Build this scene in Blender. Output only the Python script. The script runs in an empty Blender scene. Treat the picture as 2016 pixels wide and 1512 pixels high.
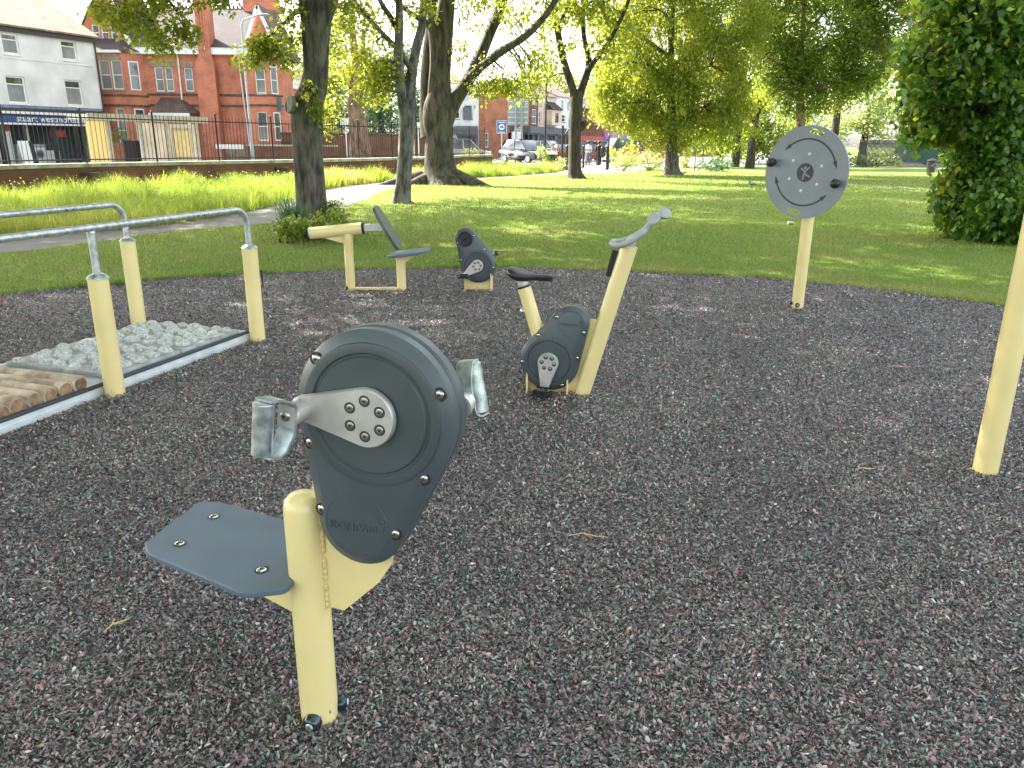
import bpy, math, random
import numpy as np
from mathutils import Vector, Matrix, noise

R = math.radians
PI = math.pi
random.seed(7)
rng = np.random.default_rng(11)
scene = bpy.context.scene
COL = scene.collection

# ------------------------------------------------------------------ camera
H = 1.55
FPX = 1514.0
TH = R(17.45)
ROLL = R(0.55)
cam_data = bpy.data.cameras.new('camera')
cam = bpy.data.objects.new('camera', cam_data)
COL.objects.link(cam)
CM = Matrix.Rotation(PI / 2 - TH, 3, 'X') @ Matrix.Rotation(ROLL, 3, 'Z')
cam.matrix_world = Matrix.Translation((0, 0, H)) @ CM.to_4x4()
cam_data.sensor_width = 36
cam_data.lens = 36 * FPX / 2016
cam_data.clip_start = 0.05
cam_data.clip_end = 1500
scene.camera = cam

# ------------------------------------------------------------------ sky, sun, exposure
SUN_EL = R(40)
SUN_DIR = Vector((-0.80, 0.60, 0)).normalized()
sv = Vector((SUN_DIR.x * math.cos(SUN_EL), SUN_DIR.y * math.cos(SUN_EL), math.sin(SUN_EL)))
world = bpy.data.worlds.new('World')
scene.world = world
world.use_nodes = True
wn = world.node_tree
sky = wn.nodes.new('ShaderNodeTexSky')
sky.sky_type = 'NISHITA'
sky.sun_disc = False
sky.sun_elevation = SUN_EL
sky.sun_rotation = math.atan2(SUN_DIR.x, SUN_DIR.y)
sky.air_density = 1.0
sky.dust_density = 3.0
sky.ozone_density = 1.0
bg = wn.nodes['Background']
bg.inputs['Strength'].default_value = 0.15
hs = wn.nodes.new('ShaderNodeHueSaturation'); hs.inputs['Saturation'].default_value = .38
wn.links.new(sky.outputs[0], hs.inputs['Color']); wn.links.new(hs.outputs[0], bg.inputs['Color'])
sun_data = bpy.data.lights.new('sun', 'SUN')
sun_data.energy = 4.5
sun_data.angle = R(0.5)
sun_data.color = (1.0, 0.93, 0.80)
sun = bpy.data.objects.new('sun', sun_data)
COL.objects.link(sun)
sun.rotation_euler = (-sv).to_track_quat('-Z', 'Y').to_euler()
scene.view_settings.view_transform = 'Standard'
scene.view_settings.look = 'None'
scene.view_settings.exposure = 2.5
scene.view_settings.gamma = 1.0

# ------------------------------------------------------------------ photo pixel <-> world
CP = Vector((0, 0, H))
def ray(px, py):
    return CM @ Vector(((px - 1008) / FPX, -(py - 756) / FPX, -1))
def G(px, py, z=0.0):
    d = ray(px, py)
    return CP + d * ((z - H) / d.z)
def at(px, py, Y):
    d = ray(px, py)
    return CP + d * (Y / d.y)
def ppm(Y, z=1.5):
    q = CM.transposed() @ (Vector((0, Y, z)) - CP)
    return FPX / -q.z

# ------------------------------------------------------------------ mesh helper
class MB:
    def __init__(s, xf=None):
        s.v = []; s.f = []; s.xf = xf
    def V(s, p):
        p = Vector(p)
        if s.xf is not None: p = s.xf @ p
        s.v.append(p); return len(s.v) - 1
    def quad(s, a, b, c, d):
        i = [s.V(p) for p in (a, b, c, d)]; s.f.append(i)
    def poly(s, pts):
        s.f.append([s.V(p) for p in pts])
    def box(s, x0, x1, y0, y1, z0, z1):
        i = [s.V(p) for p in ((x0,y0,z0),(x1,y0,z0),(x1,y1,z0),(x0,y1,z0),(x0,y0,z1),(x1,y0,z1),(x1,y1,z1),(x0,y1,z1))]
        for q in ((0,3,2,1),(4,5,6,7),(0,1,5,4),(1,2,6,5),(2,3,7,6),(3,0,4,7)):
            s.f.append([i[k] for k in q])
        return s
    def bar(s, p0, p1, w, h=None):           # rectangular bar between two points
        h = h or w
        p0 = Vector(p0); p1 = Vector(p1); d = (p1 - p0).normalized()
        up = Vector((0,0,1)) if abs(d.z) < .95 else Vector((0,1,0))
        a = d.cross(up).normalized(); b = a.cross(d).normalized()
        i = []
        for p in (p0, p1):
            for sa, sb in ((-1,-1),(1,-1),(1,1),(-1,1)):
                i.append(s.V(p + a*sa*w/2 + b*sb*h/2))
        for q in ((0,1,2,3),(7,6,5,4),(0,4,5,1),(1,5,6,2),(2,6,7,3),(3,7,4,0)):
            s.f.append([i[k] for k in q])
        return s
    def tube(s, path, rad, n=16, caps=True, wob=None):
        path = [Vector(p) for p in path]
        if not hasattr(rad, '__len__'): rad = [rad] * len(path)
        rings = []; prev = None
        for k, p in enumerate(path):
            if k == 0: d = path[1] - path[0]
            elif k == len(path) - 1: d = path[-1] - path[-2]
            else: d = (path[k+1] - path[k]).normalized() + (path[k] - path[k-1]).normalized()
            d.normalize()
            if prev is None:
                ref = Vector((1,0,0)) if abs(d.x) < .9 else Vector((0,1,0))
                a = (ref - d * ref.dot(d)).normalized()
            else:
                a = (prev - d * prev.dot(d)).normalized()
            prev = a; b = d.cross(a)
            ring = []
            for j in range(n):
                t = 2*PI*j/n; r = rad[k]
                if wob: r *= wob(t, k, p)
                ring.append(s.V(p + (a*math.cos(t) + b*math.sin(t)) * r))
            rings.append(ring)
        for k in range(len(rings) - 1):
            for j in range(n):
                j2 = (j+1) % n
                s.f.append([rings[k][j], rings[k][j2], rings[k+1][j2], rings[k+1][j]])
        if caps:
            s.f.append(rings[0][::-1]); s.f.append(rings[-1][:])
        return s
    def cyl(s, p0, p1, r, n=24, bev=0.0):
        p0 = Vector(p0); p1 = Vector(p1)
        if bev:
            d = (p1 - p0).normalized()
            return s.tube([p0, p0 + d*bev, p1 - d*bev, p1], [r-bev, r, r, r-bev], n)
        return s.tube([p0, p1], r, n)
    def sphere(s, c, r, n=12, m=8, sc=(1,1,1)):
        c = Vector(c); rings = []
        for k in range(m + 1):
            ph = PI*k/m
            if k in (0, m):
                rings.append([s.V(c + Vector((0,0,r*math.cos(ph)*sc[2])))]); continue
            rings.append([s.V(c + Vector((r*math.sin(ph)*math.cos(2*PI*j/n)*sc[0], r*math.sin(ph)*math.sin(2*PI*j/n)*sc[1], r*math.cos(ph)*sc[2]))) for j in range(n)])
        for k in range(m):
            A, B = rings[k], rings[k+1]
            for j in range(n):
                j2 = (j+1) % n
                if len(A) == 1: s.f.append([A[0], B[j], B[j2]])
                elif len(B) == 1: s.f.append([A[j], B[0], A[j2]])
                else: s.f.append([A[j], B[j], B[j2], A[j2]])
        return s
    def loft(s, layers, capA=True, capB=True):   # layers: list of (list of 2D pts, z); ccw seen from +z
        rings = [[s.V((p[0], p[1], z)) for p in pts] for pts, z in layers]
        n = len(rings[0])
        for k in range(len(rings) - 1):
            for j in range(n):
                j2 = (j+1) % n
                s.f.append([rings[k][j], rings[k][j2], rings[k+1][j2], rings[k+1][j]])
        if capA: s.f.append(rings[0][::-1])
        if capB: s.f.append(rings[-1][:])
        return s
    def prism(s, pts, z0, z1, bev=0.0):
        if bev:
            return s.loft([(inset(pts, bev), z0), (pts, z0+bev), (pts, z1-bev), (inset(pts, bev), z1)])
        return s.loft([(pts, z0), (pts, z1)])
    def strip(s, pts, w, t):                    # flat bar bent along 2D pts (xy), width w along z, thickness t
        n = len(pts); P = [Vector(p) for p in pts]; L = []; Q = []
        for k in range(n):
            d = (P[min(k+1, n-1)] - P[max(k-1, 0)]).normalized()
            nn = Vector((-d.y, d.x)) * t/2
            L.append(P[k] + nn); Q.append(P[k] - nn)
        idx = [[s.V((q.x, q.y, z)) for q, z in ((L[k], -w/2), (L[k], w/2), (Q[k], w/2), (Q[k], -w/2))] for k in range(n)]
        for k in range(n - 1):
            for j in range(4):
                j2 = (j+1) % 4
                s.f.append([idx[k][j], idx[k][j2], idx[k+1][j2], idx[k+1][j]])
        s.f.append(idx[0][::-1]); s.f.append(idx[-1][:])
        return s

def inset(pts, d):
    P = [Vector(p[:2]) for p in pts]; n = len(P); out = []
    for k in range(n):
        e1 = (P[k] - P[k-1]); e2 = (P[(k+1) % n] - P[k])
        e1 = e1.normalized() if e1.length > 1e-9 else e2.normalized()
        e2 = e2.normalized() if e2.length > 1e-9 else e1
        n1 = Vector((-e1.y, e1.x)); n2 = Vector((-e2.y, e2.x))
        m = n1 + n2
        m = m.normalized() if m.length > 1e-6 else n1
        c = max(.35, m.dot(n1))
        out.append(tuple(P[k] + m * d / c))
    return out
def circ(x, y, r, n=40):
    return [(x + r*math.cos(2*PI*k/n), y + r*math.sin(2*PI*k/n)) for k in range(n)]
def roundpoly(pts, r, n=5):
    out = []; P = [Vector(p) for p in pts]; N = len(P)
    for k in range(N):
        a = (P[k-1] - P[k]); b = (P[(k+1) % N] - P[k])
        ra = min(r, a.length*.45, b.length*.45)
        p0 = P[k] + a.normalized()*ra; p1 = P[k] + b.normalized()*ra
        for j in range(n + 1):
            t = j/n
            out.append(tuple(p0*(1-t)**2 + P[k]*2*t*(1-t) + p1*t*t))
    return out
def teardrop(c1, r1, c2, r2, n=56):
    pts = []
    for k in range(n*2):
        t = 2*PI*k/(n*2)
        d = Vector((math.cos(t), math.sin(t)))
        pass
    c1 = Vector(c1); c2 = Vector(c2); d = c2 - c1; L = d.length; ang = math.atan2(d.y, d.x)
    al = math.acos((r1 - r2)/L)
    a0 = ang + al; a1 = ang - al + 2*PI
    for k in range(n):
        t = a0 + (a1 - a0)*k/(n-1); pts.append((c1.x + r1*math.cos(t), c1.y + r1*math.sin(t)))
    b0 = ang - al; b1 = ang + al
    m = n//2
    for k in range(m):
        t = b0 + (b1 - b0)*k/(m-1); pts.append((c2.x + r2*math.cos(t), c2.y + r2*math.sin(t)))
    return pts

OFF = {}
def tag(o, label=None, cat=None, group=None, kind=None):
    if label: o['label'] = label
    if cat: o['category'] = cat
    if group: o['group'] = group
    if kind: o['kind'] = kind
    return o
def thing(name, label, cat, loc, group=None, rotz=0.0, local=False):
    o = bpy.data.objects.new(name, None); COL.objects.link(o)
    o.empty_display_size = .2
    o.location = loc; o.rotation_euler = (0, 0, rotz)
    OFF[o.name] = None if local else Vector(loc)
    return tag(o, label, cat, group)
def root_of(o):
    while o.parent: o = o.parent
    return o
def finish(me, mat, smooth=35):
    me.materials.append(mat)
    if smooth:
        me.polygons.foreach_set('use_smooth', [True]*len(me.polygons))
        me.set_sharp_from_angle(angle=R(smooth))
def obj(name, mb, mat, parent=None, smooth=35, base=None, label=None):
    off = Vector((0,0,0))
    if parent is not None:
        o_ = OFF.get(root_of(parent).name)
        if o_ is not None: off = o_
    elif base is not None: off = Vector(base)
    me = bpy.data.meshes.new(name)
    me.from_pydata([tuple(p - off) for p in mb.v], [], mb.f)
    me.validate(verbose=False)
    finish(me, mat, smooth)
    o = bpy.data.objects.new(name, me); COL.objects.link(o)
    if parent is not None: o.parent = parent
    elif base is not None: o.location = off
    if parent is None: OFF[o.name] = off
    if label: o['label'] = label
    return o
def obj_np(name, verts, faces, mat, rnd=None, parent=None, base=None, col=None, smooth=False):
    off = np.zeros(3)
    if parent is not None:
        o_ = OFF.get(root_of(parent).name)
        if o_ is not None: off = np.array(o_)
    elif base is not None: off = np.array(base)
    me = bpy.data.meshes.new(name)
    verts = (verts - off).astype(np.float32)
    nf, k = faces.shape
    me.vertices.add(len(verts)); me.vertices.foreach_set('co', verts.ravel())
    me.loops.add(nf*k); me.loops.foreach_set('vertex_index', faces.astype(np.int32).ravel())
    me.polygons.add(nf)
    me.polygons.foreach_set('loop_start', np.arange(0, nf*k, k, dtype=np.int32))
    me.polygons.foreach_set('loop_total', np.full(nf, k, dtype=np.int32))
    me.update(calc_edges=True)
    if smooth: me.polygons.foreach_set('use_smooth', np.ones(nf, dtype=bool))
    if rnd is not None:
        a = me.attributes.new('rnd', 'FLOAT', 'FACE'); a.data.foreach_set('value', rnd.astype(np.float32))
    if col is not None:
        a = me.attributes.new('tint', 'FLOAT_COLOR', 'FACE')
        c4 = np.ones((nf, 4), dtype=np.float32); c4[:, :3] = col; a.data.foreach_set('color', c4.ravel())
    me.materials.append(mat)
    o = bpy.data.objects.new(name, me); COL.objects.link(o)
    if parent is not None: o.parent = parent
    elif base is not None: o.location = Vector(off)
    return o

# ------------------------------------------------------------------ materials
def new_mat(name):
    m = bpy.data.materials.new(name); m.use_nodes = True
    nt = m.node_tree; b = nt.nodes['Principled BSDF']
    return m, nt, b
def mat(name, col, rough=.5, metal=0.0, var=.12, scale=6.0, bump=0.0, bscale=40.0, spec=None, dirt=None, coat=0.0):
    m, nt, b = new_mat(name)
    N = nt.nodes; L = nt.links
    tc = N.new('ShaderNodeTexCoord'); no = N.new('ShaderNodeTexNoise')
    no.inputs['Scale'].default_value = scale; no.inputs['Detail'].default_value = 6
    L.new(tc.outputs['Object'], no.inputs['Vector'])
    cr = N.new('ShaderNodeValToRGB'); e = cr.color_ramp.elements
    d = dirt or tuple(c*(1-var*1.6) for c in col)
    e[0].position = .33; e[1].position = .68
    e[0].color = (*d, 1); e[1].color = (*[min(1, c*(1+var)) for c in col], 1)
    L.new(no.outputs['Fac'], cr.inputs['Fac']); L.new(cr.outputs[0], b.inputs['Base Color'])
    b.inputs['Roughness'].default_value = rough; b.inputs['Metallic'].default_value = metal
    if spec is not None: b.inputs['Specular IOR Level'].default_value = spec
    if coat: b.inputs['Coat Weight'].default_value = coat; b.inputs['Coat Roughness'].default_value = .12
    if bump:
        n2 = N.new('ShaderNodeTexNoise'); n2.inputs['Scale'].default_value = bscale; n2.inputs['Detail'].default_value = 5
        L.new(tc.outputs['Object'], n2.inputs['Vector'])
        bp = N.new('ShaderNodeBump'); bp.inputs['Strength'].default_value = bump; bp.inputs['Distance'].default_value = .01
        L.new(n2.outputs['Fac'], bp.inputs['Height']); L.new(bp.outputs[0], b.inputs['Normal'])
        mr = N.new('ShaderNodeMapRange'); mr.inputs['To Min'].default_value = max(.02, rough-.1); mr.inputs['To Max'].default_value = min(1, rough+.12)
        L.new(no.outputs['Fac'], mr.inputs['Value']); L.new(mr.outputs[0], b.inputs['Roughness'])
    return m
def brick_mat(name, c1, c2, mortar, scale=1.0, rot=0.0):
    m, nt, b = new_mat(name); N = nt.nodes; L = nt.links
    tc = N.new('ShaderNodeTexCoord'); sp = N.new('ShaderNodeSeparateXYZ'); cb = N.new('ShaderNodeCombineXYZ')
    ad = N.new('ShaderNodeMath'); ad.operation = 'ADD'
    L.new(tc.outputs['Object'], sp.inputs[0]); L.new(sp.outputs[0], ad.inputs[0]); L.new(sp.outputs[1], ad.inputs[1])
    L.new(ad.outputs[0], cb.inputs[0]); L.new(sp.outputs[2], cb.inputs[1])
    br = N.new('ShaderNodeTexBrick')
    br.inputs['Color1'].default_value = (*c1, 1); br.inputs['Color2'].default_value = (*c2, 1); br.inputs['Mortar'].default_value = (*mortar, 1)
    br.inputs['Scale'].default_value = scale; br.inputs['Brick Width'].default_value = .225; br.inputs['Row Height'].default_value = .075
    br.inputs['Mortar Size'].default_value = .008; br.inputs['Bias'].default_value = 0.0
    L.new(cb.outputs[0], br.inputs['Vector'])
    no = N.new('ShaderNodeTexNoise'); no.inputs['Scale'].default_value = 1.3; no.inputs['Detail'].default_value = 8
    L.new(tc.outputs['Object'], no.inputs['Vector'])
    cr = N.new('ShaderNodeValToRGB'); cr.color_ramp.elements[0].position = .3; cr.color_ramp.elements[1].position = .6
    cr.color_ramp.elements[0].color = (.68,.64,.62,1); cr.color_ramp.elements[1].color = (1.08,1.05,1.03,1)
    L.new(no.outputs['Fac'], cr.inputs[0])
    mx = N.new('ShaderNodeMix'); mx.data_type = 'RGBA'; mx.blend_type = 'MULTIPLY'; mx.inputs[0].default_value = 1
    L.new(br.outputs['Color'], mx.inputs[6]); L.new(cr.outputs[0], mx.inputs[7]); L.new(mx.outputs[2], b.inputs['Base Color'])
    b.inputs['Roughness'].default_value = .9
    bp = N.new('ShaderNodeBump'); bp.inputs['Strength'].default_value = .4; bp.inputs['Distance'].default_value = .01; bp.invert = True
    L.new(br.outputs['Fac'], bp.inputs['Height']); L.new(bp.outputs[0], b.inputs['Normal'])
    return m
def tile_mat(name, c1, c2):
    m = brick_mat(name, c1, c2, tuple(c*.45 for c in c1), 1.0)
    for n in m.node_tree.nodes:
        if n.type == 'TEX_BRICK':
            n.inputs['Brick Width'].default_value = .28; n.inputs['Row Height'].default_value = .16; n.inputs['Mortar Size'].default_value = .014
    return m
def leaf_mat(name, cols, trans, tfac=.45, rough=.45):
    m, nt, b = new_mat(name); N = nt.nodes; L = nt.links
    at_ = N.new('ShaderNodeAttribute'); at_.attribute_name = 'rnd'
    cr = N.new('ShaderNodeValToRGB'); els = cr.color_ramp.elements
    els[0].position = 0; els[0].color = (*cols[0], 1); els[1].position = 1; els[1].color = (*cols[-1], 1)
    for i, c in enumerate(cols[1:-1]):
        e = els.new((i+1)/(len(cols)-1)); e.color = (*c, 1)
    L.new(at_.outputs['Fac'], cr.inputs[0]); L.new(cr.outputs[0], b.inputs['Base Color'])
    b.inputs['Roughness'].default_value = rough
    tr = N.new('ShaderNodeBsdfTranslucent')
    mx = N.new('ShaderNodeMix'); mx.data_type = 'RGBA'; mx.inputs[0].default_value = .45
    mx.inputs[7].default_value = (*trans, 1)
    hsv = N.new('ShaderNodeHueSaturation'); hsv.inputs['Value'].default_value = 2.8; hsv.inputs['Hue'].default_value = .470
    L.new(cr.outputs[0], hsv.inputs['Color']); L.new(hsv.outputs[0], mx.inputs[6]); L.new(mx.outputs[2], tr.inputs[0])
    ms = N.new('ShaderNodeMixShader'); ms.inputs[0].default_value = tfac
    L.new(b.outputs[0], ms.inputs[1]); L.new(tr.outputs[0], ms.inputs[2])
    L.new(ms.outputs[0], N['Material Output'].inputs['Surface'])
    return m

M = {}
M['yellow'] = mat('yellow_paint', (.78, .65, .30), .32, 0, .05, 3.0, .05, 250, coat=.25)
M['yellow_old'] = mat('yellow_paint_worn', (.64, .51, .24), .42, 0, .10, 6.0, .08, 200)
def grime(m, zmax=.16):
    nt = m.node_tree; N = nt.nodes; L = nt.links; b = N['Principled BSDF']
    src = b.inputs['Base Color'].links[0].from_socket
    g = N.new('ShaderNodeNewGeometry'); sp = N.new('ShaderNodeSeparateXYZ'); L.new(g.outputs['Position'], sp.inputs[0])
    n = N.new('ShaderNodeTexNoise'); n.inputs['Scale'].default_value = 70; n.inputs['Detail'].default_value = 7; n.inputs['Roughness'].default_value = .7
    mp = N.new('ShaderNodeMapping'); mp.inputs['Scale'].default_value = (1,1,.5); L.new(g.outputs['Position'], mp.inputs[0]); L.new(mp.outputs[0], n.inputs['Vector'])
    th = N.new('ShaderNodeMapRange'); th.inputs['From Min'].default_value = 0; th.inputs['From Max'].default_value = zmax; th.inputs['To Min'].default_value = .55; th.inputs['To Max'].default_value = .73; L.new(sp.outputs[2], th.inputs[0])
    gt = N.new('ShaderNodeMath'); gt.operation = 'SUBTRACT'; L.new(n.outputs['Fac'], gt.inputs[0]); L.new(th.outputs[0], gt.inputs[1])
    mu = N.new('ShaderNodeMath'); mu.operation = 'MULTIPLY'; mu.inputs[1].default_value = 18; mu.use_clamp = True; L.new(gt.outputs[0], mu.inputs[0])
    mx = N.new('ShaderNodeMix'); mx.data_type = 'RGBA'; mx.inputs[7].default_value = (.20,.13,.07,1); L.new(mu.outputs[0], mx.inputs[0]); L.new(src, mx.inputs[6]); L.new(mx.outputs[2], b.inputs['Base Color'])
grime(M['yellow']); grime(M['yellow_old'])
M['case'] = mat('grey_plastic', (.058, .073, .080), .42, 0, .10, 4.0, .12, 900)
M['case_rim'] = mat('grey_plastic_rim', (.068, .087, .095), .34, 0, .08, 5.0, .1, 900)
M['board'] = mat('blue_grey_board', (.085, .125, .165), .5, 0, .07, 8.0, .25, 700)
M['disc'] = mat('light_grey_board', (.205, .235, .27), .45, 0, .05, 5.0, .1, 600)
M['darkgrey'] = mat('dark_grey_line', (.035, .04, .047), .6, 0)
M['black'] = mat('black_rubber', (.016, .018, .02), .38, 0, .1, 12, .1, 300)
M['crank'] = mat('brushed_steel', (.60, .59, .56), .48, .8, .08, 14, .05, 700)
M['galv'] = mat('galvanised_steel', (.55, .60, .60), .38, .85, .28, 38.0, .04, 160, dirt=(.34,.39,.40))
M['steel'] = mat('steel_bolt', (.55, .53, .48), .25, 1, .1, 30)
M['chrome_dark'] = mat('dark_bolt_cap', (.05, .07, .08), .2, .7, .3, 30)
M['rail'] = mat('galvanised_rail', (.50, .54, .53), .42, .75, .22, 30, .1, 200)
M['pebble'] = mat('pale_grey_stone', (.54, .56, .53), .8, 0, .14, 60.0, .1, 400, dirt=(.27,.29,.27))
M['mat_base'] = mat('pale_grey_slab', (.36, .375, .36), .8, 0, .2, 12, .3, 90)
M['alu'] = mat('aluminium_edge', (.58, .62, .62), .5, .0, .1, 8, .1, 90)
M['deck'] = mat('blue_grey_deck', (.26, .30, .36), .5, .1, .1, 6, .1, 90)
M['handlebar'] = mat('grey_handlebar', (.33, .36, .36), .5, 0, .08, 20, .1, 400)
M['white'] = mat('white_paint', (.74, .74, .72), .5, 0, .06, 3)
M['render_grey'] = mat('painted_render', (.66, .655, .63), .85, 0, .12, .7, .3, 30)
M['blueband'] = mat('blue_band', (.17, .24, .32), .8, 0, .2, 2)
M['brick'] = brick_mat('red_brick', (.55, .175, .095), (.46, .135, .07), (.42, .27, .20))
M['brick2'] = brick_mat('orange_brick', (.44, .16, .08), (.36, .12, .06), (.33, .22, .16))
M['brick_dark'] = brick_mat('dark_brick', (.20, .08, .05), (.15, .06, .04), (.16, .12, .09))
M['brick_wall'] = brick_mat('old_wall_brick', (.22, .085, .045), (.15, .065, .035), (.16, .12, .08))
M['stone'] = mat('sandstone', (.30, .23, .15), .9, 0, .25, 3, .3, 40)
M['stone_dark'] = mat('weathered_string_course', (.10, .075, .06), .9, 0, .3, 3, .2, 40)
M['cap'] = mat('wall_coping', (.42, .42, .33), .9, 0, .25, 3, .5, 40, dirt=(.22,.24,.14))
M['tile_dark'] = tile_mat('dark_roof_tiles', (.060, .047, .054), (.042, .033, .038))
M['tile_tan'] = tile_mat('tan_roof_tiles', (.27, .21, .14), (.17, .125, .08))
M['tile_brown'] = tile_mat('brown_roof_tiles', (.13, .09, .072), (.09, .062, .05))
M['glass'] = mat('window_glass', (.09, .11, .12), .06, 0, .5, .8, spec=.9)
M['glass_green'] = mat('window_glass_green', (.06, .085, .07), .06, 0, .6, 1.5, spec=.9)
M['curtain'] = mat('net_curtain', (.24, .25, .235), .8, 0, .2, 1.2)
M['navy'] = mat('navy_sign', (.025, .055, .22), .4, 0, .08, 4)
M['shopblack'] = mat('dark_shop_frame', (.035, .03, .032), .5, 0, .2, 6)
M['ironblack'] = mat('black_iron', (.014, .014, .015), .5, .2, .2, 30)
M['asphalt'] = mat('road_asphalt', (.17, .17, .17), .9, 0, .15, 1.2, .3, 80)
M['paving'] = mat('pale_paving', (.36, .34, .31), .85, 0, .12, 2.0, .2, 60)
M['red'] = mat('red_paint', (.42, .06, .06), .4, 0, .1, 5)
M['pink'] = mat('pink_board', (.62, .14, .22), .5, 0, .1, 5)
M['purple'] = mat('purple_board', (.26, .12, .42), .5, 0, .1, 5)
M['blue_sign'] = mat('blue_sign', (.02, .16, .62), .4, 0, .04, 5)
M['signback'] = mat('grey_sign_back', (.30, .35, .37), .5, .2, .08, 5)
M['cream'] = mat('cream_render', (.60, .50, .38), .85, 0, .1, 1.5)
M['whiteren'] = mat('white_render', (.70, .71, .72), .85, 0, .1, 1.5)
M['greyshop'] = mat('grey_shopfront', (.10, .125, .145), .55, 0, .15, 3)
M['yellowpanel'] = mat('yellow_panel', (.78, .62, .26), .5, 0, .05, 2)
M['shelter'] = mat('shelter_frame', (.36, .35, .29), .6, .1, .15, 5)
M['poster'] = mat('pale_poster', (.62, .55, .47), .5, 0, .16, 2)
M['wood'] = mat('weathered_log', (.47, .39, .29), .8, 0, .25, 9, .5, 50, dirt=(.24,.17,.11))
M['logend'] = mat('log_end_grain', (.28, .18, .10), .85, 0, .4, 16, .5, 60, dirt=(.13,.08,.045))
M['postwood'] = mat('brown_post', (.28, .14, .08), .7, 0, .2, 10)
M['skin'] = mat('skin', (.25, .14, .09), .6, 0)
M['hair'] = mat('black_hair', (.012, .01, .01), .6, 0)
M['greenpanel'] = mat('green_sheet', (.05, .42, .28), .5, 0, .15, 4)
M['tyre'] = mat('tyre_rubber', (.02, .02, .02), .8, 0)
M['lamp'] = mat('headlamp_glass', (.7, .72, .75), .15, 0, spec=.8)
M['taillamp'] = mat('red_lamp', (.5, .02, .02), .2, 0)
M['bin'] = mat('bin_iron', (.03, .03, .028), .55, .2, .2, 20)

def bark_mat(name, c, d, vs=9.0, bump=.6, lichen=None):
    m, nt, b = new_mat(name); N = nt.nodes; L = nt.links
    tc = N.new('ShaderNodeTexCoord'); mp = N.new('ShaderNodeMapping'); mp.inputs['Scale'].default_value = (1, 1, .22)
    L.new(tc.outputs['Object'], mp.inputs[0])
    no = N.new('ShaderNodeTexNoise'); no.inputs['Scale'].default_value = vs; no.inputs['Detail'].default_value = 9; no.inputs['Roughness'].default_value = .62
    L.new(mp.outputs[0], no.inputs['Vector'])
    n3 = N.new('ShaderNodeTexNoise'); n3.inputs['Scale'].default_value = 1.7; n3.inputs['Detail'].default_value = 5
    L.new(tc.outputs['Object'], n3.inputs['Vector'])
    cr = N.new('ShaderNodeValToRGB'); e = cr.color_ramp.elements
    e[0].position = .40; e[0].color = (*[q*.6 for q in d], 1); e[1].position = .60; e[1].color = (*[q*1.15 for q in c], 1)
    L.new(no.outputs['Fac'], cr.inputs[0])
    mx = N.new('ShaderNodeMix'); mx.data_type = 'RGBA'
    mx.inputs[7].default_value = (*(lichen or (c[0]*.8, c[1]*.95, c[2]*.7)), 1)
    r2 = N.new('ShaderNodeMapRange'); r2.inputs['From Min'].default_value = .48; r2.inputs['From Max'].default_value = .68; r2.inputs['To Max'].default_value = .7
    L.new(n3.outputs['Fac'], r2.inputs[0]); L.new(r2.outputs[0], mx.inputs[0])
    L.new(cr.outputs[0], mx.inputs[6]); L.new(mx.outputs[2], b.inputs['Base Color'])
    b.inputs['Roughness'].default_value = .9
    bp = N.new('ShaderNodeBump'); bp.inputs['Strength'].default_value = bump; bp.inputs['Distance'].default_value = .04
    L.new(no.outputs['Fac'], bp.inputs['Height']); L.new(bp.outputs[0], b.inputs['Normal'])
    return m
M['bark'] = bark_mat('grey_bark', (.115, .10, .08), (.05, .042, .034), 11, .9, (.085,.10,.06))
M['bark_beech'] = bark_mat('old_bark', (.085, .072, .054), (.035, .028, .021), 8, 1.0, (.06,.065,.035))
M['bark_pale'] = bark_mat('lichen_bark', (.14, .13, .115), (.05, .045, .038), 14, .9, (.20,.22,.19))
M['bark_dark'] = bark_mat('dark_bark', (.05, .038, .026), (.02, .015, .011), 10, .9)
M['bark_red'] = bark_mat('reddish_bark', (.26, .16, .115), (.13, .075, .055), 6, 1.0, (.20,.15,.11))
M['cutwood'] = mat('cut_wood', (.20, .19, .15), .9, 0, .25, 10)

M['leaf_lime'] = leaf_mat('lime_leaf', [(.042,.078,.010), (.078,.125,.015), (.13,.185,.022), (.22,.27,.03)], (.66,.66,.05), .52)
M['leaf_mid'] = leaf_mat('mid_leaf', [(.034,.065,.011), (.062,.105,.016), (.10,.155,.022), (.16,.21,.03)], (.52,.56,.05), .48)
M['leaf_dark'] = leaf_mat('dark_leaf', [(.030,.062,.013), (.055,.108,.018), (.092,.16,.024), (.14,.215,.032)], (.50,.56,.05), .48, .34)
M['leaf_right'] = leaf_mat('broad_leaf', [(.022,.065,.014), (.040,.11,.02), (.070,.16,.024), (.11,.22,.032)], (.38,.56,.05), .48, .32)
M['leaf_blue'] = leaf_mat('blue_green_leaf', [(.02,.05,.03), (.04,.085,.05), (.06,.12,.06), (.10,.17,.07)], (.22,.36,.12), .35)
M['leaf_bush'] = leaf_mat('bush_leaf', [(.06,.11,.03), (.12,.19,.05), (.20,.27,.09), (.36,.36,.16)], (.50,.55,.15), .4)
M['leaf_copper'] = leaf_mat('copper_leaf', [(.05,.03,.025), (.10,.055,.04), (.16,.09,.06), (.22,.14,.09)], (.38,.22,.12), .4)
M['leaf_red'] = leaf_mat('orange_bush_leaf', [(.12,.07,.02), (.24,.13,.04), (.34,.22,.07), (.30,.32,.06)], (.55,.4,.12), .4)
M['grass'] = leaf_mat('grass_blade', [(.055,.115,.02), (.095,.175,.028), (.145,.225,.04), (.27,.24,.11)], (.44,.54,.08), .4)
M['meadow'] = leaf_mat('meadow_blade', [(.028,.075,.014), (.065,.14,.02), (.135,.215,.028), (.30,.28,.09)], (.50,.58,.06), .42)

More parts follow.
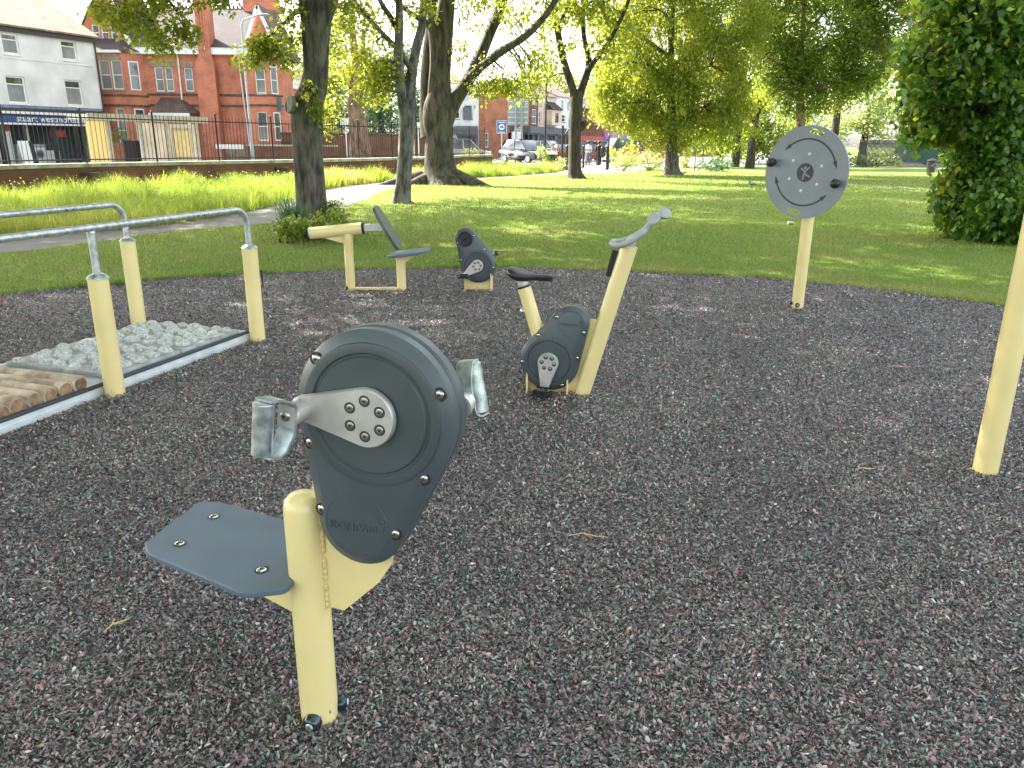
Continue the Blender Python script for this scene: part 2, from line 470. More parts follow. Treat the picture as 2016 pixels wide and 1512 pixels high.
def tint_mat(name, rough=.6, spec=.5):
    m, nt, b = new_mat(name); N = nt.nodes; L = nt.links
    a = N.new('ShaderNodeAttribute'); a.attribute_name = 'tint'
    L.new(a.outputs['Color'], b.inputs['Base Color']); b.inputs['Roughness'].default_value = rough
    b.inputs['Specular IOR Level'].default_value = spec
    return m
M['chip'] = tint_mat('shredded_rubber', .46, .5)
M['litter'] = tint_mat('dry_litter', .8, .3)
M['flower'] = tint_mat('flower_heads', .7, .3)

# lawn material
def lawn_mat():
    m, nt, b = new_mat('lawn_turf'); N = nt.nodes; L = nt.links
    tc = N.new('ShaderNodeTexCoord')
    n1 = N.new('ShaderNodeTexNoise'); n1.inputs['Scale'].default_value = .55; n1.inputs['Detail'].default_value = 8; n1.inputs['Roughness'].default_value = .65
    n2 = N.new('ShaderNodeTexNoise'); n2.inputs['Scale'].default_value = 26; n2.inputs['Detail'].default_value = 6; n2.inputs['Roughness'].default_value = .75
    for n in (n1, n2): L.new(tc.outputs['Object'], n.inputs['Vector'])
    c1 = N.new('ShaderNodeValToRGB'); e = c1.color_ramp.elements
    e[0].position = .35; e[0].color = (.095,.165,.033,1); e[1].position = .62; e[1].color = (.22,.20,.09,1)
    k = e.new(.5); k.color = (.12,.20,.04,1)
    L.new(n1.outputs['Fac'], c1.inputs[0])
    c2 = N.new('ShaderNodeValToRGB'); e = c2.color_ramp.elements
    e[0].position = .3; e[0].color = (.35,.4,.35,1); e[1].position = .68; e[1].color = (1.5,1.4,1.3,1)
    L.new(n2.outputs['Fac'], c2.inputs[0])
    mx = N.new('ShaderNodeMix'); mx.data_type = 'RGBA'; mx.blend_type = 'MULTIPLY'; mx.inputs[0].default_value = 1
    L.new(c1.outputs[0], mx.inputs[6]); L.new(c2.outputs[0], mx.inputs[7]); L.new(mx.outputs[2], b.inputs['Base Color'])
    b.inputs['Roughness'].default_value = .9; b.inputs['Specular IOR Level'].default_value = .15
    bp = N.new('ShaderNodeBump'); bp.inputs['Strength'].default_value = .8; bp.inputs['Distance'].default_value = .04
    L.new(n2.outputs['Fac'], bp.inputs['Height']); L.new(bp.outputs[0], b.inputs['Normal'])
    return m
M['lawn'] = lawn_mat()
def mulch_mat():
    m, nt, b = new_mat('mulch_bed'); N = nt.nodes; L = nt.links
    tc = N.new('ShaderNodeTexCoord'); mp = N.new('ShaderNodeMapping'); mp.inputs['Scale'].default_value = (1, 1.5, 1)
    L.new(tc.outputs['Object'], mp.inputs[0])
    v = N.new('ShaderNodeTexVoronoi'); v.inputs['Scale'].default_value = 75; v.inputs['Randomness'].default_value = 1
    L.new(mp.outputs[0], v.inputs['Vector'])
    sp = N.new('ShaderNodeSeparateColor'); L.new(v.outputs['Color'], sp.inputs[0])
    cr = N.new('ShaderNodeValToRGB'); e = cr.color_ramp.elements
    e[0].position = 0; e[0].color = (.03,.028,.03,1); e[1].position = 1; e[1].color = (.2,.19,.18,1)
    for p, c in ((.35,(.05,.046,.05,1)), (.6,(.08,.085,.08,1)), (.85,(.11,.09,.09,1))):
        k = e.new(p); k.color = c
    L.new(sp.outputs[0], cr.inputs[0]); L.new(cr.outputs[0], b.inputs['Base Color'])
    b.inputs['Roughness'].default_value = .6
    bp = N.new('ShaderNodeBump'); bp.inputs['Strength'].default_value = 1; bp.inputs['Distance'].default_value = .008; bp.invert = True
    L.new(v.outputs['Distance'], bp.inputs['Height']); L.new(bp.outputs[0], b.inputs['Normal'])
    return m
M['mulch'] = mulch_mat()
def path_mat():
    m = mat('path_tarmac', (.15, .14, .135), .9, 0, .2, 3, .5, 60)
    return m
M['path'] = path_mat()

# ------------------------------------------------------------------ ground sheets
def sheet(name, pts, z, m, kind='structure', label=None):
    mb = MB(); mb.poly([(p[0], p[1], z) for p in pts])
    o = obj(name, mb, m, smooth=0); tag(o, label, None, None, kind); return o
mb = MB(); mb.quad((-400,-60,0), (400,-60,0), (400,700,0), (-400,700,0))
tag(obj('lawn', mb, M['lawn'], smooth=0), kind='structure')

EDGE = [(0,582),(100,572),(210,563),(330,550),(500,540),(700,533),(900,529),(1000,528),(1200,532),(1350,540),(1500,548),(1700,567),(1850,585),(2016,608)]
epts = [G(x, y) for x, y in EDGE]
mulch_poly = [(-9,-3),(-10,1),(-8.8,4.2),(-7,6.4)] + [(p.x, p.y) for p in epts] + [(7,5.9),(8.6,3),(9,-3)]
# densify and roughen the edge a little
dense = []
for i in range(len(mulch_poly)):
    a = Vector(mulch_poly[i]); b = Vector(mulch_poly[(i+1) % len(mulch_poly)])
    k = max(1, int((b-a).length/.12))
    for j in range(k):
        p = a.lerp(b, j/k)
        w = noise.noise(Vector((p.x*1.3, p.y*1.3, 0)))*.10 + noise.noise(Vector((p.x*6, p.y*6, 3)))*.035
        dense.append((p.x + w*.3, p.y + w))
sheet('mulch_bed', dense[::-1], .004, M['mulch'])

def pip(P, poly):      # vectorised point in polygon
    x, y = P[:, 0], P[:, 1]; ins = np.zeros(len(P), bool); n = len(poly); j = n-1
    for i in range(n):
        xi, yi = poly[i]; xj, yj = poly[j]
        c = ((yi > y) != (yj > y)) & (x < (xj-xi)*(y-yi)/((yj-yi) + 1e-12) + xi)
        ins ^= c; j = i
    return ins

PU = [(0,467),(292,447),(488,417),(583,393),(639,374),(694,365),(778,358),(850,354),(1000,347),(1090,340),(1112,335)]
PL = [(0,499),(178,478),(349,455),(560,437),(640,420),(722,392),(760,374),(800,363),(860,359),(920,354),(1110,343),(1200,338)]
pu = [(-13,9.6),(-10,11.4)] + [tuple(G(x, y).xy) for x, y in PU]
pl = [(-13,7.2),(-9,9.4)] + [tuple(G(x, y).xy) for x, y in PL]
def smooth_line(pts, n=8):
    out = []
    P = [Vector(p) for p in pts]
    for i in range(len(P)-1):
        p0 = P[max(i-1,0)]; p1 = P[i]; p2 = P[i+1]; p3 = P[min(i+2, len(P)-1)]
        for j in range(n):
            t = j/n
            out.append(.5*((2*p1) + (p2-p0)*t + (2*p0-5*p1+4*p2-p3)*t*t + (3*p1-p0-3*p2+p3)*t**3))
    out.append(P[-1]); return out
pus = smooth_line(pu); pls = smooth_line(pl)
path_poly = [tuple(p) for p in pls] + [tuple(p) for p in pus[::-1]]
sheet('path', path_poly, .004, M['path'])
# paved area at the gate and the far cross path
sheet('gate_paving', [(2.6,42.2),(4.9,41.8),(7.4,45.5),(9.2,53),(16,58),(16,60),(2,60),(1.5,49.6),(2.2,45)], .008, M['paving'])
sheet('cross_path', [(9,45.5),(14,46.2),(20,47),(60,52),(60,53.3),(20,48.3),(14,47.5),(9,47.2)], .006, M['paving'])
c1 = [G(x, y) for x, y in ((1500,353),(1700,362),(2016,384))]; c2 = [G(x, y) for x, y in ((2016,388),(1700,365.5),(1500,355))]
sheet('worn_track', [tuple(p.xy) for p in c1 + c2], .005, M['path'])

# ------------------------------------------------------------------ boundary wall and railings
wall_px = [(0,325),(200,320.5),(400,317),(580,314),(784,310),(870,307),(964,304)]
wl = [Vector((-15.0,14.5,.0))] + [Vector((G(x, y, .85).x, G(x, y, .85).y, 0)) for x, y in wall_px]
wl = [Vector((p.x, p.y, 0)) for p in smooth_line([p.xy for p in wl], 5)]
def ribbon(mb, line, w, z0, z1, side=0.0):
    n = len(line); L = []; Rr = []
    for k in range(n):
        d = (line[min(k+1,n-1)] - line[max(k-1,0)]).normalized(); nn = Vector((-d.y, d.x, 0))
        L.append(line[k] + nn*(w/2+side)); Rr.append(line[k] - nn*(w/2-side))
    for k in range(n-1):
        a, b, c, d = L[k], L[k+1], Rr[k+1], Rr[k]
        z = lambda p, h: (p.x, p.y, h)
        mb.quad(z(d,z1), z(c,z1), z(b,z1), z(a,z1))
        mb.quad(z(d,z0), z(c,z0), z(c,z1), z(d,z1))
        mb.quad(z(b,z0), z(a,z0), z(a,z1), z(b,z1))
    for p, q in ((L[0], Rr[0]), (Rr[-1], L[-1])):
        mb.quad((p.x,p.y,z0), (q.x,q.y,z0), (q.x,q.y,z1), (p.x,p.y,z1))
bw = thing('boundary_wall', 'low old brick wall with pale coping between the tall grass and the road, carrying black railings', 'wall', wl[0])
mb = MB(); ribbon(mb, wl, .34, 0, .74); obj('brickwork', mb, M['brick_wall'], bw, 0)
mb = MB(); ribbon(mb, wl, .44, .742, .85); obj('coping', mb, M['cap'], bw, 0)
# piers with small sloping stone offsets
for px in (545, 650, 165, 345):
    g = min(wl, key=lambda p: abs((CM.transposed() @ (p-CP)).x / -(CM.transposed() @ (p-CP)).z*FPX + 1008 - px))
    mb = MB(); mb.box(g.x+.1, g.x+.42, g.y-.3, g.y+.1, 0, .52); mb.box(g.x+.1, g.x+.5, g.y-.34, g.y+.12, .52, .60)
    obj('buttress', mb, M['stone_dark'], bw, 0)
fence = thing('iron_railings', 'long run of thin black iron railings on top of the low brick wall', 'railings', (wl[0].x, wl[0].y, .85))
# arc-length walk
seg = [(wl[i+1]-wl[i]).length for i in range(len(wl)-1)]; tot = sum(seg)
def walk(s):
    for i, l in enumerate(seg):
        if s <= l: return wl[i].lerp(wl[i+1], s/l), (wl[i+1]-wl[i]).normalized()
        s -= l
    return wl[-1], (wl[-1]-wl[-2]).normalized()
PANEL = 2.35; npan = int(tot/PANEL)
for k in range(npan + 1):
    p, d = walk(min(k*PANEL, tot-.02))
    mb = MB(); mb.box(p.x-.022, p.x+.022, p.y-.022, p.y+.022, .85, 2.33)
    mb.sphere((p.x, p.y, 2.36), .035, 8, 6)
    obj('post', mb, M['ironblack'], fence)
    if k == npan: break
    mb = MB()
    q, _ = walk((k+1)*PANEL)
    for z in (.95, 2.12):
        mb.bar((p.x,p.y,z), (q.x,q.y,z), .03, .035)
    nb = 17
    for j in range(1, nb):
        r_, _ = walk((k + j/nb)*PANEL)
        t = j/nb; r_ = p.lerp(q, t)
        lean = random.uniform(-.012, .012)
        mb.tube([(r_.x, r_.y, .88), (r_.x+lean, r_.y, 2.24), (r_.x+lean, r_.y, 2.29)], [.0085, .0085, .002], 5)
    obj('railing_panel', mb, M['ironblack'], fence)

# ------------------------------------------------------------------ pavement and road beyond the wall
left = [(p.x-.25, p.y+.1) for p in wl]
def wl_off(o):
    out = []
    for k in range(len(wl)):
        d = (wl[min(k+1,len(wl)-1)] - wl[max(k-1,0)]).normalized(); out.append((wl[k].x - d.y*o, wl[k].y + d.x*o))
    return out
sheet('road', wl_off(.3) + [(1.6,52),(3,60),(60,62),(120,70),(120,150),(-120,150),(-60,14)], .004, M['asphalt'])
pv = wl_off(.25); pv2 = wl_off(3.2)
mb = MB()
for k in range(len(pv)-1):
    mb.quad((*pv[k+1],.11), (*pv[k],.11), (*pv2[k],.11), (*pv2[k+1],.11))
    mb.quad((*pv2[k+1],.11), (*pv2[k],.11), (*pv2[k],0), (*pv2[k+1],0))
tag(obj('pavement', mb, M['paving'], smooth=0), kind='structure')
mb = MB(); mb.box(-75, -2, 51.6, 54.7, 0, .12); tag(obj('far_pavement', mb, M['paving'], smooth=0), kind='structure')

# ------------------------------------------------------------------ facade helper
class Facade:
    """vertical plane through O along unit dir d (xy); local u along d, v out toward the viewer."""
    def __init__(s, O, d):
        s.O = Vector((O[0], O[1], 0)); s.d = Vector((d[0], d[1], 0)).normalized(); s.n = Vector((s.d.y, -s.d.x, 0))
    def uz(s, px, py):
        r = ray(px, py); t = (s.O - CP).dot(s.n) / r.dot(s.n); p = CP + r*t
        return (p - s.O).dot(s.d), p.z
    def P(s, u, v, z):
        return s.O + s.d*u + s.n*v + Vector((0,0,z))
    def mat(s):
        m = Matrix.Identity(4)
        m.col[0][:3] = s.d; m.col[1][:3] = -s.n; m.col[2][:3] = (0,0,1); m.col[3][:3] = s.O
        return m   # local x = u, local y = into building, z up
    def rect(s, x0, y0, x1, y1):
        u0, za = s.uz(x0, y0); u1, zb = s.uz(x1, y1)
        _, zc = s.uz((x0+x1)/2, y0); _, zd = s.uz((x0+x1)/2, y1)
        um0, _ = s.uz(x0, (y0+y1)/2); um1, _ = s.uz(x1, (y0+y1)/2)
        return um0, um1, zd, zc
def wall_holes(mb, x0, x1, z0, z1, holes, depth=.16, y=0.0):
    xs = sorted({x0, x1, *[h[0] for h in holes], *[h[1] for h in holes]}); zs = sorted({z0, z1, *[h[2] for h in holes], *[h[3] for h in holes]})
    xs = [x for x in xs if x0 <= x <= x1]; zs = [z for z in zs if z0 <= z <= z1]
    for i in range(len(xs)-1):
        for j in range(len(zs)-1):
            cx = (xs[i]+xs[i+1])/2; cz = (zs[j]+zs[j+1])/2
            if any(h[0] < cx < h[1] and h[2] < cz < h[3] for h in holes): continue
            mb.quad((xs[i],y,zs[j]), (xs[i+1],y,zs[j]), (xs[i+1],y,zs[j+1]), (xs[i],y,zs[j+1]))
    for a, b, c, d in holes:
        mb.quad((a,y,c), (a,y+depth,c), (a,y+depth,d), (a,y,d))
        mb.quad((b,y,d), (b,y+depth,d), (b,y+depth,c), (b,y,c))
        mb.quad((a,y,d), (a,y+depth,d), (b,y+depth,d), (b,y,d))
        mb.quad((a,y,c), (b,y,c), (b,y+depth,c), (a,y+depth,c))
def window(root, xf, r, style='sash', frame='white', pane='glass', curtain=True, y=0.0, depth=.16, fw=.07):
    a, b, c, d = r
    mb = MB(xf); y0 = y + depth - .07; y1 = y + depth + .01
    mb.box(a, a+fw, y0, y1, c, d); mb.box(b-fw, b, y0, y1, c, d)
    mb.box(a+fw, b-fw, y0, y1, d-fw, d); mb.box(a+fw, b-fw, y0, y1, c, c+fw)
    zm = c + (d-c)*(.5 if style == 'sash' else .70)
    mb.box(a+fw, b-fw, y0+.01, y1, zm-.03, zm+.03)
    if style == 'split': mb.box((a+b)/2-.03, (a+b)/2+.03, y0+.012, y1, c+fw, zm-.03)
    f = obj('window', mb, M[frame], root, 0)
    mb = MB(xf); mb.box(a-.05, b+.05, y-.06, y+.05, c-.09, c-.002)
    obj('sill', mb, M['stone' if frame == 'white' and style == 'sash' else frame], f, 0)
    mb = MB(xf); mb.quad((a+fw,y1-.03,c+fw), (b-fw,y1-.03,c+fw), (b-fw,y1-.03,d-fw), (a+fw,y1-.03,d-fw))
    obj('pane', mb, M[pane], f, 0)
    if curtain:
        mb = MB(xf)
        n = 14; yy = y1 - .037
        lo = c + fw if curtain == 'full' else c + fw
        hi = d - fw if curtain == 'full' else zm
        gap = .0 if curtain == 'full' else .0
        xs = [a+fw + (b-a-2*fw)*k/n for k in range(n+1)]
        for k in range(n):
            if curtain == 'sides' and .3 < k/n < .62: continue
            mb.quad((xs[k], yy-.004*(k%2), lo), (xs[k+1], yy-.004*((k+1)%2), lo), (xs[k+1], yy-.004*((k+1)%2), hi), (xs[k], yy-.004*(k%2), hi))
        obj('curtain', mb, M['curtain'], f, 0)
    return f
def text_mb(txt, size, xf, extrude=.01, align='LEFT', bold=0.0, shear=0):
    cu = bpy.data.curves.new('t', 'FONT'); cu.body = txt; cu.size = size; cu.extrude = extrude; cu.align_x = align; cu.offset = bold; cu.shear = shear
    cu.resolution_u = 4
    o = bpy.data.objects.new('t', cu); COL.objects.link(o)
    dg = bpy.context.evaluated_depsgraph_get(); dg.update()
    me = o.evaluated_get(dg).to_mesh()
    mb = MB(xf)
    for v in me.vertices: mb.V(v.co)
    mb.f = [list(p.vertices) for p in me.polygons]
    o.evaluated_get(dg).to_mesh_clear()
    bpy.data.objects.remove(o); bpy.data.curves.remove(cu)
    return mb
UPR = Matrix(((1,0,0,0),(0,0,1,0),(0,1,0,0),(0,0,0,1)))   # text xy -> wall xz, extrude along y
UPR = Matrix(((1,0,0,0),(0,0,-1,0),(0,1,0,0),(0,0,0,1)))

# ------------------------------------------------------------------ corner shop (left)
pa = at(0, 320, 46); pb = at(200, 318, 52)
FS = Facade(pa, (pb-pa))
uR, _ = FS.uz(203, 215)
X = FS.mat()
shop = thing('corner_shop', 'three storey grey rendered building with a navy shop sign at the left edge', 'shop building', FS.P(0,0,0))
uEl, zE = FS.uz(188, 76); _, zE0 = FS.uz(0, 40); zE = (zE+zE0)/2
wins = [FS.rect(4,66,37,106), FS.rect(121,80,151,118), FS.rect(14,150,52,203), FS.rect(130,158,163,208)]
_, zband0 = FS.uz(100, 216); _, zband1 = FS.uz(100, 204)
mb = MB(X); u0 = -6.5
holes = wins + [(u0+1.2, u0+2.4, wins[0][2], wins[0][3]), (u0+1.3, u0+2.5, wins[2][2], wins[2][3])]
wall_holes(mb, u0, uR, min(zband0, wins[2][2]-.5), zE, holes)
mb.quad((uR,0,0), (uR,9,0), (uR,9,zE), (uR,0,zE)); mb.quad((u0,9,0), (u0,0,0), (u0,0,zE), (u0,9,zE))
# gable triangle on the right side
zr = zE + 2.3
mb.poly([(uR,0,zE), (uR,9,zE), (uR,4.2,zr)])
obj('wall', mb, M['render_grey'], shop, 0)
for w in wins: window(shop, X, w, 'split2', 'white', 'glass_green', 'half', fw=.09)
mb = MB(X)
zw = min(wins[2][2], wins[3][2]) - .10; mb.box(u0, uR+.004, -.012, -.003, zw-.55, zw); obj('painted_band', mb, M['blueband'], shop, 0)
mb = MB(X)
for (sx0, sx1, sz0, sz1) in [(-.35, .15, zE, zE)]:
    mb.quad((u0-.2,-.35,zE-.05), (uR+.15,-.35,zE-.05), (uR+.15,4.2,zr+.12), (u0-.2,4.2,zr+.12))
    mb.quad((u0-.2,4.2,zr+.12), (uR+.15,4.2,zr+.12), (uR+.15,9.3,zE-.05), (u0-.2,9.3,zE-.05))
    mb.quad((u0-.2,-.35,zE-.15), (uR+.15,-.35,zE-.15), (uR+.15,-.35,zE-.05), (u0-.2,-.35,zE-.05))
    mb.quad((uR+.15,-.35,zE-.15), (uR+.15,4.2,zr+.02), (uR+.15,4.2,zr+.12), (uR+.15,-.35,zE-.05))
obj('roof', mb, M['tile_tan'], shop, 0)
mb = MB(X); mb.box(u0, uR+.05, -.2, 0, zE-.42, zE-.15); mb.tube([X.inverted() @ FS.P(uR-.02,.08,.2), X.inverted() @ FS.P(uR-.02,.08,zE-.4)], .05, 8)
obj('gutter', mb, M['shopblack'], shop, 0)
# string line
_, zs = FS.uz(100, 122); mb = MB(X); mb.box(u0, uR, -.03, -.001, zs-.04, zs+.04); obj('string_course', mb, M['render_grey'], shop, 0)
# shopfront
s0 = FS.rect(-60, 226, 168, 243)
_, zst = FS.uz(80, 226); _, zsb = FS.uz(80, 243)
mb = MB(X); mb.box(u0, uR-.35, -.22, -.02, zsb, zst); sg = obj('shop_sign', mb, M['navy'], shop, 0)
mb = MB(X); mb.box(u0, uR-.33, -.25, -.03, zsb-.10, zsb-.005); mb.box(u0, uR-.33, -.28, -.03, zst+.005, zst+.14); obj('sign_trim', mb, M['white'], sg, 0)
ua, _ = FS.uz(27, 236); ub, _ = FS.uz(165, 236)
tx = text_mb('stuart westmoreland', .62, None, .012, bold=.004)
xs_ = [v.x for v in tx.v]; w_ = max(xs_)-min(xs_); sx = (ub-ua)/w_; sy = (zst-zsb)*.72/(max(v.y for v in tx.v)-min(v.y for v in tx.v))
tm = MB(X @ Matrix.Translation((ua, -.235, zsb+(zst-zsb)*.17)) @ UPR @ Matrix.Diagonal((sx, sy, 1, 1)))
for v in tx.v: tm.V(v)
tm.f = tx.f
obj('lettering', tm, M['white'], sg, 0)
mb = MB(X); mb.box(u0, uR, -.05, .05, zst+.14, zband0+.02); mb.box(u0, u0+.3, -.06, .1, 0, zsb)
for px in (5, 52, 110, 152): 
    u, _ = FS.uz(px, 290); mb.box(u-.10, u+.10, -.08, .1, 0.0, zsb-.1)
mb.box(uR-.42, uR-.02, -.08, .08, 0, zband0)
obj('shop_frame', mb, M['shopblack'], shop, 0)
mb = MB(X); mb.quad((u0,2.2,0), (uR,2.2,0), (uR,2.2,zsb), (u0,2.2,zsb)); mb.quad((u0,0,zsb-.1), (uR,0,zsb-.1), (uR,2.2,zsb-.1), (u0,2.2,zsb-.1)); mb.quad((u0,0,.02), (uR,0,.02), (uR,2.2,.02), (u0,2.2,.02))
obj('interior', mb, M['greyshop'], shop, 0)
m_, nt_, b_ = new_mat('clear_glass'); b_.inputs['Transmission Weight'].default_value = 1; b_.inputs['Roughness'].default_value = .02; b_.inputs['Base Color'].default_value = (.75,.8,.8,1); b_.inputs['IOR'].default_value = 1.05
M['clear'] = m_
# things in the shop window
def washer(px, py, nm_label):
    u, _ = FS.uz(px, py)
    t = thing('washing_machine', nm_label, 'washing machine', FS.P(u, -.9, .03), 'washing machines in the shop window')
    Xw = Matrix.Translation(FS.P(u,-.9,.0)) @ X.to_3x3().to_4x4()
    mb = MB(Xw); mb.box(-.45, .45, -.3, .4, .03, 1.15); obj('cabinet', mb, M['white'], t)
    mb = MB(Xw); mb.tube([(0,-.34,.6), (0,-.30,.6)], .27, 20); obj('door', mb, M['signback'], t)
    mb = MB(Xw); mb.tube([(0,-.36,.6), (0,-.342,.6)], .18, 20); obj('door_glass', mb, M['glass'], t)
    mb = MB(Xw); mb.box(-.42, .42, -.315, -.302, .98, 1.12); obj('control_panel', mb, M['signback'], t)
washer(68, 300, 'left one of the two white washing machines in the shop window')
washer(91, 300, 'right one of the two white washing machines in the shop window')
def box_thing(name, label, cat, px, v, hw, dp, h, m, grp=None, z=.03):
    u, _ = FS.uz(px, 300); mbx = MB(X); mbx.box(u-hw, u+hw, -v-dp, -v, z, h)
    o = obj(name, mbx, m, base=FS.P(u,-(-v),z)); tag(o, label, cat, grp); return o
mb = MB(X); u, _ = FS.uz(22, 300); mb.box(u-.5, u+.5, .5, .56, .03, 2.6); u2,_ = FS.uz(78, 300); mb.box(u2-.12, u2+.12, .9, 1.0, .03, 2.7)
obj('display_panel', mb, M['white'], shop, 0)
u, _ = FS.uz(28, 270); mb = MB(X); mb.box(u-.14, u+.14, .44, .49, 1.9, 2.45); obj('red_notice', mb, M['red'], shop, 0)
u, _ = FS.uz(122, 250); mb = MB(X); mb.box(u-.55, u+.5, .44, .49, zsb-.75, zsb-.35); obj('red_banner', mb, M['red'], shop, 0)
u, _ = FS.uz(118, 300); tb = MB(X); tb.box(u-.5, u+.5, .7, 1.3, .03, .8); o = obj('display_box', tb, M['white'], base=FS.P(u,-.7,.03)); tag(o, 'pale display box to the right of the washing machines in the shop window', 'display box')
for i, (px, m, lb) in enumerate(((16, 'white', 'white A-board sign standing on the pavement outside the shop'), (32, 'ironblack', 'black A-board sign beside the white one outside the shop'))):
    u, _ = FS.uz(px, 318)
    mb = MB(X @ Matrix.Translation((u, -1.6+.3*i, .12))); mb.bar((0,-.22,0), (0,0,1.25), .6, .04); mb.bar((0,.22,0), (0,0,1.25), .6, .04)
    o = obj('a_board', mb, M[m], base=FS.P(u,1.6-.3*i,.12)); tag(o, lb, 'sign board')

# ------------------------------------------------------------------ red brick house
HY = 55.0
FH = Facade((0, HY), (1, .0))
XH = FH.mat()
house = thing('brick_house', 'large red brick house with dark tiled roof, tall chimney and white sash windows', 'house', (-20, HY, 0))
uL, _ = FH.uz(236, 200); uRr, _ = FH.uz(500, 200); _, zEv = FH.uz(400, 108); _, zFt = FH.uz(400, 95); _, zRid = FH.uz(400, 3)
mids = [FH.rect(305,132,322,180), FH.rect(325,132,341,180), FH.rect(363,133,380,180)]
mb = MB(XH)
wall_holes(mb, uL-1.6, uRr, 0, zEv, mids)
mb.quad((uRr,0,0), (uRr,10,0), (uRr,10,zEv), (uRr,0,zEv))
obj('wall', mb, M['brick'], house, 0)
for w in mids: window(house, XH, w, 'sash', 'white', 'glass', 'half')
mb = MB(XH)
for (a,b,c,d) in ((mids[0][0]-.25, mids[1][1]+.25, mids[0][3]+.0, mids[0][3]+.35), (mids[2][0]-.15, mids[2][1]+.15, mids[2][3], mids[2][3]+.35)):
    mb.box(a, b, -.03, .01, c+.01, d)
obj('lintel', mb, M['stone'], house, 0)
for py in (187, 208):
    _, z = FH.uz(400, py); mb = MB(XH); mb.box(uL-1.6, uRr, -.05, -.002, z-.07, z+.07); obj('string_course', mb, M['stone_dark'], house, 0)
# fascia
mb = MB(XH); mb.box(uL-1.6, uRr+.1, -.42, -.002, zEv, zFt+.02); obj('fascia', mb, M['white'], house, 0)
# main roof: ridge parallel to facade
mb = MB(XH); zr = zRid
x0r = uL-1.8; x1r = uRr+.6
mb.quad((x0r,-.5,zFt+.03), (x1r,-.5,zFt+.03), (x1r-1.0,4.6,zr+.3), (x0r,4.6,zr+.3))
mb.quad((x0r,4.6,zr+.3), (x1r-1.0,4.6,zr+.3), (x1r,10.2,zFt+.03), (x0r,10.2,zFt+.03))
mb.poly([(x1r,-.5,zFt+.03), (x1r,10.2,zFt+.03), (x1r-1.0,4.6,zr+.3)])
obj('roof', mb, M['tile_dark'], house, 0)
# ridge crest spikes
mb = MB(XH)
for k in range(34):
    x = x0r + 2 + k*.28
    if x < x1r-1.2: mb.box(x, x+.14, 4.55, 4.65, zr+.28, zr+.46)
obj('ridge_tiles', mb, M['tile_brown'], house, 0)
# chimney breast and stack
cb0, _ = FH.uz(397, 200); cb1, _ = FH.uz(434, 200); cs0, _ = FH.uz(391, 50); cs1, _ = FH.uz(415, 50); _, zsh = FH.uz(410, 128); _, zst2 = FH.uz(410, 108)
mb = MB(XH)
mb.box(cb0, cb1, -.52, -.002, 0, zsh)
mb.loft([], False, False) if False else None
i = [mb.V(p) for p in ((cb0,-.52,zsh),(cb1,-.52,zsh),(cb1,0,zsh),(cb0,0,zsh),(cs0,-.52,zst2),(cs1,-.52,zst2),(cs1,.5,zst2),(cs0,.5,zst2))]
for q in ((0,1,5,4),(1,2,6,5),(2,3,7,6),(3,0,4,7)): mb.f.append([i[k] for k in q])
mb.box(cs0, cs1, -.52, .55, zst2, zr+1.5)
for k in range(3):
    xx = cs0 + (cs1-cs0)*(.3+.22*k); mb.box(xx-.04, xx+.04, -.57, -.52, zst2+.2, zr+1.3)
obj('chimney', mb, M['brick'], house, 0)
mb = MB(XH); a, _ = FH.uz(452, 10); mb.box(a-.5, a+1.9, 4.2, 5.0, zr, zr+1.3); obj('rear_chimney', mb, M['brick'], house, 0)
# drainpipes
for (x0, x1) in ((349, 362), (468, 488)):
    mb = MB(XH)
    u0_, z0_ = FH.uz(x0, 105); u1_, z1_ = FH.uz(x1, 218)
    mb.tube([(u0_,-.5,z0_+.5), (u0_+.05,-.12,z0_-.1), (u1_,-.12,z1_ if x0 < 400 else .3)], .055, 8)
    obj('drainpipe', mb, M['white'], house)
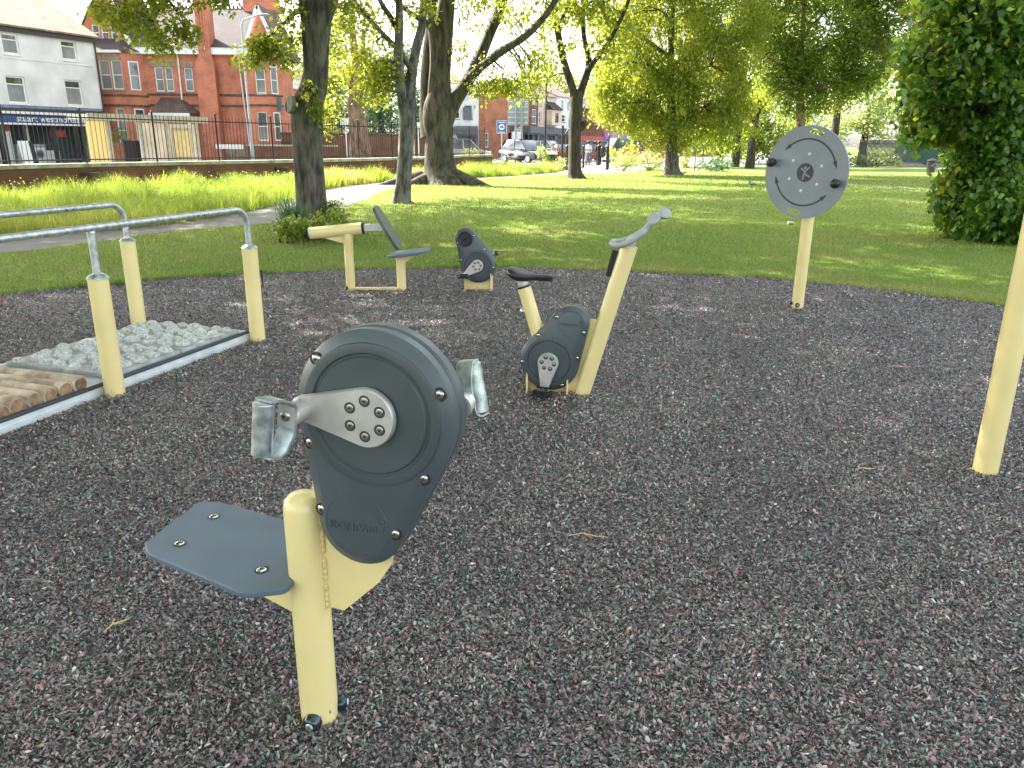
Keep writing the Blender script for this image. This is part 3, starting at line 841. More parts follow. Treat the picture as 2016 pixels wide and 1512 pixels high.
# bays
def bay(pxa, pxb, side, ztop_py, rows, gable=None, proj=1.3, nwin=2, e=.95):
    a, _ = FH.uz(pxa, 200); b, _ = FH.uz(pxb, 200); _, zt = FH.uz((pxa+pxb)/2, ztop_py)
    sc = (HY-proj)/HY; a *= sc; b *= sc; zt = 1.55 + (zt-1.55)*sc
    FB = Facade((0, HY-proj), (1,0)); XB = FB.mat()
    holes = [FB.rect(*r) for r in rows]
    mb = MB(XB); wall_holes(mb, a, b, 0, zt, holes)
    for sgn, xx in ((-1, a), (1, b)):
        if sgn == side or side == 0:
            p0 = (xx,0,0); p1 = (xx+sgn*e, proj, 0)
            if sgn > 0: mb.quad(p0, p1, (p1[0],p1[1],zt), (xx,0,zt))
            else: mb.quad(p1, p0, (xx,0,zt), (p1[0],p1[1],zt))
    br = obj('bay', mb, M['brick'], house, 0)
    for h in holes: window(house, XB, h, 'sash', 'white', 'glass', 'full' if pxa < 300 else 'half')
    mb = MB(XB)
    zz = [1.55+(FH.uz((pxa+pxb)/2, p)[1]-1.55)*sc for p in (187, 207)]
    for z in zz:
        mb = MB(XB); mb.box(a-.02, b+.02, -.05, -.002, z-.06, z+.06)
        sl = Vector((side*e, proj, 0)).normalized() if side else None
        if side:
            nn = Vector((side*proj, -e, 0)).normalized()*.05
            xx = b if side > 0 else a
            q0 = Vector((xx,0,z-.06)) ; q1 = Vector((xx+side*e, proj, z-.06))
            mb.quad(q0+nn, q1+nn, q1+nn+Vector((0,0,.12)), q0+nn+Vector((0,0,.12)))
        obj('bay_band', mb, M['stone_dark'], house, 0)
    mb = MB(XB)
    mb.box(a-.02, b+.02, -.04, -.003, zt-.42, zt-.02)
    obj('bay_band', mb, M['stone'], house, 0)
    # side window on the splay
    for r in rows[:1] + rows[-1:]:
        h = FB.rect(*r); xx = b if side > 0 else a
        if side:
            sp0 = Vector((xx + side*e*.28, proj*.28, 0)); sp1 = Vector((xx + side*e*.72, proj*.72, 0)); nn = Vector((side*proj, -e, 0)).normalized()
            mbw = MB(XB)
            def q(p, o_, z): return p + nn*o_ + Vector((0,0,z))
            mbw.quad(q(sp0,.02,h[2]), q(sp1,.02,h[2]), q(sp1,.02,h[3]), q(sp0,.02,h[3])); f = obj('window', mbw, M['white'], house, 0)
            s0_ = sp0.lerp(sp1,.13); s1_ = sp0.lerp(sp1,.87); mbw = MB(XB); zmid = (h[2]+h[3])/2
            mbw.quad(q(s0_,.03,h[2]+.08), q(s1_,.03,h[2]+.08), q(s1_,.03,zmid-.03), q(s0_,.03,zmid-.03)); mbw.quad(q(s0_,.03,zmid+.03), q(s1_,.03,zmid+.03), q(s1_,.03,h[3]-.08), q(s0_,.03,h[3]-.08))
            obj('pane', mbw, M['glass'], f, 0)
    return FB, XB, a, b, zt, sc
FB, XB, a, b, zt, sc = bay(150, 248, 1, 104, [(196,118,218,176), (220,118,241,176), (195,215,213,300), (232,213,250,300)])
mb = MB(XB); mb.box(a, b+.1, -.3, 0, zt, zt+.16)
obj('bay_gutter', mb, M['white'], house, 0)
mb = MB(XB)
mb.quad((a,-.3,zt+.17), (b+.15,-.3,zt+.17), (b-.4,1.3,zt+1.0), (a,1.3,zt+1.0)); mb.poly([(b+.15,-.3,zt+.17), (b+1.2,1.3,zt+.17), (b-.4,1.3,zt+1.0)])
obj('bay_roof', mb, M['tile_dark'], house, 0)
# left gable above bay
g0, _ = FH.uz(150, 100); g1, _ = FH.uz(256, 95); _, zg0 = FH.uz(250, 92); gx, zgt = FH.uz(205, -30)
gw = [FH.rect(181,48,196,80), FH.rect(199,48,214,79), FH.rect(218,49,233,79)]
mb = MB(XH); _, zgs = FH.uz(220, 44)
wall_holes(mb, gw[0][0]-.5, gw[2][1]+.35, zEv, zgs, gw, y=-.03)
mb.poly([(gw[2][1]+.35,-.03,zEv), (g1,-.03,zEv), (gw[2][1]+.35,-.03,zgs)])
mb.poly([(gw[0][0]-.5,-.03,zgs), (gw[2][1]+.35,-.03,zgs), (gx,-.03,zgt)])
mb.poly([(gw[0][0]-.5,-.03,zEv), (gw[0][0]-.5,-.03,zgs), (g0,-.03,zEv)])
obj('gable', mb, M['brick'], house, 0)
for w in gw: window(house, XH, w, 'sash', 'white', 'glass', False, y=-.03)
mb = MB(XH); mb.bar((g1+.3,-.2,zEv+.1), (gx,-.2,zgt+.2), .12, .22); obj('barge_board', mb, M['white'], house, 0)
mb = MB(XH); mb.quad((g1+.45,-.3,zEv), (g1+.45,5,zEv), (gx,5,zgt+.35), (gx,-.3,zgt+.35)); mb.quad((gx,-.3,zgt+.35), (gx,5,zgt+.35), (g0-.4,5,zEv), (g0-.4,-.3,zEv)); obj('gable_roof', mb, M['tile_brown'], house, 0)
# right bay with tall gable
FB, XB, a, b, zt, sc = bay(490, 527, 1, 118, [(502,128,522,184), (507,220,527,277)], proj=1.4, e=.62)
mb = MB(XB); mb.box(a-.1, b+.1, -.25, 0, zt, zt+.14); obj('bay_gutter', mb, M['white'], house, 0)
mb = MB(XB); mb.quad((a-.1,-.3,zt+.15), (b+.15,-.3,zt+.15), (b-.6,1.4,zt+.7), (a+.2,1.4,zt+.7)); mb.poly([(b+.15,-.3,zt+.15), (b+.85,1.4,zt+.15), (b-.6,1.4,zt+.7)])
obj('bay_roof', mb, M['tile_brown'], house, 0)
ga, _ = FH.uz(486, 100); gb, _ = FH.uz(543, 100); gm, zgm = FH.uz(508, 18)
mb = MB(XH); mb.poly([(ga,-.05,zFt), (gb,-.05,zFt), (gm,-.05,zgm)]); mb.box(ga, gb, -.05, .0, zt*1.02, zFt); obj('gable', mb, M['brick'], house, 0)
mb = MB(XH); mb.bar((ga-.1,-.25,zFt-.1), (gm,-.25,zgm+.15), .1, .2); mb.bar((gb+.3,-.25,zFt-.4), (gm,-.25,zgm+.15), .1, .2); obj('barge_board', mb, M['white'], house, 0)
mb = MB(XH); mb.quad((gb+.4,-.35,zFt-.45), (gb+.4,5,zFt-.45), (gm,5,zgm+.3), (gm,-.35,zgm+.3)); obj('gable_roof', mb, M['tile_brown'], house, 0)
mb = MB(XH); mb.box(uRr, uRr+1.55, .02, .5, 0, zFt); obj('corner_wall', mb, M['brick'], house, 0)
# porch roof
r = FH.rect(292, 192, 370, 222); proj = 1.6
mb = MB(Matrix.Translation((0,-proj,0)) @ XH)
sc = (HY-proj)/HY; ra, rb, rz0, rz1 = r[0]*sc, r[1]*sc, 1.55+(r[2]-1.55)*sc, 1.55+(r[3]-1.55)
mb.quad((ra,0,rz0), (rb,0,rz0), (rb-1.1,proj,rz1), (ra+.2,proj,rz1)); mb.poly([(rb,0,rz0), (rb+.3,proj,rz0), (rb-1.1,proj,rz1)]); mb.poly([(ra,0,rz0), (ra+.2,proj,rz1), (ra-.1,proj,rz0)])
obj('porch_roof', mb, M['tile_brown'], house, 0)
mb = MB(Matrix.Translation((0,-proj,0)) @ XH); mb.box(ra-.05, rb+.05, -.06, .02, rz0-.22, rz0-.01); mb.box(ra, ra+.15, .02, .17, 0, rz0-.22); mb.box(rb-.15, rb, .02, .17, 0, rz0-.22); obj('porch_frame', mb, M['white'], house, 0)
mb = MB(XH); u, z = FH.uz(208, 187); mb.tube([(u,-1.45,z), (u,-1.33,z)], .15, 14); obj('alarm_box', mb, M['white'], house)
# sign on right side of the house
mb = MB(XH); u, z = FH.uz(551, 206); mb.box(u-.3, u+.3, -.6, -.5, z-.45, z+.4); obj('hanging_sign', mb, M['leaf_blue'] if False else M['greyshop'], house, 0)
# plinth
mb = MB(XH); _, zp = FH.uz(440, 287); mb.box(cb1+.01, uRr, -.12, -.003, 0, zp); mb.box(cb1+.01, uRr, -.16, -.003, zp+.002, zp+.1); obj('plinth', mb, M['stone'], house, 0)

# white bench-like rail in front of the house
u, z = FH.uz(452, 290); mb = MB(); p = at(452, 290, 52.5); mb.box(p.x-.9, p.x+.9, p.y-.03, p.y+.03, p.z-.1, p.z+.18); mb.box(p.x-.75, p.x-.68, p.y-.03, p.y+.03, .1, p.z-.1)
tag(obj('name_board', mb, M['white'], base=(p.x,p.y,0)), 'low white street name board in front of the red brick house', 'street sign')

# planter box and shrub in front of the house, black bin
p = at(234, 300, 50)
mb = MB(); mb.box(p.x-1.1, p.x+1.1, p.y-.5, p.y+.5, .1, 1.3); tag(obj('brick_planter', mb, M['brick2'], smooth=0, base=(p.x,p.y,.1)), 'square red brick planter between the shop and the house', 'planter')
p2 = at(262, 300, 49.5); mb = MB(); mb.box(p2.x-.33, p2.x+.33, p2.y-.35, p2.y+.35, .12, 1.35); mb.box(p2.x-.36, p2.x+.36, p2.y-.4, p2.y+.4, 1.35, 1.43)
tag(obj('wheelie_bin', mb, M['ironblack'], base=(p2.x,p2.y,.12)), 'black wheeled bin standing to the right of the brick planter', 'bin')

# ------------------------------------------------------------------ second, distant brick house and garden wall
FD = Facade((0, 82), (1, 0)); XD = FD.mat()
h2 = thing('distant_brick_house', 'far red brick house with grey roof between the large house and the first tree', 'house', (-24, 82, 0))
a, _ = FD.uz(540, 200); b, _ = FD.uz(640, 200); _, z1 = FD.uz(580, 170); _, z2 = FD.uz(580, 139)
w = FD.rect(566,173,577,186)
mb = MB(XD); wall_holes(mb, a, b, 0, z1, [w]); mb.quad((b,0,0),(b,8,0),(b,8,z1),(b,0,z1)); obj('wall', mb, M['brick'], h2, 0)
window(h2, XD, w, 'split', 'white', 'glass', False)
mb = MB(XD); mb.quad((a-.2,-.4,z1-.05),(b+.2,-.4,z1-.05),(b+.2,4,z2+.4),(a-.2,4,z2+.4)); mb.quad((a-.2,4,z2+.4),(b+.2,4,z2+.4),(b+.2,8.4,z1),(a-.2,8.4,z1)); obj('roof', mb, M['tile_dark'], h2, 0)
mb = MB(XD); mb.box(a-.2, b+.2, -.45, -.38, z1-.22, z1-.04); obj('gutter', mb, M['white'], h2, 0)
gw_ = thing('garden_wall', 'long dark red brick garden wall across the road, behind the railings', 'wall', (-16, 60, 0))
pA = at(545, 285, 54.5); pB = at(880, 280, 62); ln = [Vector((pA.x,pA.y,0)), Vector((pB.x,pB.y,0))]
mb = MB(); ribbon(mb, ln, .3, 0, 1.95); obj('brickwork', mb, M['brick_dark'], gw_, 0)
mb = MB(); ribbon(mb, ln, .38, 1.952, 2.05); obj('coping', mb, M['stone_dark'], gw_, 0)
pA = at(488, 290, 53.4); pB = at(665, 290, 54); mb = MB(); ribbon(mb, [Vector((pA.x,pA.y,0)), Vector((pB.x,pB.y,0))], .3, 0, 1.15); l_ = obj('brickwork', mb, M['brick_dark'])
gl = thing('forecourt_wall', 'low red brick forecourt wall with pale coping at the corner of the big house', 'wall', (pA.x, pA.y, 0))
l_.parent = gl; l_.data.transform(Matrix.Translation(-Vector((pA.x,pA.y,0))))
mb = MB(); ribbon(mb, [Vector((pA.x,pA.y,0)), Vector((pB.x,pB.y,0))], .38, 1.152, 1.26); obj('coping', mb, M['cap'], gl, 0)

# ------------------------------------------------------------------ bus shelter
SA = at(172, 300, 28.2); SB = at(402, 300, 32.0)
FB_ = Facade(SA, SB-SA); XS = FB_.mat()
sh = thing('bus_shelter', 'bus shelter with long pale roof beam seen from behind through the railings', 'bus shelter', (SA.x, SA.y, .11))
uA, zt = FB_.uz(172, 222); uB, zt2 = FB_.uz(402, 234); _, zb_ = FB_.uz(172, 231); zt = (zt+zt2)/2
mb = MB(XS); mb.box(uA-.1, uB+.05, -.12, 1.3, zt-.17, zt); mb.box(uA-.1, uB+.05, -.16, -.125, zt-.21, zt+.03); obj('roof', mb, M['shelter'], sh, 0)
mb = MB(XS)
us = [FB_.uz(px, 290)[0] for px in (218, 281, 331, 390)]
for u in us: mb.box(u-.06, u+.06, -.05, .06, .11, zt-.17)
mb.box(us[1], us[3], -.03, .04, .62, .69); obj('frame', mb, M['shelter'], sh, 0)
r0, _ = FB_.uz(176, 290); r1, _ = FB_.uz(212, 290)
mb = MB(XS); mb.box(r0, r1, -.04, .05, .2, zt-.22); obj('end_panel', mb, M['yellowpanel'], sh, 0, label='plain yellow end panel')
mb = MB(XS); mb.box(us[1]+.07, us[2]-.07, -.01, .01, .70, zt-.25); mb.box(us[2]+.07, us[3]-.07, -.01, .012, .70, zt-.25); obj('back_panel', mb, M['poster'], sh, 0)
f0, f1 = us[2]+.2, us[3]-.25
mb = MB(XS); mb.box(f0, f1, -.03, -.013, .8, zt-.4); fr = obj('poster_case', mb, M['shelter'], sh, 0)
mb = MB(XS); mb.box(f0+.08, f1-.08, -.04, -.031, .9, zt-.5); obj('poster', mb, M['yellow_old'], fr, 0)

# ------------------------------------------------------------------ lamp posts and signs
def lamp(name, label, base, h, arm, r0=.09, m='signback', grp=None):
    t = thing(name, label, 'street lamp', base, grp)
    b = Vector(base)
    mb = MB(); mb.tube([b, b+Vector((0,0,1.1)), b+Vector((0,0,1.15)), b+Vector((0,0,h-.4)), b+Vector((arm*.12,0,h-.05)), b+Vector((arm*.85,0,h+.22))], [r0*1.25, r0*1.25, r0*.85, r0*.6, r0*.55, r0*.5], 10); obj('pole', mb, M[m], t)
    e = b + Vector((arm*.9,0,h+.24)); s = 1 if arm > 0 else -1
    mb = MB(); mb.sphere(e + Vector((s*.28,0,0)), .2, 12, 6, (2.0, .8, .4)); obj('lamp_head', mb, M[m], t)
p = at(496, 290, 50); _, = (0,)
ztop = at(474, 30, 50).z
lamp('street_lamp', 'tall grey street lamp in front of the red brick house', (p.x,p.y,.1), ztop-.3, 1.2)
p = at(1073, 290, 62); zt_ = at(1073, 143, 62).z
lamp('street_lamp', 'black street lamp with a short arm left of the forked tree by the gate', (p.x,p.y,0), zt_-.3, 1.0, .1, 'ironblack')
p = at(1107, 290, 56); 
t = thing('lantern_post', 'short black post with a curved bracket arm just left of the forked tree', 'post', (p.x,p.y,0))
mb = MB(); z_ = at(1107,247,56).z; mb.tube([(p.x,p.y,0),(p.x,p.y,z_)], .08, 8); obj('pole', mb, M['ironblack'], t)
mb = MB(); mb.tube([(p.x,p.y,z_-1.2),(p.x+.2,p.y,z_-.6),(p.x+.5,p.y,z_-.05),(p.x+.9,p.y,z_+.2)], .06, 8); obj('bracket', mb, M['ironblack'], t)
p = at(1198, 300, 50)
mb = MB(); mb.tube([(p.x,p.y,0),(p.x,p.y,1.0),(p.x,p.y,at(1198,240,50).z)], [.09,.06,.05], 8)
tag(obj('black_post', mb, M['ironblack'], base=(p.x,p.y,0)), 'tall thin black post at the right side of the park gate', 'post')
# blue parking sign
p = at(988, 250, 52)
t = thing('parking_sign', 'blue road sign with white disc and red emblem on a grey post', 'road sign', (p.x,p.y,0))
mb = MB(); mb.tube([(p.x,p.y,0),(p.x,p.y,p.z+.4)], .04, 8); obj('pole', mb, M['signback'], t)
a = at(978,237,52); b = at(997.5,263,52)
mb = MB(); mb.box(a.x,b.x,p.y-.08,p.y-.05,b.z,a.z); sp_ = obj('sign_plate', mb, M['white'], t, 0)
mb = MB(); mb.box(a.x+.03,b.x-.03,p.y-.095,p.y-.081,b.z+.03,a.z-.03); obj('blue_field', mb, M['blue_sign'], sp_, 0)
cx = (a.x+b.x)/2; cz = (a.z+b.z)/2
mb = MB(); mb.tube([(cx,p.y-.11,cz),(cx,p.y-.097,cz)], .19, 20); obj('white_disc', mb, M['white'], sp_)
mb = MB(); mb.box(cx-.12,cx+.12,p.y-.12,p.y-.111,cz-.05,cz+.02); mb.box(cx-.07,cx+.06,p.y-.12,p.y-.111,cz+.02,cz+.07); obj('car_emblem', mb, M['red'], sp_, 0)
mb = MB(); 
for zz in (a.z-.14, b.z+.06): mb.box(a.x+.12,b.x-.12,p.y-.10,p.y-.0955,zz,zz+.05)
obj('text_line', mb, M['white'], sp_, 0)
# large sign seen from the back
p = at(1020, 220, 66)
t = thing('large_road_sign', 'large grey road sign seen from behind on two poles', 'road sign', (p.x,p.y,0))
a = at(1000,194,66); b = at(1040,247,66)
mb = MB(); mb.box(a.x,b.x,p.y,p.y+.06,b.z,a.z); obj('sign_plate', mb, M['signback'], t, 0)
for k in range(5):
    z = b.z + (a.z-b.z)*(k+.5)/5; mb = MB(); mb.box(a.x+.03,b.x-.03,p.y-.06,p.y-.003,z-.05,z+.03); obj('rib', mb, M['alu'], t, 0)
for px in (1015.5, 1027):
    q = at(px, 220, 66); mb = MB(); mb.tube([(q.x,p.y-.14,0),(q.x,p.y-.14,a.z)], .09, 10); obj('pole', mb, M['signback'], t)
# thin white sign posts beyond the railings near the middle trees
for px, py, lb in ((814, 243, 'small white signpost between the slim tree and the great beech'), (823, 241, 'wider white signpost close to the left edge of the great beech')):
    p = at(px, py, 56); w_ = .06 if px < 820 else .1
    mb = MB(); mb.box(p.x-w_/2,p.x+w_/2,p.y-.05,p.y+.05,0,p.z); mb.box(p.x-.2,p.x+.2,p.y-.07,p.y-.051,p.z-.35,p.z)
    tag(obj('signpost', mb, M['white'], base=(p.x,p.y,0)), lb, 'signpost')
p = at(684, 240, 56); mb = MB(); mb.box(p.x-.5,p.x+.2,p.y,p.y+.05,p.z-.2,p.z+.25); mb.box(p.x-.2,p.x-.12,p.y+.051,p.y+.1,0,p.z)
tag(obj('notice_board', mb, M['white'], base=(p.x,p.y,0)), 'small white notice board left of the reddish trunk beyond the railings', 'notice board')

# ------------------------------------------------------------------ buildings on the right of the road
def simple_house(name, label, cat, pxa, pxb, Ya, Yb, ptop, pridge, wallm, roofm, wins, shop_py=None, shopm=None, extra=None, depth=8, gable=False, txt=None):
    A = at(pxa, 260, Ya); B = at(pxb, 260, Yb); F = Facade(A, B-A); X = F.mat()
    t = thing(name, label, cat, (A.x, A.y, 0))
    L = (Vector((B.x,B.y,0))-Vector((A.x,A.y,0))).length
    zt = F.uz((pxa+pxb)/2, ptop)[1]; zr = F.uz((pxa+pxb)/2, pridge)[1]
    zs = F.uz((pxa+pxb)/2, shop_py)[1] if shop_py else 0.0
    hs = [F.rect(*w) for w in wins]
    mb = MB(X); wall_holes(mb, 0, L, zs, zt, hs)
    mb.quad((L,0,0),(L,depth,0),(L,depth,zt),(L,0,zt)); mb.quad((0,depth,0),(0,0,0),(0,0,zt),(0,depth,zt))
    if gable == 'front': mb.poly([(0,0,zt),(L,0,zt),(L*.55,0,zr)])
    elif gable: mb.poly([(0,0,zt),(0,depth/2,zr),(0,depth,zt)]); mb.poly([(L,0,zt),(L,depth,zt),(L,depth/2,zr)])
    obj('wall', mb, M[wallm], t, 0)
    for h in hs: window(t, X, h, 'sash', 'white', 'glass', False, depth=.12)
    if roofm:
        mb = MB(X)
        if gable == 'front':
            mb.quad((-.1,-.2,zt),(-.1,depth,zt),(L*.55,depth,zr+.1),(L*.55,-.2,zr+.1)); mb.quad((L*.55,-.2,zr+.1),(L*.55,depth,zr+.1),(L+.1,depth,zt),(L+.1,-.2,zt))
        else:
            mb.quad((-.1,-.3,zt),(L+.1,-.3,zt),(L+.1,depth/2,zr+.05),(-.1,depth/2,zr+.05)); mb.quad((-.1,depth/2,zr+.05),(L+.1,depth/2,zr+.05),(L+.1,depth+.3,zt),(-.1,depth+.3,zt))
        obj('roof', mb, M[roofm], t, 0)
    if shop_py:
        mb = MB(X); wall_holes(mb, 0, L, 0, zs-.01, [(L*.06, L*.44, .5, zs-.9), (L*.5, L*.94, .3, zs-.9)], depth=.3, y=-.05); mb.box(0, L, -.25, -.06, zs-.75, zs-.05); sf = obj('shopfront', mb, M[shopm], t, 0)
        mb = MB(X); mb.quad((L*.06,.2,.5),(L*.44,.2,.5),(L*.44,.2,zs-.9),(L*.06,.2,zs-.9)); mb.quad((L*.5,.2,.3),(L*.94,.2,.3),(L*.94,.2,zs-.9),(L*.5,.2,zs-.9)); obj('shop_window', mb, M['glass'], sf, 0)
    if txt:
        s, sz, uu, zz = txt
        tm = text_mb(s, sz, X @ Matrix.Translation((L*uu, -.27, zz)) @ UPR, .01)
        obj('lettering', tm, M['white'], t, 0)
    return t, F, X, L, zt, zs
t, F, X_, L_, zt, zs = simple_house('white_building', 'pale blue white building behind the right side of the great beech', 'shop building', 855, 941.5, 76, 76, 185, 170, 'whiteren', 'tile_dark', [(896,207,905,234),(913,207,930,234)], 248, 'greyshop', depth=7)
mb = MB(X_)
u, z = F.uz(921, 222); mb.box(u-.45, u+.35, -.3, -.1, z-.6, z+.45); obj('hanging_panel', mb, M['greyshop'], t, 0)
for i, ch in enumerate('BAR'):
    tm = text_mb(ch, .9, X_ @ Matrix.Translation((F.uz(889, 270)[0], -.07, 2.6-i*.85)) @ UPR, .01); obj('lettering', tm, M['white'], t, 0)
simple_house('brick_building', 'orange brick gable end building right of the pale blue white one', 'building', 942, 1000, 77, 79, 183, 160, 'brick2', 'tile_brown', [(955,262,962,290)], depth=9, gable='front')
t, F, X_, L_, zt, zs = simple_house('brick_shop', 'brick building with a black and white shopfront behind the large grey road sign', 'shop building', 1000, 1041, 84, 86, 190, 162, 'brick2', 'tile_dark', [(1004,205,1010,225)], 247, 'shopblack', txt=None, gable=True)
tm = text_mb('AP', .75, X_ @ Matrix.Translation((.7, -.27, zs-.65)) @ UPR, .01); obj('lettering', tm, M['white'], t, 0)
mb = MB(X_); u0_, _ = F.uz(1001, 270); u1_, _ = F.uz(1025, 270); mb.box(u0_+.2, u1_, -.3, -.2, .2, 2.6); obj('white_panel', mb, M['white'], t, 0)
simple_house('dark_brick_terrace', 'dark brick terrace house with a steep gable right of the large grey road sign', 'terrace house', 1040, 1059, 88, 90, 186, 152, 'brick_dark', 'tile_brown', [(1047,186,1055,206),(1047,215,1056,244)], 248, 'greyshop', gable=True)
t, F, X_, L_, zt, zs = simple_house('cream_terrace', 'cream terrace house with a bay window and grey shopfront beside the black street lamp', 'terrace house', 1059, 1094, 90, 94, 190, 158, 'cream', 'tile_brown', [(1062,194,1067,208),(1074,195,1079,208),(1061,220,1065,243)], 250, 'greyshop', gable=True)
a, _ = F.uz(1071, 230); b, _ = F.uz(1093, 230); _, z0 = F.uz(1082, 247); _, z1 = F.uz(1082, 217)
mb = MB(X_); mb.box(a+.2, b-.1, -.9, -.01, z0, z1); bb = obj('bay_window', mb, M['cream'], t, 0)
mb = MB(X_); mb.poly([(a,-1.1,z1+.01),(b+.1,-1.1,z1+.01),(b-.3,0,z1+.9),(a+.4,0,z1+.9)]); mb.poly([(b+.1,-1.1,z1+.01),(b+.1,0,z1+.01),(b-.3,0,z1+.9)]); obj('bay_roof', mb, M['tile_dark'], bb, 0)
mb = MB(X_); c_ = (a+b)/2; mb.box(c_-.35, c_+.35, -.95, -.905, z0+.3, z1-.3); obj('bay_pane', mb, M['glass'], bb, 0)
simple_house('white_terrace', 'white terrace house with a small bay left of the forked tree', 'terrace house', 1094, 1135, 94, 100, 192, 165, 'whiteren', 'tile_brown', [(1105,197,1109,212),(1105,226,1113,240),(1117,200,1121,214)], 253, 'greyshop', gable=True)
t, F, X_, L_, zt, zs = simple_house('red_shop', 'low shop with red signs right of the forked tree', 'shop building', 1140, 1187, 98, 100, 215, 190, 'brick_dark', 'tile_dark', [], 268, 'red', gable=True)
t, F, X_, L_, zt, zs = simple_house('purple_shop', 'low shop with purple front right of the red signed shop', 'shop building', 1188, 1240, 100, 103, 215, 190, 'brick2', 'tile_dark', [], 262, 'purple', gable=True)
# chimneys on the terraces are parts of the roofs above
simple_house('long_brick_terrace', 'long low brick range half hidden behind the large drooping tree', 'building', 1240, 1420, 104, 108, 225, 205, 'brick_dark', 'tile_dark', [], None, None, gable=True)

# ------------------------------------------------------------------ cars
def car(label, px, py, Y, rot, paint, grp='cars on the road beyond the gate', L=4.2, Hh=1.5, W=1.78):
    p = at(px, py, Y)
    t = thing('parked_car', label, 'car', (p.x, Y, .01), grp, rotz=rot, local=True)
    hw = W/2
    prof = [(-L/2,.35),(-L/2,.75),(-L/2+.1,.92),(-L*.42,.98),(L*.22,.95),(L*.36,.86),(L/2-.08,.72),(L/2,.55),(L/2-.02,.28),(-L/2+.05,.25)]
    def side(mb, pr, w0, w1=None, zmid=.95):
        n = len(pr); lay = []
        for yy, sc in ((-w0, .96), (-w0+.09, 1.0), (w0-.09, 1.0), (w0, .96)):
            lay.append([mb.V((q[0]*sc, yy, .6+(q[1]-.6)*sc)) for q in pr])
        for k in range(3):
            for j in range(n):
                j2 = (j+1) % n; mb.f.append([lay[k][j], lay[k][j2], lay[k+1][j2], lay[k+1][j]])
        mb.f.append(lay[0][::-1]); mb.f.append(lay[-1][:])
    mb = MB(); side(mb, prof, hw); body = obj('body', mb, M[paint], t, 50)
    g = [(-L*.45,.97),(-L*.36,Hh-.10),(-L*.25,Hh-.03),(L*.02,Hh-.03),(L*.10,Hh-.09),(L*.24,.955)]
    mb = MB(); n = len(g)
    lay = []
    for yy, k_ in ((-hw+.05, 0), (-hw+.24, 1), (hw-.24, 1), (hw-.05, 0)):
        lay.append([mb.V((q[0], yy if q[1] < 1 else (math.copysign(hw-.2, yy) if k_ == 0 else yy*.96), q[1] if k_ or q[1] < 1 else q[1]-.04)) for q in g])
    for k in range(3):
        for j in range(n-1): mb.f.append([lay[k][j], lay[k][j+1], lay[k+1][j+1], lay[k+1][j]])
    mb.f.append(lay[0][::-1]); mb.f.append(lay[-1][:])
    obj('windows', mb, M['glass'], t, 50)
    mb = MB(); mb.box(-L*.33, L*.06, -hw+.23, hw-.23, Hh-.035, Hh); 
    for sy in (-1, 1):
        mb.bar((L*.07, sy*(hw-.22), Hh-.05), (L*.25, sy*(hw-.08), .96), .06); mb.bar((-L*.32, sy*(hw-.22), Hh-.06), (-L*.45, sy*(hw-.09), .97), .12); mb.bar((-L*.08, sy*(hw-.18), Hh-.05), (-L*.07, sy*(hw-.06), .97), .07)
    obj('roof', mb, M[paint], t, 50)
    for sx in (-L*.31, L*.31):
        for sy in (-1, 1):
            mb = MB(); mb.tube([(sx, sy*(hw-.2), .32), (sx, sy*(hw+.01), .32)], .32, 18); w = obj('wheel', mb, M['tyre'], t)
            mb = MB(); mb.tube([(sx, sy*(hw+.011), .32), (sx, sy*(hw+.02), .32)], .2, 14); obj('rim', mb, M['alu'], w)
    for sy in (-1, 1):
        mb = MB(); mb.sphere((L/2-.12, sy*(hw-.3), .70), .13, 10, 6, (.7,1.4,.7)); obj('headlight', mb, M['lamp'], t)
        mb = MB(); mb.box(-L/2-.0, -L/2+.12, sy*(hw-.28)-.12, sy*(hw-.28)+.12, .72, .92); obj('taillight', mb, M['taillamp'], t)
        mb = MB(); mb.sphere((L*.16, sy*(hw+.08), 1.0), .1, 8, 6, (.7,1,.7)); obj('mirror', mb, M[paint], t)
    mb = MB(); mb.box(L/2-.03, L/2+.012, -.26, .26, .38, .50); obj('number_plate', mb, M['white'], t, 0)
    mb = MB(); mb.box(L/2-.05, L/2+.006, -.5, .5, .52, .66); obj('grille', mb, M['black'], t, 0)
    return t
M['car_white'] = mat('car_silver', (.50,.53,.55), .2, .5, .03, 3, coat=.8)
M['car_black'] = mat('car_black', (.012,.014,.018), .15, .1, .05, 3, coat=.9)
M['car_blue'] = mat('car_blue_grey', (.10,.14,.22), .2, .5, .03, 3, coat=.8)
M['car_orange'] = mat('car_dark_bronze', (.16,.06,.02), .25, .4, .03, 3, coat=.8)
M['car_red'] = mat('car_dark_red', (.28,.03,.03), .2, .3, .03, 3, coat=.8)
car('silver blue car driving right behind the great beech trunk', 920, 290, 70, R(0), 'car_white', Hh=1.78)
car('black and silver car facing the gate beside the blue sign', 1032, 293, 64, R(-48), 'car_black', L=4.4, Hh=1.78)
car('dark blue grey car between the great beech and the blue sign', 962, 290, 84, R(5), 'car_blue', Hh=1.75)
car('silver car half hidden behind the black street lamp', 1078, 290, 73, R(-30), 'car_white', Hh=1.72)
car('dark bronze car seen from behind left of the forked tree', 1106, 290, 67, R(100), 'car_orange')
car('dark red car behind the two people at the gate', 1158, 290, 70, R(20), 'car_red', Hh=1.72)
car('silver car right of the two people at the gate', 1184, 290, 75, R(10), 'car_white', Hh=1.75)
car('dark car behind the black street lamp and the leafy plants', 1060, 290, 82, R(-170), 'car_black', Hh=1.75)
car('dark car just right of the forked tree trunk', 1150, 290, 84, R(-10), 'car_blue')
car('pale van like car at the right, behind the bushes', 1243, 290, 66, R(12), 'car_white', L=4.8, Hh=1.95)

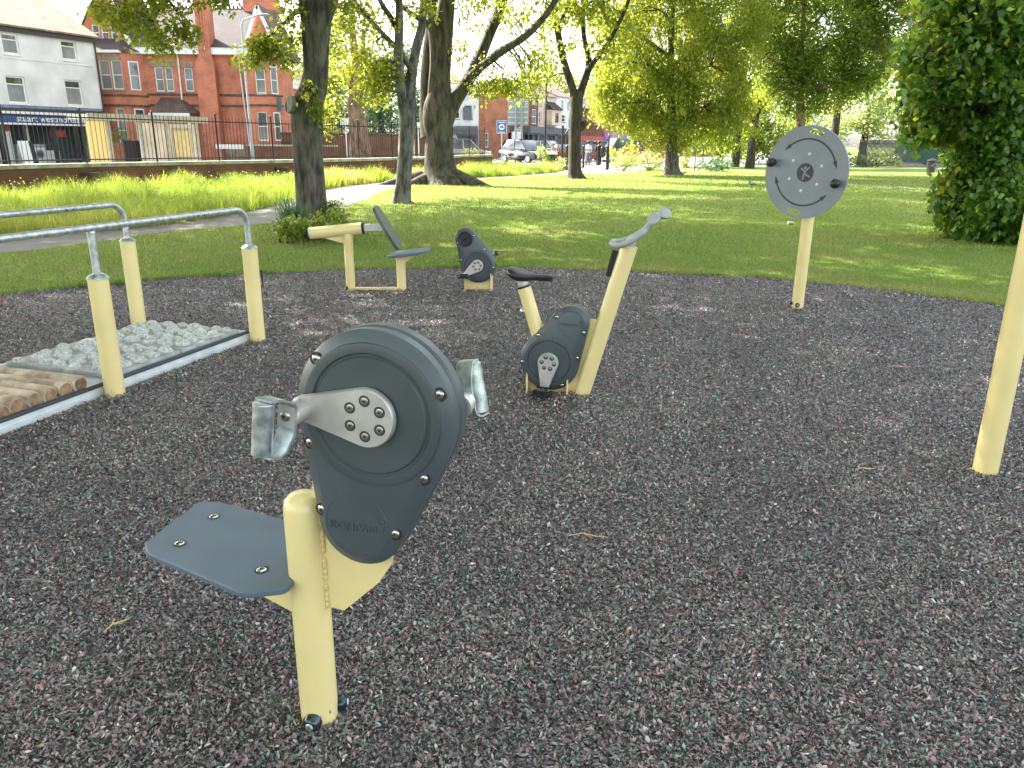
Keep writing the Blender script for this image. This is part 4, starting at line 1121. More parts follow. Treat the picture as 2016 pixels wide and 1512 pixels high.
# ------------------------------------------------------------------ people (continuous skinned bodies)
def person(label, px, Y, rot, top, legs, skirt=False, bag=False, h=1.66):
    p = at(px, 300, Y)
    t = thing('person', label, 'person', (p.x, Y, .01), 'people at the park gate', rotz=rot, local=True)
    J = [(0,0,.92),(0,0,1.12),(0,0,1.34),(0,0,1.44),(0,0,1.50),(0,.01,1.60),
         (.17,0,1.38),(.23,.02,1.13),(.22,-.10,.93),(-.17,0,1.38),(-.23,.02,1.13),(-.20,-.10,.93),
         (.09,0,.88),(.10,-.05,.48),(.10,.04,.08),(.10,-.10,.03),(-.09,0,.88),(-.10,.06,.48),(-.10,.16,.08),(-.10,.04,.03),
         (.21,-.13,.86),(-.19,-.13,.86)]
    rad = [.15,.13,.15,.09,.05,.085, .065,.045,.032,.065,.045,.032, .09,.06,.042,.035,.09,.06,.042,.035,.03,.03]
    E_ = [(0,1),(1,2),(2,3),(3,4),(4,5),(2,6),(6,7),(7,8),(8,20),(2,9),(9,10),(10,11),(11,21),(0,12),(12,13),(13,14),(14,15),(0,16),(16,17),(17,18),(18,19)]
    sc = h/1.70
    me = bpy.data.meshes.new('body'); me.from_pydata([tuple(c*sc for c in j) for j in J], E_, [])
    o = bpy.data.objects.new('body', me); COL.objects.link(o); o.parent = t
    sk = o.modifiers.new('s', 'SKIN'); me.skin_vertices.new() if not me.skin_vertices else None
    for v, r in zip(me.skin_vertices[0].data, rad): v.radius = (r*sc, r*sc*.85)
    me.skin_vertices[0].data[0].use_root = True
    ss = o.modifiers.new('u', 'SUBSURF'); ss.levels = 1; ss.render_levels = 1
    me.materials.append(M['skin'])
    # clothing shells
    mb = MB(); mb.tube([(0,0,.86*sc),(0,0,1.05*sc),(0,0,1.3*sc),(0,0,1.42*sc),(0,0,1.46*sc)], [.19,.165,.19,.14,.07], 14, wob=lambda a,k,p: 1+.05*math.sin(3*a))
    for s in (1,-1): mb.tube([(s*.14,0,1.39*sc),(s*.2,.01,1.28*sc),(s*.235,.02,1.13*sc),(s*.225,-.08,.97*sc)], [.08,.075,.065,.055], 10)
    obj('top', mb, M[top], t)
    mb = MB()
    if skirt: mb.tube([(0,0,.95*sc),(0,0,.6*sc),(0,.03,.16)], [.17,.22,.27], 16, wob=lambda a,k,p: 1+.06*math.sin(7*a))
    else:
        for s, dy in ((1,-.05),(-1,.06)): mb.tube([(s*.09,0,.95*sc),(s*.10,dy,.48*sc),(s*.10,dy*2,.08)], [.12,.09,.075], 10)
    obj('skirt' if skirt else 'trousers', mb, M[legs], t)
    mb = MB(); mb.sphere((0,.02,1.63*sc), .108, 12, 8, (1,1.05,1.1)); obj('hair', mb, M['hair'], t)
    mb = MB()
    for s in (-1,1): mb.sphere((s*.10,-.06+(.12 if s<0 else 0),.04), .06, 8, 6, (.8,1.7,.65))
    obj('shoe', mb, M['black'], t)
    return t
M['print'] = mat('patterned_cloth', (.16,.17,.22), .9, 0, .9, 9)
M['maroon'] = mat('maroon_cloth', (.10,.035,.06), .9, 0, .3, 8)
M['cloth_dark'] = mat('dark_cloth', (.02,.025,.035), .9)
M['cloth_white'] = mat('white_cloth', (.55,.58,.65), .9)
person('person in white top and patterned skirt walking away at the gate', 1158, 59, R(180), 'cloth_white', 'print', skirt=True)
pt = person('person in maroon top and dark trousers standing right at the gate', 1179, 58, R(190), 'maroon', 'cloth_dark')
p = at(1187, 305, 57.6); mb = MB(); mb.sphere((p.x, p.y, .95), .3, 12, 8, (.8,.5,1.35)); mb.tube([(p.x-.1,p.y,1.2),(p.x-.15,p.y,1.45),(p.x-.02,p.y,1.3)], .02, 6)
tag(obj('shopping_bag', mb, M['black'], base=(p.x,p.y,.55)), 'large black bag held by the person in the maroon top', 'bag')

# ------------------------------------------------------------------ gate area furniture
def bollard(px, py, lb, h=1.25):
    g = G(px, py); t = thing('gate_post', lb, 'gate post', g, 'black iron gate posts')
    mb = MB(); mb.tube([g, g+Vector((0,0,h*.12)), g+Vector((0,0,h*.14)), g+Vector((0,0,h))], [.10,.10,.075,.075], 10); obj('shaft', mb, M['ironblack'], t)
    mb = MB(); mb.sphere(g+Vector((0,0,h+.08)), .10, 10, 8); obj('finial', mb, M['ironblack'], t)
bollard(1115.5, 335, 'black gate post immediately left of the forked tree')
bollard(1148, 331, 'black gate post immediately right of the forked tree')
bollard(1194.5, 335, 'black gate post at the right end, beside the light bushes')
bollard(1177, 326, 'black gate post in front of the person in the maroon top')
def gate(pxa, pya, pxb, pyb, lb, n=9, h=1.1):
    a = G(pxa, pya); b = G(pxb, pyb); t = thing('iron_gate', lb, 'gate', a, 'iron gates')
    mb = MB(); up = Vector((0,0,h))
    mb.bar(a+up, b+up, .05); mb.bar(a+up*.78, b+up*.78, .03); mb.bar(a+up*.12, b+up*.12, .05); mb.bar(a, a+up, .05); mb.bar(b, b+up, .05)
    obj('frame', mb, M['ironblack'], t, 0)
    mb = MB()
    for k in range(1, n): q = a.lerp(b, k/n); mb.tube([q+up*.12, q+up], .014, 5)
    obj('bars', mb, M['ironblack'], t, 0)
gate(1149, 329, 1176, 326, 'black iron gate leaf standing between the two people')
gate(997, 316, 1030, 317, 'low black iron fence panel in front of the black and silver car', 10, .8)
gate(1031, 318, 1058, 322, 'second low black fence panel nearer the litter bin', 8, .8)
gate(1367, 335, 1383, 324, 'black iron side gate to the right of the large drooping tree', 8, 1.3)
def bin_(px, py, h, r, lb, lid='galv'):
    g = G(px, py); t = thing('litter_bin', lb, 'litter bin', g, 'round iron litter bins')
    mb = MB(); mb.tube([g+Vector((0,0,.03)), g+Vector((0,0,h*.8))], [r*.86, r], 20, wob=lambda a,k,p: 1+.03*(1 if int(a*20/PI) % 2 else -1)); obj('drum', mb, M['bin'], t, 0)
    mb = MB(); mb.tube([g+Vector((0,0,h*.8)), g+Vector((0,0,h*.86)), g+Vector((0,0,h*.95)), g+Vector((0,0,h))], [r*1.12,r*1.12,r*.7,r*.15], 20); obj('lid', mb, M[lid] , t)
bin_(1086, 334, 1.08, .30, 'black round litter bin left of the forked tree')
bin_(1831, 341, .85, .27, 'black round litter bin standing on the sunny lawn at the right', 'bin')
# low brick wall and green fence at the far right
pA = at(1225, 300, 58); pB = at(1262, 300, 58); bwl = thing('brick_bed_wall', 'short orange brick wall behind the light bushes', 'wall', (pA.x,pA.y,0))
mb = MB(); ribbon(mb, [Vector((pA.x,pA.y,0)), Vector((pB.x,pB.y,0))], .3, 0, 1.3); obj('brickwork', mb, M['brick2'], bwl, 0)
gf = thing('green_fence', 'dark palisade fence with a bright green screen at the far side of the lawn', 'fence', (at(1700,295,62).x, 62, 0))
a = at(1692, 290, 60); b = at(1900, 290, 63); mb = MB(); n = 90
for k in range(n+1):
    q = a.lerp(b, k/n); mb.box(q.x-.03,q.x+.03,q.y-.015,q.y+.015,.05,1.95)
for z in (.3,1.7): mb.bar((a.x,a.y+.05,z),(b.x,b.y+.05,z),.04)
obj('palisade', mb, M['ironblack'], gf, 0)
a2 = at(1762, 290, 63.5); b2 = at(1850, 290, 64.5); mb = MB(); mb.bar((a2.x,a2.y,1.15),(b2.x,b2.y,1.15),.08,1.7); obj('green_screen', mb, M['greenpanel'], gf, 0)

# ------------------------------------------------------------------ pigeons and can
def pigeon(px, py, rot, lb):
    g = G(px, py); t = thing('pigeon', lb, 'bird', g, 'pigeons on the lawn', rotz=rot, local=True)
    J = [(.10,0,.30),(.075,0,.25),(.04,0,.17),(-.05,0,.155),(-.13,0,.13),(-.20,0,.12),(0,.025,.08),(0,.025,.01),(.03,.025,.005),(0,-.025,.08),(0,-.025,.01),(.03,-.025,.005)]
    rad = [.026,.022,.05,.06,.035,.015,.014,.006,.005,.014,.006,.005]
    E_ = [(0,1),(1,2),(2,3),(3,4),(4,5),(3,6),(6,7),(7,8),(3,9),(9,10),(10,11)]
    me = bpy.data.meshes.new('body'); me.from_pydata(J, E_, []); o = bpy.data.objects.new('body', me); COL.objects.link(o); o.parent = t
    o.modifiers.new('s', 'SKIN')
    if not me.skin_vertices: me.skin_vertices.new()
    for v, r in zip(me.skin_vertices[0].data, rad): v.radius = (r, r)
    me.skin_vertices[0].data[3].use_root = True
    ss = o.modifiers.new('u', 'SUBSURF'); ss.levels = 2; ss.render_levels = 2
    me.materials.append(M['pigeon'])
    mb = MB(); mb.tube([(.122,0,.298),(.152,0,.288)], [.007,.002], 6); obj('beak', mb, M['black'], t)
    for s in (-1,1):
        mb = MB(); mb.sphere((-.06, s*.052, .165), .06, 10, 8, (1.9,.3,.75)); obj('wing', mb, M['pigeon_wing'], t)
M['pigeon'] = mat('pigeon_grey', (.10,.12,.15), .7, 0, .3, 20); M['pigeon_wing'] = mat('pigeon_wing_grey', (.20,.22,.25), .7, 0, .3, 20)
pigeon(1373, 354, R(20), 'grey pigeon on the grass nearer the large drooping tree')
pigeon(1478, 370, R(165), 'grey pigeon on the grass just left of the turning disc')
g = G(1556, 443) ; t = thing('drink_can', 'small empty silver drink can lying on the grass under the turning disc', 'can', g)
mb = MB(); c = g+Vector((0,0,.033)); mb.tube([c+Vector((-.06,0,0)), c+Vector((-.052,0,0)), c+Vector((.052,.02,0)), c+Vector((.06,.022,0))], [.026,.033,.033,.026], 16); obj('body', mb, M['galv'], t)
g = G(-9, 604); mb = MB(); mb.tube([g, g+Vector((0,0,.3)), g+Vector((-.03,0,.9))], [.065,.06,.055], 14); tag(obj('brown_post', mb, M['postwood'], base=g), 'short brown post cut off by the left edge of the picture', 'post')

# ================================================================== FITNESS EQUIPMENT
def frame(O, a, n):          # local x = a, y = up, z = n (outward)
    a = Vector(a).normalized(); n = Vector(n).normalized(); b = n.cross(a)
    m = Matrix.Identity(4)
    m.col[0][:3] = a; m.col[1][:3] = b; m.col[2][:3] = n; m.col[3][:3] = O
    return m
def screw(root, X, x, y, z, r=.011, m='steel', recess=True):
    mb = MB(X); mb.tube([(x,y,z-.002),(x,y,z+.001),(x,y,z+.0035),(x,y,z+.0045)], [r*1.1,r*1.05,r*.8,r*.45], 18)
    s = obj('screw', mb, M[m], root)
    if not recess: return
    mb = MB(X); mb.tube([(x,y,z-.003),(x,y,z+.0006)], r*1.5, 20); obj('screw_recess', mb, M['black'], s, 0)
    mb = MB(X); mb.tube([(x,y,z+.0042),(x,y,z+.0052)], r*.32, 6); obj('socket', mb, M['black'], s, 0)
def crank(root, X, cx, cy, ang, L, z, R1=.071, r2=.028, thick=.016):
    e = (cx+L*math.cos(ang), cy+L*math.sin(ang))
    pts = teardrop((cx,cy), R1, e, r2, 40)
    mb = MB(X); mb.loft([(pts, z), (pts, z+thick*.75), (inset(pts,.003), z+thick)]); c = obj('crank_arm', mb, M['crank'], root, 40)
    for k in range(6):
        a = ang + R(30) + k*PI/3; x = cx+R1*.60*math.cos(a); y = cy+R1*.60*math.sin(a)
        mb = MB(X); mb.tube([(x,y,z+thick-.0005),(x,y,z+thick+.0006)], .0138, 20); obj('bolt_recess', mb, M['darkgrey'], c, 0)
        mb = MB(X); mb.tube([(x,y,z+thick+.0005),(x,y,z+thick+.0018),(x,y,z+thick+.0024)], [.0092,.0085,.006], 16); b = obj('bolt', mb, M['steel'], c)
        mb = MB(X); mb.tube([(x,y,z+thick+.0022),(x,y,z+thick+.003)], .0034, 6); obj('bolt_socket', mb, M['black'], c, 0)
    return c, e
def casing(root, X, R1, c2, r2, half=.062, screws=(), label=True, cup=False, groove=.145, detail=True):
    """big circle centred on local origin, small lobe at c2; front at z=+half, rear at z=-half"""
    pts = teardrop((0,0), R1, c2, r2, 90)
    mb = MB(X)
    mb.loft([(inset(pts,.006), .0035), (pts, .010), (pts, half*.62), (inset(pts,.006), half*.74), (inset(pts,.030), half*.93), (inset(pts,.034), half*.96)])
    fc = obj('front_cover', mb, M['case_rim'], root, 28)
    mb = MB(X)
    mb.loft([(inset(pts,.034), -half*.96), (inset(pts,.030), -half*.93), (inset(pts,.006), -half*.74), (pts, -half*.62), (pts, -.010), (inset(pts,.006), -.0035)])
    rc = obj('rear_cover', mb, M['case_rim'], root, 28)
    mb = MB(X); mb.loft([(inset(pts,.012), -.0036), (inset(pts,.012), .0036)]); obj('seam', mb, M['black'], root, 28)
    R0 = R1-.030
    zf = half*.96
    mb = MB(X)
    mb.loft([(circ(0,0,R0+.004,72), zf-.004), (circ(0,0,R0+.002,72), zf+.004), (circ(0,0,R0-.002,72), zf+.0055), (circ(0,0,groove+.006,72), zf+.0055), (circ(0,0,groove+.002,72), zf+.0005), (circ(0,0,groove-.002,72), zf+.0005), (circ(0,0,groove-.007,72), zf+.0065)])
    obj('round_cover', mb, M['case'], fc, 28)
    mb = MB(X); mb.loft([(circ(0,0,groove,60), -zf-.006), (circ(0,0,groove+.003,60), -zf+.002)]); obj('round_cover', mb, M['case'], rc, 28)
    lr = r2-.030
    C2 = c2
    if not cup:
        n = 72; ring = []
        mb = MB(X); a = [(C2[0]+lr*math.cos(2*PI*k/n), C2[1]+lr*math.sin(2*PI*k/n), zf) for k in range(n+1)]
        mb.tube(a, .0014, 6, caps=False); lb_ = obj('label_ring', mb, M['case_rim'], fc)
        if label:
            w = lr*1.72
            tx = text_mb('KOMPAN', .03, None, .0022)
            xs_ = [v.x for v in tx.v]; x0 = min(xs_); sx = w*.86/(max(xs_)-x0)
            tm = MB(X @ Matrix.Translation((C2[0]-w*.5, C2[1]-.014, zf+.0008)) @ Matrix.Diagonal((sx, sx*.95, 1, 1)))
            for v in tx.v: tm.V(v - Vector((x0,0,0)))
            tm.f = tx.f; obj('lettering', tm, M['case_rim'], fc, 0)
            mb = MB(X); ex = C2[0]+w*.47; ey = C2[1]+.006   # small jumping figure emblem
            for q in (((0,-.016),(.002,.004)),((.002,.004),(-.012,.014)),((.002,.004),(.016,.010)),((0,-.016),(-.006,-.022))):
                mb.bar((ex+q[0][0],ey+q[0][1],zf+.001),(ex+q[1][0],ey+q[1][1],zf+.001),.0035)
            mb.sphere((ex+.003,ey+.016,zf+.001), .0035, 8, 6); obj('emblem', mb, M['case_rim'], fc, 0)
    else:
        mb = MB(X); mb.loft([(circ(C2[0],C2[1],lr+.002,40), zf-.003), (circ(C2[0],C2[1],lr,40), zf+.008), (circ(C2[0],C2[1],lr-.012,40), zf+.010), (circ(C2[0],C2[1],lr-.022,40), zf-.02+.021)]); cu = obj('cup_ring', mb, M['black'], fc, 30)
        mb = MB(X); mb.tube([(C2[0]-.02,C2[1]-.012,zf+.012),(C2[0]+.03,C2[1]+.012,zf+.012)], .006, 8); obj('strap', mb, M['chrome_dark'], cu)
    for (sx, sy) in screws: screw(root, X, sx, sy, half*.86)
    return zf

def rim_screws(R1, c2, r2):
    d = Vector(c2); u = d.normalized(); v = Vector((-u.y, u.x)); out = []
    for s, al in ((1, 122), (-1, 122)):
        p = (u*math.cos(R(al)) + v*s*math.sin(R(al)))*(R1-.018); out.append((p.x, p.y))
    for s in (1, -1):
        for t in (.40, .97):
            off = (R1*(1-t) + r2*t) - .016
            p = d*t + v*s*off*.99; out.append((p.x, p.y))
    return out

# ---------------- foreground arm bike
PX, PY = -.53, 1.78
arm = thing('arm_bike', 'large grey teardrop arm cycling machine on a pale yellow post in the foreground', 'fitness machine', (PX, PY, 0))
aa = R(17); A_ = Vector((math.cos(aa), -math.sin(aa), 0)); N_ = Vector((-math.sin(aa), -math.cos(aa), 0))
mb = MB(); mb.tube([(PX,PY,-.02),(PX,PY,.60),(PX,PY,.655),(PX,PY,.676),(PX,PY,.690),(PX,PY,.695)], [.051,.051,.051,.0475,.035,.012], 48); obj('post', mb, M['yellow'], arm, 50)
hubc = Vector((PX,PY,0)) + A_*.233 + Vector((0,0,.948))
XA = frame(hubc, A_, N_)
C2 = (-.052, -.288); R1 = .200; r2 = .114
zf = casing(arm, XA, R1, C2, r2, .058, rim_screws(R1, C2, r2))
c_, e = crank(arm, XA, 0, .003, R(178), .162, zf+.012, .071, .030, .017)
mb = MB(XA); mb.tube([(0,0,zf),(0,0,zf+.012)], .045, 24); obj('axle', mb, M['crank'], arm)
mb = MB(XA); mb.tube([(e[0],e[1],zf+.01),(e[0],e[1],zf+.078),(e[0],e[1],zf+.082)], [.027,.026,.022], 28); obj('handle_shaft', mb, M['crank'], arm)
# handle: galvanised tube + folded strap; local frame with y along the handle
def handle(root, X, px, py, pz, tilt, out=1):
    SW = Matrix(((0,0,1,0),(0,1,0,0),(-1,0,0,0),(0,0,0,1)))
    XH_ = X @ Matrix.Translation((px,py,pz)) @ Matrix.Rotation(tilt,4,'Z') @ SW @ Matrix(((.80,0,0,0),(0,1.04,0,0),((.55 if out > 0 else -.2),0,1,0),(0,0,0,1)))
    XG = X @ Matrix.Translation((px,py,pz)) @ Matrix.Rotation(tilt,4,'Z') @ SW @ Matrix.Translation((.012,0,-.033 if out > 0 else .012))
    mb = MB(XG); mb.tube([(-.058,-.084,0),(-.058,-.082,0),(-.058,.040,0),(-.058,.042,0)], [.021,.0235,.0235,.021], 28); g = obj('grip', mb, M['galv'], root)
    mb = MB(XH_)
    loop = [(-.060,.045),(-.036,.046),(-.014,.040),(-.003,.030),(.0,.012),(.0,-.018),(-.002,-.034),(-.010,-.056),(-.020,-.076),(-.034,-.088),(-.058,-.087)]
    mb.strip(smooth2(loop), .042, .005); obj('strap', mb, M['galv'], g, 40)
    mb = MB(XH_); mb.box(-.0058, -.0027, -.024, .026, -.020, .020); pl_ = obj('mount_plate', mb, M['crank'], g, 0)
    mb = MB(XH_); mb.tube([(-.0058,.001,0),(-.009,.001,0),(-.011,.001,0)], [.0115,.011,.007], 18); sc = obj('screw', mb, M['steel'], g)
    mb = MB(XH_); mb.tube([(-.0108,.001,0),(-.0116,.001,0)], .004, 6); obj('socket', mb, M['black'], g)
def smooth2(pts, n=4): return [tuple(p) for p in smooth_line(pts, n)]
handle(arm, XA, e[0], e[1], zf+.084, R(-8))
# rear crank, shaft and handle
mb = MB(XA); pts = teardrop((0,0), .071, (.170,.0), .030, 40); mb.loft([(pts, -zf-.028), (pts, -zf-.011)]); obj('crank_arm', mb, M['crank'], arm, 40)
mb = MB(XA); mb.tube([(.170,.0,-zf-.01),(.170,.0,-zf-.056)], .026, 24); obj('handle_shaft', mb, M['crank'], arm)
XR = XA @ Matrix.Translation((.170,0,-zf-.058)) @ Matrix.Rotation(PI,4,'Y')
handle(arm, XR, 0, 0, 0, R(170), -1)
# bracket plate in the casing mid-plane: polygon in (distance from post axis, height)
XP = frame(Vector((PX,PY,0)), A_, N_)
mb = MB(XP); poly = [(.045,.375),(.10,.372),(.205,.475),(.245,.54),(.255,.66),(.24,.80),(.15,.99),(.075,.95),(.045,.86),(.030,.69)]
mb.prism(poly[::-1][::-1], -.004, .004, .0012); obj('bracket', mb, M['yellow'], arm, 30)
mb = MB(XP)
for k in range(17):
    z = .385 + k*.016 + random.uniform(-.003,.003)
    if k % 5 == 4: continue
    mb.sphere((.0535, z, .007), .0068, 8, 6, (1,1.6,1))
obj('weld', mb, M['yellow_old'], arm)
# seat plate
SZ = .47
seat_px = [(392,986),(438,988),(562,1022),(596,1085),(583,1134),(566,1158),(478,1168),(430,1148),(288,1088),(284,1068)]
sp_ = [G(x, y, SZ) for x, y in seat_px]
sp2 = roundpoly([(p.x, p.y) for p in sp_][::-1], .022, 4)
ar = sum(sp2[i][0]*sp2[(i+1)%len(sp2)][1]-sp2[(i+1)%len(sp2)][0]*sp2[i][1] for i in range(len(sp2)))
if ar < 0: sp2 = sp2[::-1]
mb = MB(); mb.loft([(inset(sp2,.004), SZ-.019), (sp2, SZ-.015), (sp2, SZ-.004), (inset(sp2,.004), SZ)]); st = obj('seat', mb, M['board'], arm, 30)
for x, y in ((421,1017),(354,1070),(515,1122)):
    g = G(x, y, SZ); screw(arm, Matrix.Translation((0,0,SZ)), g.x, g.y, .0005, .0125)
mb = MB(XP); mb.prism([(-.36,.449),(-.36,.425),(-.13,.36),(-.045,.33),(-.045,.449)], -.003, .003); obj('seat_bracket', mb, M['yellow'], arm, 30)
u = XP @ Vector((-.24,.447,0)); mb = MB(XP); mb.box(-.33,-.12,.443,.449,-.06,.06); obj('seat_plate', mb, M['yellow'], arm, 0)
# base bolts
def cap_bolt(root, pos, d, r=.024):
    pos = Vector(pos); d = Vector(d).normalized()
    mb = MB(); mb.tube([pos, pos+d*.012, pos+d*.022, pos+d*.027], [r*1.05, r*1.1, r*.9, r*.55], 20); b = obj('bolt_cap', mb, M['chrome_dark'], root)
    mb = MB(); mb.tube([pos+d*.027, pos+d*.031], [r*.5, r*.4], 8); obj('bolt_head', mb, M['galv'], b)
cap_bolt(arm, (PX-.004, PY-.048, .033), (-.25,-1,0))
cap_bolt(arm, (PX+.046, PY+.02, .036), (1,.15,0), .022)

# ---------------- exercise bike
b0 = G(1142, 780)
bike = thing('exercise_bike', 'upright outdoor exercise bike with black saddle and grey handlebar in the middle of the surface', 'fitness machine', b0)
ba = R(14); Ab = Vector((math.cos(ba), -math.sin(ba), 0)); Nb = Vector((-math.sin(ba), -math.cos(ba), 0))
top = Vector((b0.x, b0.y, 0)) + Ab*.262; tz = .968
mb = MB(); mb.tube([(b0.x,b0.y,-.02), (top.x, top.y, tz)], .0505, 32); obj('front_post', mb, M['yellow'], bike)
XBk = frame(Vector((b0.x,b0.y,0)), Ab, Nb)
def loc(px, py):   # local (x, z) in the frame's mid-plane
    r = ray(px, py); n = Nb; t = (b0 - CP).dot(n) / r.dot(n); p = CP + r*t; return (p-b0).dot(Ab), p.z
hub = loc(1084, 708)
XC = frame(Vector((b0.x,b0.y,0)) + Ab*hub[0] + Vector((0,0,hub[1])), Ab, Nb)
lob = loc(1127, 634); C2 = (lob[0]-hub[0], lob[1]-hub[1])
zf = casing(bike, XC, .190, C2, .110, .062, rim_screws(.190, C2, .110), groove=.135)
c_, e = crank(bike, XC, 0, 0, R(-97), .175, zf+.012, .066, .024, .016)
mb = MB(XC); mb.tube([(0,0,zf),(0,0,zf+.012)], .045, 24); obj('axle', mb, M['crank'], bike)
def pedal(root, X, x, y, z, s):
    mb = MB(X); mb.tube([(x,y,z),(x,y,z+s*.11)], .009, 10); p = obj('pedal', mb, M['black'], root)
    mb = MB(X)
    for oy in (-.034, .034): mb.bar((x-.045,y+oy*.4,z+s*.02),(x+.045,y+oy*.4,z+s*.02),.012); mb.bar((x-.05,y+oy*.35,z+s*.10),(x+.05,y+oy*.35,z+s*.10),.012)
    for ox in (-.048, -.016, .016, .048): mb.bar((x+ox,y-.012,z+s*.015),(x+ox,y-.012,z+s*.105),.011,.02)
    mb.tube([(x,y,z+s*.02),(x,y,z+s*.1)], .018, 10); obj('pedal_tread', mb, M['black'], p, 0)
pedal(bike, XC, e[0], e[1], zf+.02, 1)
mb = MB(XC); pts = teardrop((0,0), .066, (.02,.175), .024, 40); mb.loft([(pts, -zf-.028), (pts, -zf-.011)]); obj('crank_arm', mb, M['crank'], bike, 40)
pedal(bike, XC, .02, .175, -zf-.02, -1)
# bracket plates
q = lambda px, py: loc(px, py)
mb = MB(XBk); L_ = [(-.33,0),(-.33,.18),(-.22,.5),(.02,.545),(.155,.545),(.02,.0)]
L_ = [q(1036,777), q(1035,700), q(1065,640), q(1165,628), q(1178,630), q(1142,770), q(1120,779)]
mb.prism(L_[::-1], -.004, .004); obj('bracket', mb, M['yellow'], bike, 30)
for px in (1041, 1119):
    x, _ = q(px, 778); mb = MB(XBk); mb.box(x-.005, x+.005, -.02, .16, -.06, .06); obj('foot_plate', mb, M['yellow'], bike, 0)
# seat tube, post and saddle
s0 = q(1066, 680); s1 = q(1032, 566); s2 = q(1029, 552)
P3 = lambda s, z=0: XBk @ Vector((s[0], s[1], z))
mb = MB(); mb.tube([P3(s0), P3(s1)], .043, 28); obj('seat_tube', mb, M['yellow'], bike)
s1b = (s1[0]-.004, s1[1]+.012); mb = MB(); mb.tube([P3(s1), P3(s1b)], .045, 24); obj('seat_collar', mb, M['black'], bike)
s2 = q(1026, 538); mb = MB(); mb.tube([P3(s1b), P3(s2)], .032, 24); obj('seat_post', mb, M['crank'], bike)
kz = q(1050, 615); mb = MB(); mb.tube([P3((kz[0]-.03,kz[1])), P3((kz[0]-.06,kz[1]+.005))], .01, 10); mb.sphere(P3((kz[0]-.066,kz[1]+.005)), .022, 12, 8); obj('knob', mb, M['galv'], bike)
# saddle: loft of cross sections from nose (right) to tail (left)
sx0, sz0 = q(1000, 530); sx1, sz1 = q(1088, 541)
mb = MB(XBk); secs = []
prof = [(0.0,.03,.020,.010),(0.04,.072,.030,.020),(.14,.098,.032,.036),(.30,.100,.026,.042),(.45,.075,.018,.036),(.60,.045,.012,.028),(.78,.034,.010,.028),(.92,.030,.008,.034),(.985,.024,.004,.034),(1.0,.010,-.004,.024)]
n = 20; rings = []
for t_, w, up, dn in prof:
    x = sx0 + (sx1-sx0)*t_; zc = sz0-.012 + (sz1-sz0)*t_*0.75 - (.012*math.sin(t_*PI))
    ring = []
    for j in range(n):
        a = 2*PI*j/n; cy = math.cos(a); sy = math.sin(a)
        yy = (up if sy > 0 else dn)*math.copysign(abs(sy)**.8, sy)
        ring.append(mb.V((x, zc+yy, w*math.copysign(abs(cy)**.8, cy))))
    rings.append(ring)
for k in range(len(rings)-1):
    for j in range(n): j2 = (j+1) % n; mb.f.append([rings[k][j], rings[k][j2], rings[k+1][j2], rings[k+1][j]])
mb.f.append(rings[0][::-1]); mb.f.append(rings[-1][:])
sd = obj('saddle', mb, M['black'], bike, 60)
x, z = q(1074, 549); mb = MB(XBk); mb.box(x-.04, x+.045, z-.012, z+.008, -.022, .022); obj('nose_block', mb, M['black'], sd, 0)
# console plate on the post
x0, z0 = q(1219, 494); x1, z1 = q(1205, 545)
mb = MB(); mb.tube([P3((x0-.004,z0)), P3((x1-.004,z1))], .012, 10); pa_ = P3((x0-.006,z0)); pb_ = P3((x1-.006,z1)); 
mb.bar(pa_, pb_, .07, .018); obj('console', mb, M['black'], bike, 40)
# handlebar: closed rear loop, two arms rising to round pads
def hb(px, py, z): s = q(px, py); return P3(s, z)
y_ = .15
pad1 = hb(1302, 423, 0) ; 
def hl(x, z, s): return P3((x, z), s)
c0 = q(1205, 478); c1_ = q(1245, 470); c2_ = q(1272, 450); c3 = q(1296, 428)
for s in (1, -1):
    path = [hl(c0[0]-.0, c0[1], 0), hl(c0[0]+.008, c0[1]+.002, s*.05), hl(c0[0]+.05, c0[1]-.002, s*.115), hl(c1_[0]+.0, c1_[1]+.00, s*.15), hl(c2_[0]-.01, c2_[1]-.012, s*.145), hl(c2_[0]+.01, c2_[1]+.012, s*.13), hl(c3[0] - s*.02, c3[1] - s*.006, s*.13)]
    pp = []; 
    P_ = path
    for i in range(len(P_)-1):
        p0 = P_[max(i-1,0)]; p1 = P_[i]; p2 = P_[i+1]; p3 = P_[min(i+2,len(P_)-1)]
        for j in range(5):
            t_ = j/5; pp.append(.5*((2*p1)+(p2-p0)*t_+(2*p0-5*p1+4*p2-p3)*t_*t_+(3*p1-p0-3*p2+p3)*t_**3))
    pp.append(P_[-1])
    mb = MB(); mb.tube(pp, .018, 16); hbr = obj('handlebar', mb, M['handlebar'], bike)
    d = (P_[-1]-P_[-2]).normalized(); dd = (Nb*s*.35 - Vector((0,0,1))*.0 + Ab*.35 + Vector((0,0,.75))).normalized() if False else (Nb*.75*1 + Vector((0,0,.5)) + Ab*(-.25)).normalized()
    if s < 0: dd = (Nb*.55 + Vector((0,0,.55)) + Ab*(.2)).normalized()
    c = P_[-1] + d*.01
    mb = MB(); mb.tube([c-dd*.024, c-dd*.012, c+dd*.008, c+dd*.014], [.016,.030,.039,.032], 24); obj('elbow_pad', mb, M['handlebar'], hbr, 50)
mb = MB(); mb.tube([P3((q(1240,478)[0], tz-.01)), P3((q(1243,470)[0], tz+.02))], .03, 16); mb.tube([hl(c1_[0]-.02, c1_[1]-.004, .15), hl(c1_[0]-.02, c1_[1]-.004, -.15)], .014, 12); obj('handlebar_mount', mb, M['handlebar'], bike)

